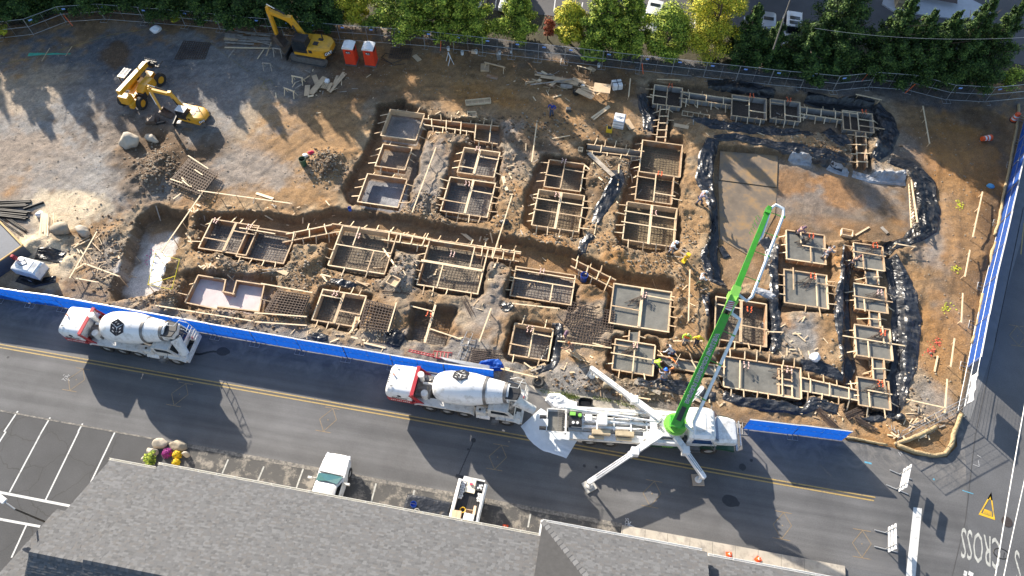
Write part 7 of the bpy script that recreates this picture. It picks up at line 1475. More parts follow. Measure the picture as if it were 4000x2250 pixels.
# seam of the side road and kerb at the lower pavement
flat('road_seam', [seg((29.88, 23.37), (28.3, 16.85), .05), seg((28.3, 16.85), (26.9, 12.9), .05), seg((37.07, 45.6), (29.9, 23.4), .05)], .003, MATS['dark_sealant'])
flat('kerb_joint', [seg((5.4 + k * 1.5, 10.75), (5.4 + k * 1.5, 12.38), .02) for k in range(9)], .1325, MATS['dark_sealant'])
fs = P2((2576,560),(2568,640),(2560,730)); flat('yellow_kerb_line', [seg(fs[0], fs[1], .1)], .008, YPAINT)
mb = MB(); rb = random.Random(3)
for (xa, ya, xb, yb) in ((1490, 1000, 1600, 1022), (1360, 985, 1480, 1005), (1410, 990, 1450, 1000)):
    for k in range(420):
        u = rb.random(); c = WG(xa + (xb - xa) * u, ya + (yb - ya) * u); c += Vector((rb.gauss(0, .12), rb.gauss(0, .12), 0)); nn = Vector((rb.uniform(-1, 1), rb.uniform(-1, 1), .3)).normalized(); leaf(mb, c + Vector((0, 0, .04)), nn, .09, .5, 0, rb)
o = obj('verge_grass', mb, mat('verge_grass', (.17, .22, .03), .8, var=.3)); o['kind'] = 'stuff'; o['label'] = 'yellow green grass along the kerb behind the pump truck'

# ------------------------------------------------------------ rebar mats
def mat_grid(label, c4, nx, ny, z=.25, r=.022, boards=(), frame=False, dbl=True):
    P = [WG(*p) for p in c4]; zz = sum(p.z for p in P) / 4 + z; t = thing('rebar_mat', label, 'rebar mat', (P[0].x, P[0].y, zz)); mb = MB(); P = [Vector((p.x, p.y, zz)) for p in P]
    for lay in ((0, .16) if dbl else (0,)):
        h = Vector((0, 0, lay))
        for i in range(nx + 1): u = i / nx; mb.bar(P[0].lerp(P[1], u) + h, P[3].lerp(P[2], u) + h, 2 * r, 2 * r)
        for j in range(ny + 1): v = j / ny; mb.bar(P[0].lerp(P[3], v) + h + Vector((0, 0, .025)), P[1].lerp(P[2], v) + h + Vector((0, 0, .025)), 2 * r, 2 * r)
    obj('rebar_grid', mb, STEEL, t, world=True, kind='stuff')
    if frame:
        for a, b in ((0, 1), (1, 2), (2, 3), (3, 0)): board('support_board', t, P[a] - Vector((0, 0, .08)), P[b] - Vector((0, 0, .08)), .09, .09, LUM)
    for bx in boards:
        a = WG(bx[0], bx[1]); b = WG(bx[2], bx[3]); board('support_board', t, (a.x, a.y, zz + .22), (b.x, b.y, zz + .22), bx[4] if len(bx) > 4 else .1, .04, LUM2)
mat_grid('tilted rebar mat with pale offcuts on it below the pair of boulders', [(482,404),(552,445),(512,498),(428,461)], 13, 10, boards=[(478,400,530,435),(432,456,465,470),(465,462,485,478,.2),(495,436,515,450),(442,510,460,495),(462,455,488,480)])
mat_grid('rebar mat on timbers between the stepped slab and the reddish form', [(702,738),(782,752),(757,803),(672,793)], 11, 9, z=.35, boards=[(666,730,790,745),(644,793,778,809),(644,814,775,825)], frame=True)
mat_grid('rebar mat on timbers left of the open pit without forms', [(926,766),(998,778),(980,838),(908,828)], 10, 9, z=.35, boards=[(999,766,978,842)], frame=True)
mat_grid('largest rebar mat beside the large concrete form', [(1433,768),(1545,793),(1533,884),(1404,862)], 18, 14, z=.3, boards=[(1402,860,1536,884),(1490,865,1522,873)])
mat_grid('flat rebar mat half hidden at the end of the blue fence', [(1188,878),(1262,886),(1252,926),(1178,912)], 12, 8, z=.1, dbl=False)
mat_grid('flat dark rebar mat in the shade near the grey gravel', [(462,104),(530,110),(515,150),(440,150)], 12, 9, z=.06, dbl=False); mat_grid('loose rebar mat beside the hose reel right of the toilets', [(985,122),(1038,124),(1030,152),(978,148)], 9, 7, z=.1, dbl=False)
# pit without forms: grid and boards
t = thing('footing_pit', 'open rectangular pit without forms crossed by a long pale board', 'footing pit', tuple(WG(1085, 815))); z = -.62
x0, y1 = W(1046, 778).x, W(1046, 778).y; x1, y0 = W(1119, 861).x, W(1119, 861).y; rebar_grid(t, [(x0, y0), (x1, y1)], -.55, .24)
for a in ((1097,764,1067,870,.18),(1016,767,1092,786,.1),(1080,828,1160,855,.1)): p, q = W(a[0], a[1]), W(a[2], a[3]); board('spreader', t, (p.x, p.y, .12), (q.x, q.y, .12), a[4], .04, LUM2)
dowels(t, (W(1080, 795).x, W(1080, 795).y), -.5, True)
# ------------------------------------------------------------ batter rails
def batter(label, p, q, h=.55, w_=.10, ends=True, m=None):
    a, b = WG(*p), WG(*q); z = max(a.z, b.z) + h; a.z = z; b.z = z; t = thing('batter_rail', label, 'batter rail', tuple((a + b) / 2), 0, 'batter rails on stakes round the dig')
    board('rail', t, a, b, w_, .04, m or LUM2); n = max(2, int((b - a).length / 1.6) + 1)
    for i in range(n):
        c = a.lerp(b, (i + .1) / (n - .8)); g = G(c.x, c.y); board('stake', t, (c.x + .05, c.y, z + .05), (c.x + rr.uniform(-.05, .1), c.y + rr.uniform(-.05, .05), g - .05), .06, .04, LUM)
for a in [('yellowish rail along the top of the tall trench bank',(506,492),(739,522)),('rail slanting down the left side of the plank crossed form',(515,494),(422,662)),('rail slanting over the spoil left of the deep pale pit',(252,592),(187,712)),('rail crossing the deep pale pit diagonally',(221,672),(327,724)),('short pale rail at the lower left spoil heap',(200,709),(256,719)),
  ('long rail along the blue fence below the stepped slab',(399,777),(644,819)),('long thin rail left of the plank crossed middle column',(1098,381),(1041,557)),('long rail right of the capped dowel form down to the spoil mound',(1288,502),(1239,662)),('rail with orange stake above the open trench',(1350,320),(1337,418)),('pale rail standing up beside the white shirted walker',(1732,687),(1727,819)),
  ('rail on the grey spoil right of the open pit',(1236,784),(1206,868)),('upper rail on the brown slope at the right',(2463,492),(2437,607)),('second rail down the right slope',(2431,638),(2416,707)),('third rail down the right slope beside yellow paint',(2413,746),(2409,820)),('fourth rail down the right slope above the orange paint',(2392,859),(2382,931)),('lowest rail on the right slope near the corner panels',(2373,961),(2367,1046)),
  ('low rail running right from the lowest footing',(2262,1019),(2372,1034)),('tall rail in the shade at the upper right with orange tape',(2314,278),(2331,372)),('rail with yellow feet right of the chain of footings',(2235,631),(2297,631)),('rail at the shaded top left of the far row',(1584,208),(1579,255)),('low rail near the fence in the shade',(1451,176),(1488,186)),('rail behind the first far row footing',(1650,210),(1708,215)),
  ('rail on two posts behind the right end form',(2147,248),(2212,262)),('short rail by the yellow stakes under the outrigger',(1555,1000),(1634,1012)),('rail with orange ribbon left of the truck tire',(1260,935),(1352,958)),('rail lying before the yellow hooded worker',(1690,866),(1768,866)),('rail behind the small corner form by the rebar mat',(1288,772),(1406,790)),('low rail between the widest form and the right chain',(1920,851),(1966,844))]: batter(*a)
# ------------------------------------------------------------ loose boards and piles
def plank(label, p, q, w_=.22, m=None, dz=.06, grp='loose boards lying about the site'):
    a, b = WG(*p, dz), WG(*q, dz); c = (a + b) / 2; mb = MB(); mb.bar(a - c, b - c, w_, .045); o = obj('plank', mb, m or LUM2); o.location = c; return tag(o, label, 'board', grp)
for a in [('wide weathered plank leaning across the spoil beside the rolled sheeting',(1480,390),(1542,448),.42,GREY_LUM,.3),('pale board at the left of the long diagonal weathered plank',(1456,404),(1515,455),.12),('pale board standing along the rolled sheeting top',(1557,414),(1554,468),.1),('wide plank pointing down right of the spoil under the dowel form',(1111,555),(1175,582),.3),('second wide plank forming a V with its neighbour',(1146,573),(1190,608),.28),
  ('diagonal board on the round spoil island left of the tall form',(964,626),(998,675),.14),('longer diagonal board across the same spoil island',(996,629),(1048,670),.14),('small board on the left bank of the blue bucket',(976,541),(1008,550),.13),('short crossed board near the orange topped stake',(990,530),(1012,548),.12),('pale board below the orange topped stake',(1050,550),(1096,534),.12),('wide pale board flat on the sunlit clay left of the rails',(645,487),(688,501),.24),
  ('pale plank by the rebar mat heap near the blue fence',(915,863),(970,876),.15),('grey plank under the workers on black plastic',(1596,960),(1661,990),.35,GREY_LUM),('pair of new planks laid diagonal beside the wrapped pallet, upper one',(1488,298),(1532,267),.2),('pair of new planks laid diagonal beside the wrapped pallet, lower one',(1493,302),(1534,270),.16),('loose plank near the man in blue',(1391,246),(1412,240),.12),('board lying on gravel right of the middle right concrete forms',(1928,860),(1928,852),.1),
  ('lone short board on the sloping gravel by the orange paint spots',(2350,936),(2358,896),.12),('new board between the two column groups',(1265,445),(1275,480),.3),('board leaning at the white tarp scrap',(2151,593),(2186,572),.14),('plank propped at the walled pit bottom right of the sheeting',(2216,572),(2232,588),.3,GREY_LUM),('brown plywood scrap lying below the wooden tray',(1224,192),(1252,198),.45,PLY),
  ('grey board standing by the fence right of the white buckets',(1252,132),(1256,152),.4,GREY_LUM),('pale board leaning on its side near the loose rebar mat',(1042,140),(1056,154),.5,PLYL),('tan plywood sheet beside the wrapped pallet',(1575,302),(1590,326),.6,PLYL),('two pale boards on the clay at the small block shed',(1695,315),(1732,322),.45,PLYL),('thin lath on the soil by the far wattle',(1388,350),(1434,342),.08),('board near the blue end of fence',(1262,925),(1282,930),.2),
  ('stick standing in the spoil right of the rolled sheeting',(1500,560),(1495,590),.08),('red brown board above the blue fence by the tall form',(1075,700),(1096,690),.14),('white painted pole lying on black plastic between the columns',(2197,673+0),(2199,815),.12,WPAINT),('square wooden board by the dark fence shade',(1480,170),(1496,180),.5,LUM)]:
    plank(*a[:3], *(a[3:]))
def pile(label, items, cat='lumber pile', name='lumber_pile', h0=.04):
    cs = [WG(i[0], i[1]) for i in items]; t = thing(name, label, cat, tuple(cs[0])); z = h0
    for k, i in enumerate(items):
        a, b = WG(i[0], i[1]), WG(i[2], i[3]); zz = max(a.z, b.z) + z + (i[6] if len(i) > 6 else (k % 5) * .035)
        board('board', t, (a.x, a.y, zz), (b.x, b.y, zz + rr.uniform(-.01, .03)), i[4], .04, i[5])
L1, L2_, GL, PL_ = LUM, LUM2, GREY_LUM, PLYL
pile('stack of grey weathered boards by the fence left of the excavator', [(566,86,612,90,.22,GL),(566,92,680,98,.25,GL),(568,97,684,103,.25,GL),(565,103,682,110,.25,GL),(567,110,640,115,.22,GL),(600,84,640,88,.2,GL,.18),(620,88,682,94,.25,GL,.18),(566,121,684,124,.16,L2_,.05),(566,102,600,106,.3,L1,.22),(576,148,592,126,.12,GL),(600,94,686,120,.12,GL,.25),(648,150,664,126,.1,L2_),(672,146,684,112,.12,L1,.2)])
pile('scattered plywood strips and boards around the pallet near the excavator', [(790,190,800,215,.5,PL_),(780,238,818,196,.55,PL_),(772,243,775,218,.5,PL_),(760,215,744,225,.12,GL),(785,240,815,205,.4,PL_),(782,232,798,228,.4,L1),(838,218,850,192,.25,PL_),(830,234,868,190,.28,PL_),(842,216,866,186,.25,PL_),(826,232,836,212,.25,L1),(740,210,776,196,.1,GL),(758,207,780,192,.1,L1),(775,245,790,243,.2,L2_)])
pile('long heap of mixed planks and offcuts right of the plank tray', [(1323,207,1362,204,.14,L1),(1338,200,1370,214,.12,L1),(1345,190,1400,198,.2,L1),(1350,186,1390,192,.2,GL),(1360,196,1430,206,.35,PL_),(1385,194,1450,204,.35,PLY),(1395,205,1445,210,.45,GL),(1400,200,1455,214,.5,PL_),(1440,200,1472,213,.4,PL_),(1375,214,1395,222,.4,PLY),(1334,220,1420,210,.14,GL,.3),(1380,216,1440,206,.12,GL,.35),(1385,222,1400,208,.35,PL_,.3),(1410,218,1440,222,.5,GL),(1362,183,1375,190,.2,L2_),(1320,213,1345,206,.08,L1),(1352,206,1360,202,.3,L2_)])
pile('wooden boards stacked on a cart beside the worktable', [(1450,240,1490,258,.6,PL_,.6),(1462,232,1498,248,.5,PL_,.62),(1458,230,1502,246,.2,L1,.68),(1470,228,1506,243,.12,L1,.7),(1500,246,1522,232,.12,L2_,.3)])
pile('row of six square posts lying on the pale chalky soil', [(101,597,113,543,.16,L2_,.05),(108,597,119,543,.16,L2_,.05),(114,597,124,545,.16,L2_,.05),(121,596,129,548,.14,L2_,.05),(127,590,133,552,.12,L2_,.05),(136,583,139,540,.12,L2_,.05)])
pile('scraps of lath and offcuts beside the boulders and spoil', [(180,620,228,598,.08,L1),(186,624,230,606,.08,L2_),(192,620,200,614,.1,L2_),(196,628,204,640,.08,L2_),(205,632,212,642,.1,L2_),(230,608,260,640,.08,L1),(190,680,214,665,.1,L2_),(215,670,268,660,.08,L1)])
pile('offcuts scattered under the slanting batter rail by the trench', [(486,522,492,536,.14,L2_),(494,515,505,520,.14,L2_),(488,536,500,530,.12,L2_),(494,542,498,550,.12,L2_),(478,530,486,536,.12,L2_),(484,545,492,552,.12,L2_),(500,528,503,538,.1,L2_),(470,590,478,602,.14,L1),(475,610,486,612,.12,L2_),(480,600,484,615,.1,L1)])
pile('offcuts piled on the ledge below the plank crossed form', [(500,668,510,676,.12,L2_),(505,675,516,668,.12,L2_),(520,665,526,676,.12,L1),(524,668,540,672,.12,L1),(528,676,534,666,.12,L2_),(512,680,520,670,.12,L2_),(534,670,546,676,.1,L1)])
pile('fan of boards between the reddish form and the right rebar mat', [(876,832,905,806,.14,L1),(880,838,908,812,.14,L2_),(882,828,902,800,.14,L1),(886,836,900,808,.12,L2_),(884,850,902,856,.14,L2_),(912,855,918,858,.14,L2_),(874,842,900,830,.12,L1)])
pile('bundle of stakes and sticks below the rebar mat beside the stooping worker', [(1424,882,1462,908,.08,L2_),(1426,880,1458,902,.08,L2_),(1430,878,1460,898,.07,L1),(1434,884,1462,902,.08,L1),(1422,886,1450,902,.07,L2_),(1438,880,1464,896,.07,L1)])
pile('boards and torn plastic strewn right of the truck tire', [(1330,930,1352,940,.1,L1),(1345,928,1372,918,.25,L1),(1335,936,1362,926,.14,GL),(1318,915,1340,930,.1,L2_)])
pile('short pale offcuts on the clay by the middle spoil gap', [(1206,608,1212,590,.12,L2_),(1218,597,1236,598,.12,L2_),(1216,604,1230,603,.12,L2_),(1220,612,1228,602,.12,L2_),(1180,628,1192,640,.12,L1),(1060,700,1074,712,.14,L1)])
pile('heap of pale offcuts at the wooden corner by the kerb', [(2232,1094,2262,1100,.12,L2_),(2240,1088,2256,1102,.12,L2_),(2270,1098,2276,1112,.12,L2_),(2312,1098,2328,1102,.1,L1),(2310,1104,2326,1096,.12,L2_),(2246,1104,2262,1092,.1,L2_),(2334,1096,2336,1108,.1,L2_)])
pile('small wood scraps and planks left of the gravel footing island', [(660,680,710,676,.06,GL),(655,690,700,682,.06,GL),(806,693,820,702,.1,L2_),(808,692,834,700,.12,L2_),(812,697,824,712,.12,L2_),(700,680,724,690,.4,PL_),(893,712,930,716,.12,L1),(895,708,926,722,.1,L1)])
def bundle(label, p, q, n, r=.02, spread=.25, m=None, cat='rebar bundle', name='rebar_bundle', fan=0.):
    a, b = WG(*p), WG(*q); t = thing(name, label, cat, tuple(a)); mb = MB(); d = (b - a).normalized(); nn = Vector((-d.y, d.x, 0))
    for k in range(n): o = rr.uniform(-spread, spread); mb.tube([a + nn * o + Vector((0, 0, .05 + rr.random() * .1)), b + nn * (o * (1 + fan)) + d * rr.uniform(-.4, .1) + Vector((0, 0, .05 + rr.random() * .1))], r, 5)
    obj('bars', mb, m or STEEL, t, world=True, kind='stuff')
bundle('dark steel bars slanting beside the right end of the last blue fence', (2055,1030), (2105,1078), 14); bundle('thick sheaf of steel bars lying right of the slanting bars', (2128,1050), (2190,1025), 26, spread=.35, fan=.3); bundle('light steel bars fanned out below the lowest footing', (2238,1040), (2246,1088), 22, spread=.35, fan=.6, m=mat('bare_steel', (.20, .21, .22), .5, metal=.4)); bundle('bars slanting under the thick sheaf towards the kerb', (2148,1052), (2205,1086), 14)
bundle('thin bars leaning on the spoil beside the empty footing column', (1057,490), (1030,528), 9, m=MATS['bare_steel']); bundle('upright dark pipes lying near the middle rail', (1072,500), (1076,540), 6, r=.03, m=BLKP); bundle('loose bars on the gravel above the open pit', (960,736), (1035,741), 4, spread=.15); bundle('bars on the spoil beside the rail right of the open pit', (1165,748), (1190,795), 8, spread=.2)
BP = mat('black_pipe', (.018, .018, .02), .65, var=.3, spec=.2)
bundle('long black drain pipes stacked above the container', (-10,517), (78,513), 7, r=.09, spread=.35, m=BP, cat='pipes', name='pipe_stack'); bundle('second layer of black pipes beside the container roof edge', (-10,536), (74,545), 7, r=.09, spread=.4, m=BP, cat='pipes', name='pipe_stack'); bundle('single black pipe with a white end pointing at the chalky patch', (62,528), (108,511), 1, r=.13, spread=0, m=BP, cat='pipes', name='pipe_stack'); bundle('cluttered dark pipes and sticks in front of the black pipe stack', (5,552), (60,590), 9, r=.04, spread=.6, m=BP, cat='pipes', name='pipe_stack')
# ------------------------------------------------------------ rocks
ROCK = mat('boulder_stone', (.32, .27, .20), .85, var=.2, scale=1.5, bump=.06, bscale=3, wear=(.26, .19, .12), wamt=.3); ROCKW = mat('pale_stone', (.44, .38, .30), .85, var=.15, scale=2, bump=.04, bscale=3)
def rock_mb(rx, ry, rz, sd, sub=3):
    import bmesh; bm = bmesh.new(); bmesh.ops.create_icosphere(bm, subdivisions=sub, radius=1); rn = random.Random(sd); off = Vector((rn.uniform(0, 50), rn.uniform(0, 50), rn.uniform(0, 50)))
    from mathutils import noise
    pl = [(Vector((rn.uniform(-1, 1), rn.uniform(-1, 1), rn.uniform(-.2, 1))).normalized(), rn.uniform(.55, .85)) for _ in range(7)]; mb = MB()
    for v in bm.verts:
        p = v.co.copy()
        for n, d in pl:
            k = p.dot(n)
            if k > d: p -= n * (k - d) * .85
        p *= 1 + .18 * noise.noise(p * 1.7 + off); mb.v.append((p.x * rx, p.y * ry, p.z * rz))
    mb.f = [tuple(v.index for v in f.verts) for f in bm.faces]; mb.mi = [0] * len(mb.f); bm.free(); return mb
def boulder(label, x, y, rx, ry, rz, sd, m=None, rot=0., world=None, dz=None):
    o = obj('boulder', rock_mb(rx, ry, rz, sd), m or ROCK, smooth=True); p = WG(x, y); o.location = (p.x, p.y, p.z + rz * (.55 if dz is None else dz)); o.rotation_euler = (0, 0, rot); return tag(o, label, 'boulder')
boulder('large pale boulder below the telehandler', 326, 362, 1.0, .85, .7, 1, ROCKW); boulder('smaller flat boulder touching the large pale one', 382, 353, .85, .42, .45, 2, ROCKW, -.3); boulder('rough brown boulder next to the row of posts', 158, 580, .95, .7, .6, 3); boulder('smooth boulder right of the rough brown one', 212, 586, .85, .48, .5, 4, ROCKW, -.25); boulder('broken stone half buried beside the outrigger', 1527, 970, .5, .4, .35, 5)
def pebbles(name, label, n, regs, s0, s1, m, sd=1, inside=False):
    rn = random.Random(sd); mb = MB(); proto = [rock_mb(1, 1, .7, 20 + i, 1) for i in range(5)]; k = 0; tries = 0
    while k < n and tries < n * 20:
        tries += 1; x, y, rx, ry = rn.choice(regs); p = W(x + rn.gauss(0, rx * .5), y + rn.gauss(0, ry * .5)); i = (p.y - Y0) / DX; j = (p.x - X0) / DX
        if not (0 < i < HGT.shape[0] - 1 and 0 < j < HGT.shape[1] - 1) or DSITE[int(i), int(j)] > -.3: continue
        if CARVE[int(i), int(j)] > .25: continue
        s = s0 + (s1 - s0) * rn.random() ** 3; q = proto[k % 5]; a = rn.uniform(0, 6.28); ca, sa = math.cos(a), math.sin(a); z = G(p.x, p.y) + s * .25
        mb.add([(p.x + (v[0] * ca - v[1] * sa) * s * 1.2, p.y + (v[0] * sa + v[1] * ca) * s, z + v[2] * s) for v in q.v], q.f); k += 1
    o = obj(name, mb, m); o['kind'] = 'stuff'; o['label'] = label; return o
REG = [(1300,650,500,120),(1750,700,150,200),(1000,680,200,60),(700,680,150,60),(560,600,80,80),(300,620,120,80),(1600,980,400,40),(1400,600,300,60),(2200,950,150,120),(1550,420,120,80),(1250,450,120,100),(820,420,50,40),(400,430,70,60),(1100,520,120,50),(1300,320,300,40),(2100,380,150,60),(1650,600,80,90),(420,740,160,50),(640,780,200,50)]
pebbles('loose_stones', 'scattered pale stones and clods on the spoil', 5200, REG, .025, .13, mat('clod_stone', (.27, .22, .16), .9, var=.35, scale=1), 1)
pebbles('dark_clods', 'dark soil clods along the trench rims', 4200, REG, .03, .15, mat('soil_clod', (.13, .085, .05), .95, var=.35, scale=1), 2)
pebbles('gravel_specks', 'small stones over the open ground', 3200, [(1000,400,1100,300),(300,300,350,200),(2300,500,250,300),(1200,200,900,80)], .02, .085, MATS['clod_stone'], 3)
def scraps(n, regs, sd):
    rn = random.Random(sd); mb = MB(); k = 0
    while k < n:
        x, y, rx, ry = rn.choice(regs); p = W(x + rn.gauss(0, rx * .5), y + rn.gauss(0, ry * .5)); i = (p.y - Y0) / DX; j = (p.x - X0) / DX
        if not (0 < i < HGT.shape[0] - 1 and 0 < j < HGT.shape[1] - 1) or DSITE[int(i), int(j)] > -.4: k += 1; continue
        a = rn.uniform(0, 3.14); L_ = rn.uniform(.15, .85) ** 1.3; d = Vector((math.cos(a), math.sin(a), 0)) * L_ / 2; u, v = p - d, p + d
        mb.bar((u.x, u.y, G(u.x, u.y) + .05), (v.x, v.y, G(v.x, v.y) + .06), rn.choice((.05, .07, .1)), .03, rn.choice((0, 0, 1, 2))); k += 1
    o = obj('wood_scraps', mb, [LUM2, LUM, GREY_LUM]); o['kind'] = 'stuff'; o['label'] = 'small wood offcuts and laths littering the soil'
scraps(520, [(1300,600,450,90),(700,540,180,30),(560,650,110,60),(1000,680,180,60),(1250,740,200,70),(900,850,250,20),(1450,920,150,40),(1750,700,80,120),(2000,860,80,60),(1850,300,200,60),(1400,215,120,30),(1130,330,100,60),(1300,440,120,90),(1560,430,70,80),(1700,1000,200,30),(2100,1040,120,30),(260,650,80,60),(2300,1060,60,30),(800,215,120,40),(2200,900,30,120)], 4)
# ------------------------------------------------------------ small site gear
def tub_thing(name, label, cat, x, y, r, h, m, inner=None, dz=0., tilt=None):
    p = WG(x, y, dz); t = thing(name, label, cat, tuple(p)); mb = MB(); n = 20
    mb.loft([[(r * k * math.cos(2 * math.pi * i / n), r * k * math.sin(2 * math.pi * i / n), z) for i in range(n)] for k, z in ((.88, 0), (1, h), (1.05, h), (1.05, h - .03), (.95, h - .03), (.93, h), (.84, .05))], caps=False); obj('shell', mb, m, t, smooth=True, auto=40)
    mb = MB(); mb.cyl(0, 0, .03, h * .45, r * .84, n); obj('contents', mb, inner or MUD, t)
    mb = MB(); mb.tube([(r * 1.04 * math.cos(a), 0, h * .9 + r * .5 * math.sin(a)) for a in [math.pi * k / 8 for k in range(9)]], .008, 4); obj('handle', mb, STL, t); return t
BDR = mat('blue_drum', (.02, .09, .45), .4, var=.06); GCAN = mat('green_bin', (.03, .09, .05), .5, var=.1); WBK = mat('white_bucket', (.72, .72, .70), .5, var=.04)
tub_thing('plastic_drum', 'open blue plastic drum on the spoil full of caps', 'drum', 1468, 705, .30, .85, BDR, CAPP); tub_thing('garbage_can', 'dark green garbage can throwing a long shadow left of the dirt heap', 'garbage can', 765, 415, .30, .85, GCAN, BLKP); tub_thing('bucket', 'small blue bucket on the bank above the trench wall', 'bucket', 881, 529, .16, .38, BDR)
for lab, x, y in (('white bucket by the fence left of the cardboard pieces', 1163, 137), ('white bucket beside the standing grey board', 1257, 137), ('white bucket at the fence below the sunlit conifers', 1506, 168), ('white bucket next to a wooden box by the fence', 1198, 134), ('small white bucket in the shade above the plank tray', 1128, 126)): tub_thing('bucket', lab, 'bucket', x, y, .16, .38, WBK)
t = thing('trench_rammer', 'yellow rammer with white handles standing on grey mud', 'rammer', tuple(WG(1722, 655)), rad(-30)); mb = MB(); mb.tube([(0, 0, .02), (0, 0, .5), (.1, .05, .75)], [.14, .12, .14], 10); mb.box(.12, .06, .85, .35, .3, .3); mb.box(.0, -.1, .05, .35, .5, .08); P_(t, 'machine_body', mb, mat('rammer_yellow', (.75, .50, .03), .45)); mb = MB(); mb.tube([(.1, .2, .9), (-.45, .25, .95), (-.5, -.2, .95), (.1, -.1, .9)], .025, 6); P_(t, 'handle', mb, WP_)
def block(name, label, cat, x, y, sx, sy, sz, m, rz=0., bev=.03, extra=None):
    p = WG(x, y); t = thing(name, label, cat, tuple(p), rz); mb = MB(); mb.box(0, 0, sz / 2, sx, sy, sz, tp=.95); P_(t, 'shell', mb, m, bevel=bev)
    if extra: extra(t)
    return t
def straps(t): mb = MB(); mb.box(0, 0, .33, 1.02, .05, .64); mb.box(0, 0, .33, .05, .92, .64); P_(t, 'strap', mb, BLKP)
block('wrapped_pallet', 'white wrapped pallet with black straps near the far row', 'wrapped pallet', 1551, 219, 1.0, .9, .6, WP_, rad(20), .05, straps)
def ibc(t): mb = MB(); [mb.box(0, 0, z, 1.06, 1.16, .03) for z in (.2, .55, .9)]; P_(t, 'cage', mb, GALV); mb = MB(); mb.cyl(0, 0, 1.0, 1.06, .13, 12); mb.bar((-.35, 0, 1.0), (.35, 0, 1.0), .2, .03); P_(t, 'lid', mb, GALV)
block('liquid_tank', 'translucent white caged tank wrapped in film next to a yellow box', 'tank', 1556, 314, 1.0, 1.1, 1.0, TARPW, rad(-4), .06, ibc); block('generator', 'small yellow generator left of the caged tank', 'generator', 1532, 330, .55, .5, .45, MATS['rammer_yellow'], 0, .03, lambda t: P_(t, 'engine', MB().box(0, 0, .47, .35, .3, .08), BLKP))
block('toolbox', 'dark plastic box behind the man in blue', 'box', 1430, 279, .5, .4, .35, GRc if False else mat('charcoal_plastic', (.06, .065, .07), .5), 0.1); block('blue_cooler', 'small blue and white cooler beside the plank heap', 'cooler', 1466, 222, .3, .25, .35, BDR, .2, .02, lambda t: P_(t, 'lid', MB().box(0, 0, .37, .3, .25, .04), WP_))
block('cardboard_box', 'small cardboard box on a blue print box by the fence', 'carton', 1192, 133, .5, .35, .3, CARD); block('white_container', 'white canister next to the loose rebar by the fence', 'canister', 1286, 134, .2, .2, .3, WBK)
def sack(label, x, y, r, h, m=None, sd=1): o = obj('sack', rock_mb(r, r * .85, h, sd, 3), m or TARPW, smooth=True); p = WG(x, y); o.location = (p.x, p.y, p.z + h * .6); return tag(o, label, 'sack')
sack('large white sack lying by the fence bend', 393, 78, .62, .35, None, 8); sack('round white bulk bag on the grey gravel patch', 2049, 903, .48, .4, None, 9); sack('white plastic bag beside the black pipes', 102, 541, .4, .25, None, 10); sack('white bag resting against the green garbage can', 768, 394, .3, .25, None, 11); sack('crimson cloth bundle beside the white bag', 783, 386, .32, .2, mat('crimson_cloth', (.6, .03, .08), .8), 12)
sack('black rubbish bag behind the stacked cart boards', 1450, 236, .4, .35, BLK, 13); sack('black rubbish bag near the folded corner panels', 2262, 1053, .4, .3, BLK, 14); sack('dark plastic bundle at the end of the tall rail', 1268, 560, .45, .25, BLK, 15); sack('light blue bag lying on the brown right slope', 2490, 470, .35, .15, mat('sky_blue_bag', (.10, .33, .55), .6), 16); sack('white crumpled rag on the trench bank by the blue bucket', 868, 538, .35, .12, None, 17)
t = thing('truck_tyre', 'old tire lying on the soil behind the mixer drum', 'tire', tuple(WG(1354, 964, .08))); mb = MB(); mb.tube([(.36 * math.cos(2 * math.pi * k / 20), .36 * math.sin(2 * math.pi * k / 20), .1) for k in range(21)], .13, 8); P_(t, 'tyre', mb, TYRE)
# frames of folded barrier feet and the red barrier
def frame_thing(name, label, cat, x, y, rz, m, L=1., Wd=.5, n=2, z=.08, r=.025):
    p = WG(x, y, z); t = thing(name, label, cat, tuple(p), rz); mb = MB(); q = [(-L / 2, -Wd / 2, 0), (L / 2, -Wd / 2, 0), (L / 2, Wd / 2, 0), (-L / 2, Wd / 2, 0)]; mb.tube(q + q[:1], r, 6)
    for k in range(n): u = -L / 2 + L * (k + 1) / (n + 1); mb.tube([(u, -Wd / 2, 0), (u, Wd / 2, 0)], r, 5)
    P_(t, 'frame', mb, m); return t
frame_thing('barrier_foot', 'upright looped steel barrier foot on the spoil, the upper one', 'barrier foot', 1176, 855, rad(80), GALV, 1.1, .5, 1, .25); frame_thing('barrier_foot', 'steel barrier foot crossing the upper one', 'barrier foot', 1178, 865, rad(5), GALV, 1.1, .5, 1, .15); frame_thing('barrier_foot', 'steel barrier foot lying lowest beside the flat mat', 'barrier foot', 1165, 888, rad(80), GALV, 1.0, .5, 1, .1)
frame_thing('red_barrier', 'red steel barrier frame lying behind the blue fence', 'barrier', 1114, 898, rad(4), REDP, 1.4, .55, 4, .3, .05); frame_thing('red_barrier', 'long red lattice piece left of the red barrier', 'barrier', 1062, 893, rad(-3), REDP, 2.0, .16, 7, .3, .045)
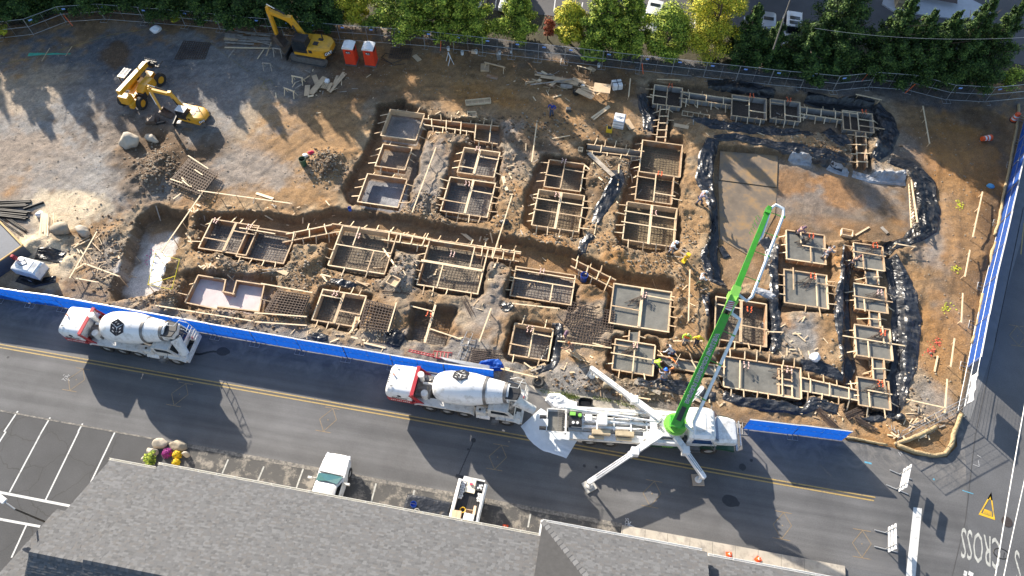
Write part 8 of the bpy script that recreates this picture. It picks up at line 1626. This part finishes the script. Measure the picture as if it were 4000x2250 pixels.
# sawhorses, trays and flat timber frames
def tray(label, x, y, L, Wd, rz, cells, m=None, h=.2, name='wooden_tray', cat='wooden box', floor=True):
    p = WG(x, y); t = thing(name, label, cat, tuple(p), rz); m = m or LUM
    for a, b in (((-L / 2, -Wd / 2), (L / 2, -Wd / 2)), ((L / 2, -Wd / 2), (L / 2, Wd / 2)), ((L / 2, Wd / 2), (-L / 2, Wd / 2)), ((-L / 2, Wd / 2), (-L / 2, -Wd / 2))): mb = MB(); mb.bar((*a, h / 2), (*b, h / 2), .05, h); P_(t, 'side_board', mb, m)
    for k in range(1, cells): u = -L / 2 + L * k / cells; mb = MB(); mb.bar((u, -Wd / 2, h / 2), (u, Wd / 2, h / 2), .04, h); P_(t, 'divider', mb, m)
    if floor: mb = MB(); mb.box(0, 0, .02, L, Wd, .03); P_(t, 'floor_board', mb, PLYL)
tray('long wooden tray with five cells on the brown earth', 1203, 258, 2.4, .6, rad(18), 4, LUM2); tray('small square wooden box frame near the strip forms', 1187, 290, .8, .6, rad(15), 1, LUM2); tray('small square wooden box on the round spoil island', 990, 709, .9, .8, rad(-18), 1, LUM2); tray('wooden box frame at the top of the concrete columns', 2128, 590, .9, .65, rad(-5), 1, LUM2, .35); tray('tiny wooden box beside the shaded strip forms', 1460, 378, .4, .4, 0, 1, LUM2)
tray('flat ladder like timber frame on the clay under the far row', 1750, 291, 2.6, .6, rad(-3), 5, LUM2, .09, 'timber_frame', 'timber frame', False); tray('small wooden crate tray near the fence with orange tape', 1220, 172, .8, .9, rad(10), 1, LUM, .2)
t = thing('wooden_ladder_form', 'long ladder like timber rack standing on the right bank of the muddy pit', 'timber rack', tuple(WG(2292, 512))); a0, a1 = W(2287, 463, .0), W(2293, 573, .0); b0, b1 = W(2292, 452, .9), W(2308, 560, .9)
for p, q in ((a0, a1), (b0, b1)): board('rail', t, p, q, .09, .12, LUM2)
for k in range(14): u = (k + .5) / 14; board('rung', t, a0.lerp(a1, u), b0.lerp(b1, u), .09, .04, LUM)
def sawhorse(label, x, y, rz, m=None, L=1.2, h=.75):
    p = WG(x, y); t = thing('sawhorse', label, 'sawhorse', tuple(p), rz); m = m or LUM2; mb = MB(); mb.bar((-L / 2, 0, h), (L / 2, 0, h), .1, .09); P_(t, 'top_beam', mb, m)
    for sx in (-1, 1):
        for sy in (-1, 1): mb = MB(); mb.bar((sx * L * .42, 0, h), (sx * L * .46, sy * .3, 0), .08, .04); P_(t, 'leg', mb, m)
sawhorse('pale sawhorse with plywood pieces left of the pallet', 752, 208, rad(-5)); sawhorse('sawhorse on the pale gravel with a long thin shadow', 732, 240, rad(-15)); sawhorse('white A frame trestle near the fence right of the toilets', 1132, 158, rad(-60), WP_, .8, 1.0); sawhorse('grey trestle standing before the excavator blade', 702, 140, rad(0), GREY_LUM, .9, .9); sawhorse('second grey trestle below the one at the excavator', 676, 175, rad(5), GREY_LUM, .9, .8); sawhorse('wooden trestle with orange board at the plank tray', 1245, 175, rad(-10), LUM, 2.2, .6)
t = thing('worktable', 'wooden worktable with sheet top beside the black bag', 'table', tuple(WG(1512, 240)), rad(0)); mb = MB(); mb.box(0, .1, .85, 1.6, 1.2, .05); P_(t, 'table_top', mb, PLYL)
for sx in (-1, 1):
    for sy in (-1, 1): mb = MB(); mb.bar((sx * .7, sy * .5 + .1, .85), (sx * .7, sy * .5 + .1, 0), .09, .05); P_(t, 'leg', mb, LUM)
t = thing('wooden_pallet', 'small wooden pallet with a white pack among the plywood strips', 'pallet', tuple(WG(822, 218)), rad(-8))
for k in range(5): mb = MB(); mb.box(-.35 + k * .18, 0, .13, .12, .9, .03); P_(t, 'slat', mb, LUM)
mb = MB(); mb.box(0, -.3, .05, .9, .09, .1); mb.box(0, .3, .05, .9, .09, .1); P_(t, 'runner', mb, LUM)
block('white_pack', 'white plastic pack on the small pallet', 'pack', 824, 208, .4, .45, .35, WP_)
# stakes with orange tops and ribbons
for lab, x, y, a in (('orange stake leaning at the upper right fence', 2276, 235, .5), ('orange stake near the first fence bend', 183, 65, -.5), ('tall orange marked stake by the dark spruce', 2167, 205, .35), ('red orange marker board leaning at the fence middle', 1108, 128, .1), ('orange stake near the two fence feet', 1618, 186, -.3), ('orange stake by the excavator arm', 590, 75, -.3)):
    p = WG(x, y); t = thing('marker_stake', lab, 'marker stake', tuple(p)); mb = MB(); mb.bar((0, 0, 0), (a, .2, 1.1), .06, .05); P_(t, 'shaft', mb, CAPO)
# hoses, caution tape
t = thing('caution_tape', 'yellow caution tape strung on sticks round the end of the deep pale pit', 'caution tape', tuple(WG(430, 660))); YT = mat('yellow_tape', (.70, .60, .02), .5); YC = mat('muddy_cord', (.26, .21, .08), .8)
tp_ = [W(391, 637, .9), W(452, 653, .95), W(432, 728, .7), W(372, 716, .7), W(442, 694, .8), W(372, 700, .75)]
mb = MB()
for i in range(4): mb.bar(tp_[i], tp_[i + 1], .02, .08)
mb.bar(tp_[0], tp_[3], .02, .07); P_(t, 'tape', mb, YT, world=True)
for q in tp_[:4]: mb = MB(); mb.bar(q, (q.x, q.y, G(q.x, q.y)), .05, .05); P_(t, 'stick', mb, LUM2, world=True)
def rope(label, pts, r, m, cat='hose', name='hose', dz=.05): P = [WG(x, y, dz) for x, y in pts]; out = []; [out.extend([P[i].lerp(P[i + 1], k / 4) for k in range(4)]) for i in range(len(P) - 1)]; out = [Vector((p.x, p.y, G(p.x, p.y) + dz)) for p in out]; mb = MB(); mb.tube(out, r, 5); return tag(obj(name, mb, m), label, cat)
rope('thin brown line drooping from the trench to the walking worker', [(1500,600),(1560,620),(1620,640),(1640,690),(1660,740)], .015, LUM, 'line', 'string_line'); rope('black hoses coiled beside the second toilet', [(958,150),(985,160),(1010,152),(1000,140),(970,135),(960,145),(990,165),(1030,160)], .03, RUBW); rope('tangled yellow cord on the gravel left of the sawhorse', [(650,195),(668,205),(655,222),(675,228),(662,208),(680,200),(690,218)], .018, YC, 'cord', 'cord'); rope('long faint yellow line across the upper left gravel', [(0,163),(70,150),(180,118),(280,88),(380,72),(440,80)], .015, YC, 'line', 'string_line'); rope('yellow cord running down from the board stack', [(490,88),(530,108),(580,148),(640,192)], .015, YC, 'cord', 'cord')
crumple('green_strip', 'thin strip of green mesh on the upper left gravel', 'mesh strip', [(72,139),(120,137),(178,136)], [.45,.3,.1], mat('green_mesh', (.05, .30, .20), .7), 60, amp=.02, lift=.04, nv=4)
for lab, p, q in (('stick crossing the left part of the green mesh', (106,155), (126,122)), ('stick crossing the right end of the green mesh', (166,142), (182,118))): plank(lab, p, q, .07, LUM)
flat2 = mat('orange_ground_spray', (.65, .10, .06), .8, var=.4, scale=6); flat3 = mat('yellow_ground_spray', (.55, .58, .03), .8, var=.4, scale=6)
def spray(label, x, y, r, m, sd):
    rn = random.Random(sd); mb = MB()
    for k in range(24): p = WG(x + rn.gauss(0, r * .6), y + rn.gauss(0, r * .45), .03); leaf(mb, p, Vector((rn.uniform(-.2, .2), rn.uniform(-.2, .2), 1)).normalized(), rn.uniform(.1, .22), .6, 0, rn)
    o = obj('spray_paint', mb, m); tag(o, label, 'spray paint')
for a in (('upper patch of orange spray paint on the lower right soil', 2357, 861, 14, flat2), ('lower patch of orange spray paint on the lower right soil', 2340, 883, 13, flat2), ('yellow spray patch on the middle of the right slope', 2412, 515, 14, flat3), ('yellow green spray patch beside the second rail of the slope', 2406, 675, 10, flat3), ('yellow green spray patch beside the third rail of the slope', 2380, 775, 14, flat3), ('pink spray dashes on the floor of the pale slab', 385, 650, 20, mat('pink_spray', (.7, .1, .3), .8))): spray(*a, sd=int(a[1]))
# traffic drums
def drum(label, x, y, lay=False, rz=0.):
    p = WG(x, y); t = thing('traffic_drum', label, 'traffic drum', tuple(p), rz); O_ = mat('drum_orange', (.80, .10, .02), .5, var=.04); M = Matrix.Identity(4) if not lay else Matrix.Translation((0, 0, .3)) @ Matrix.Rotation(rad(90), 4, 'Y')
    H_ = [(0, .30), (.22, .29), (.22, .28), (.38, .275), (.38, .265), (.52, .26), (.52, .25), (.68, .245), (.68, .235), (.9, .22), (.93, .20)]
    for i, (a, b, m) in enumerate(((0, 2, O_), (2, 4, WP_), (4, 6, O_), (6, 8, WP_), (8, 10, O_))): mb = MB(); mb.loft([[(H_[k][1] * math.cos(2 * math.pi * j / 18), H_[k][1] * math.sin(2 * math.pi * j / 18), H_[k][0]) for j in range(18)] for k in range(a, b + 1)], caps=(i in (4,))); mb.xform(M); P_(t, 'band', mb, m, smooth=True, auto=40)
    if not lay: mb = MB(); mb.cyl(0, 0, 0, .06, .38, 16); P_(t, 'base_ring', mb, TYRE)
drum('upright orange and white traffic drum at the top right corner', 2548, 303); drum('fallen orange and white traffic drum on the brown slope', 2488, 352, True, rad(200))
def cone(label, x, y, z=.13, tilt=False):
    p = W(x, y); t = thing('traffic_cone', label, 'traffic cone', (p.x, p.y, z), rr.uniform(0, 1)); O_ = MATS['drum_orange']; mb = MB(); mb.box(0, 0, .02, .38, .38, .04); mb.tube([(0, 0, .04), (0, 0, .3)], .14, 14, r2=.085); P_(t, 'cone_body', mb, O_); mb = MB(); mb.tube([(0, 0, .3), (0, 0, .45)], .085, 14, r2=.06); P_(t, 'reflective_collar', mb, WP_); mb = MB(); mb.tube([(0, 0, .45), (0, 0, .68)], .06, 12, r2=.025); P_(t, 'cone_tip', mb, O_)
cone('orange cone on the pavement above the roof, the left one', 1832, 1397); cone('orange cone on the pavement above the roof, the right one', 1905, 1409); cone('small orange cone by the gutter right of the open pickup', 1271, 1327, .0)
# type three barricades
def barricade(label, p, q, zoff=0.):
    a, b = W(*p), W(*q); c = (a + b) / 2; rz = math.atan2((b - a).y, (b - a).x); L = (b - a).length; t = thing('road_barricade', label, 'road barricade', (c.x, c.y, 0), rz)
    for k in range(3): mb = MB(); mb.bar((-L / 2, 0, .55 + k * .45), (L / 2, 0, .55 + k * .45), .05, .24); P_(t, 'white_rail', mb, WP_)
    for s in (-1, 1): mb = MB(); mb.bar((s * L * .33, .04, .05), (s * L * .33, .04, 1.6), .05, .05); P_(t, 'upright', mb, GALV); mb = MB(); mb.bar((s * L * .33, -.75, .04), (s * L * .33, .75, .04), .06, .05); P_(t, 'skid_foot', mb, GALV)
barricade('three rail white road barricade at the end of the centre line', TD(3,3,1285,622), TD(3,3,1335,395)); barricade('three rail white road barricade lower down by the stop bar', TD(3,3,1180,1225), TD(3,3,1180,975))
# planter with mums by the roof corner
for i, (lab, x, y, rx, ry, m) in enumerate((('pale boulder at the left of the flower planter', 404, 1118, .55, .45, ROCKW), ('brown boulder at the top of the flower planter', 448, 1122, .75, .4, ROCK), ('small pale boulder above the green bush', 385, 1138, .45, .35, ROCKW), ('pale boulder at the lower left of the planter', 372, 1158, .4, .35, ROCKW), ('small stone at the right edge of the planter', 470, 1145, .28, .2, ROCKW))): boulder(lab, x, y, rx, ry, .35, 60 + i, m, dz=.4)
def mum(label, x, y, r, m, name='chrysanthemum'):
    p = W(x, y); t = thing(name, label, 'flowering plant', tuple(p)); rn = random.Random(int(x)); mb = MB(); lb = MB()
    for k in range(320):
        v = Vector((rn.gauss(0, 1), rn.gauss(0, 1), abs(rn.gauss(0, 1)))).normalized(); leaf(mb, v * r * rn.uniform(.65, 1.12), (v + Vector((rn.uniform(-.3, .3),) * 3)).normalized(), .10, 1., 0, rn)
        if k % 2: leaf(lb, v * r * rn.uniform(.5, .85), Vector((rn.uniform(-1, 1), rn.uniform(-1, 1), 1)).normalized(), .12, .7, 0, rn)
    P_(t, 'blossoms', mb, m, kind='stuff'); P_(t, 'leaves', lb, LV['green'][1], kind='stuff')
mum('purple flowering mum in the boulder planter', 421, 1141, .36, mat('purple_flowers', (.32, .02, .22), .7, var=.2)); mum('upper yellow flowering mum in the boulder planter', 447, 1145, .34, mat('yellow_flowers', (.75, .50, .01), .7, var=.2)); mum('lower yellow flowering mum half hidden by the gutter', 444, 1164, .30, MATS['yellow_flowers'])
tree('small grey green bush at the left of the flower planter', 388, 1160, 1.0, .6, 'bro', 'green', name='shrub', cat='shrub', n=1200)
t = thing('lamp_post', 'street lamp with a pale arm at the lower left parking lot', 'lamp post', (W(97, 2113 / 1.5528).x, W(97, 2113 / 1.5528).y, 0)); hx = W(38, 1281, 6.0); mb = MB(); P0 = Vector((hx.x + 0.0, hx.y, 0))
t.location = (hx.x, hx.y, 0); t.matrix_basis = Matrix.Translation(t.location); mb.tube([(0, 0, 0), (0, 0, 6)], .07, 8, r2=.05); P_(t, 'pole', mb, BLKP); mb = MB(); mb.tube([(0, 0, 6), (-.8, .3, 6.15)], .04, 6); P_(t, 'arm', mb, GALV); mb = MB(); mb.box(-1.1, .42, 6.15, .8, .35, .12, rz=-.35); P_(t, 'lamp_head', mb, WP_, bevel=.03)
# dark liner in the parking strip with buckets
crumple('pit_liner', 'shiny black liner in the cut out bay next to the open pickup', 'plastic sheet', [(1018,1268),(1075,1280),(1132,1292)], [1.5,1.5,1.5], BLK2, 70, amp=.05, lift=.05)
tub_thing('bucket', 'blue lidded bucket on the black liner', 'bucket', 1042, 1272, .2, .42, BDR, BDR, .05); tub_thing('bucket', 'white bucket with black funnel on the black liner', 'bucket', 1050, 1289, .18, .4, WBK, BLKP, .05)
# overhead wires
def wire(label, p, q, z, r, m, sag=.5, n=16):
    a, b = W(*p, z), W(*q, z); mb = MB(); mb.tube([a.lerp(b, k / n) - Vector((0, 0, sag * 4 * (k / n) * (1 - k / n))) for k in range(n + 1)], r, 6); return tag(obj('overhead_wire', mb, m), label, 'overhead wire')
CBL = mat('pale_cable', (.60, .60, .58), .5); wire('left one of the two pale overhead wires crossing the street corner', (2720, 330), (2500, 1475), 9, .03, CBL); wire('right one of the two pale overhead wires crossing the street corner', (2760, 500), (2520, 1475), 9, .025, CBL); wire('thick dark cable running down past the white car with roof windows', (1995, -20), (1945, 125), 8, .07, RUBW, .2); wire('thin pale cable in front of the right conifer clump', (2050, 71), (2600, 93), 9, .009, GALV, .6)
p = W(*TD(3,3,2340,1225), 8.5); mb = MB(); mb.tube([p + Vector((math.cos(a) * .4, math.sin(a) * .28, 0)) for a in [2 * math.pi * k / 14 for k in range(15)]], .035, 6); mb.tube([p + Vector((0, 0, .3)), p + Vector((.1, -.2, 0))], .02, 4); tag(obj('cable_snowshoe', mb, RUBW), 'black cable storage loop hanging on the left overhead wire', 'cable loop')
# north side island with stone gate post and dark bench
isl = MB(); c = P2((2218, 12), (2245, 30), (2420, 52), (2490, 50), (2495, 28), (2420, -10), (2260, -30), (2225, -10)); isl.prism(c, .0, .15); tag(obj('kerb_island', isl, mat('pale_island', (.40, .42, .46), .8, var=.08)), 'pale concrete island in the north drive behind the conifers', 'traffic island')
t = thing('brick_kiosk', 'tan stone faced pier at the left end of the concrete island', 'stone pier', tuple(W(2265, 22, .15))); mb = MB(); mb.box(0, 1.2, 1.5, 1.0, 2.4, 3.0); P_(t, 'core', mb, mat('mortar', (.30, .27, .22), .9)); SM = [mat('stone_block_%d' % k, c_, .85, var=.15) for k, c_ in enumerate(((.45, .34, .2), (.33, .25, .16), (.52, .42, .27)))]
me_st = None
for zc in range(9):
    for k in range(4):
        mb = MB(); mb.box(-.52, .3 + k * .6, .17 + zc * .33, .06, .55, .29); mb.v = [(x, y + (.15 if zc % 2 else 0) * 0, z) for x, y, z in mb.v]; P_(t, 'stone', mb, SM[(zc * 3 + k) % 3])
    for k in range(2): mb = MB(); mb.box(-.25 + k * .5, -.03, .17 + zc * .33, .46, .06, .29); P_(t, 'stone', mb, SM[(zc + k) % 3])
t = thing('dark_bench', 'dark slatted bench on the concrete island', 'bench', tuple(W(2350, 8, .15)), rad(-8))
for k in range(8): mb = MB(); mb.box(0, k * .18, .5, 4.2, .13, .05); P_(t, 'slat', mb, mat('dark_slats', (.06, .035, .035), .6))
# unseen block added north of the view to shade the right conifers
t = thing('north_shade_block', 'tall plain block added unseen beyond the top edge to cast shade', 'building', (6, 92, 0)); mb = MB(); mb.box(0, 0, 9.5, 34, 12, 19); P_(t, 'wall', mb, WALLM); mb = MB(); mb.box(0, 0, 19.15, 34.6, 12.6, .3); P_(t, 'roof', mb, SH[0])
for zc in range(5):
    for k in range(10): mb = MB(); mb.box(-15 + k * 3.3, -6.02, 2.4 + zc * 3.6, 1.5, .08, 1.7); P_(t, 'window', mb, GLS)
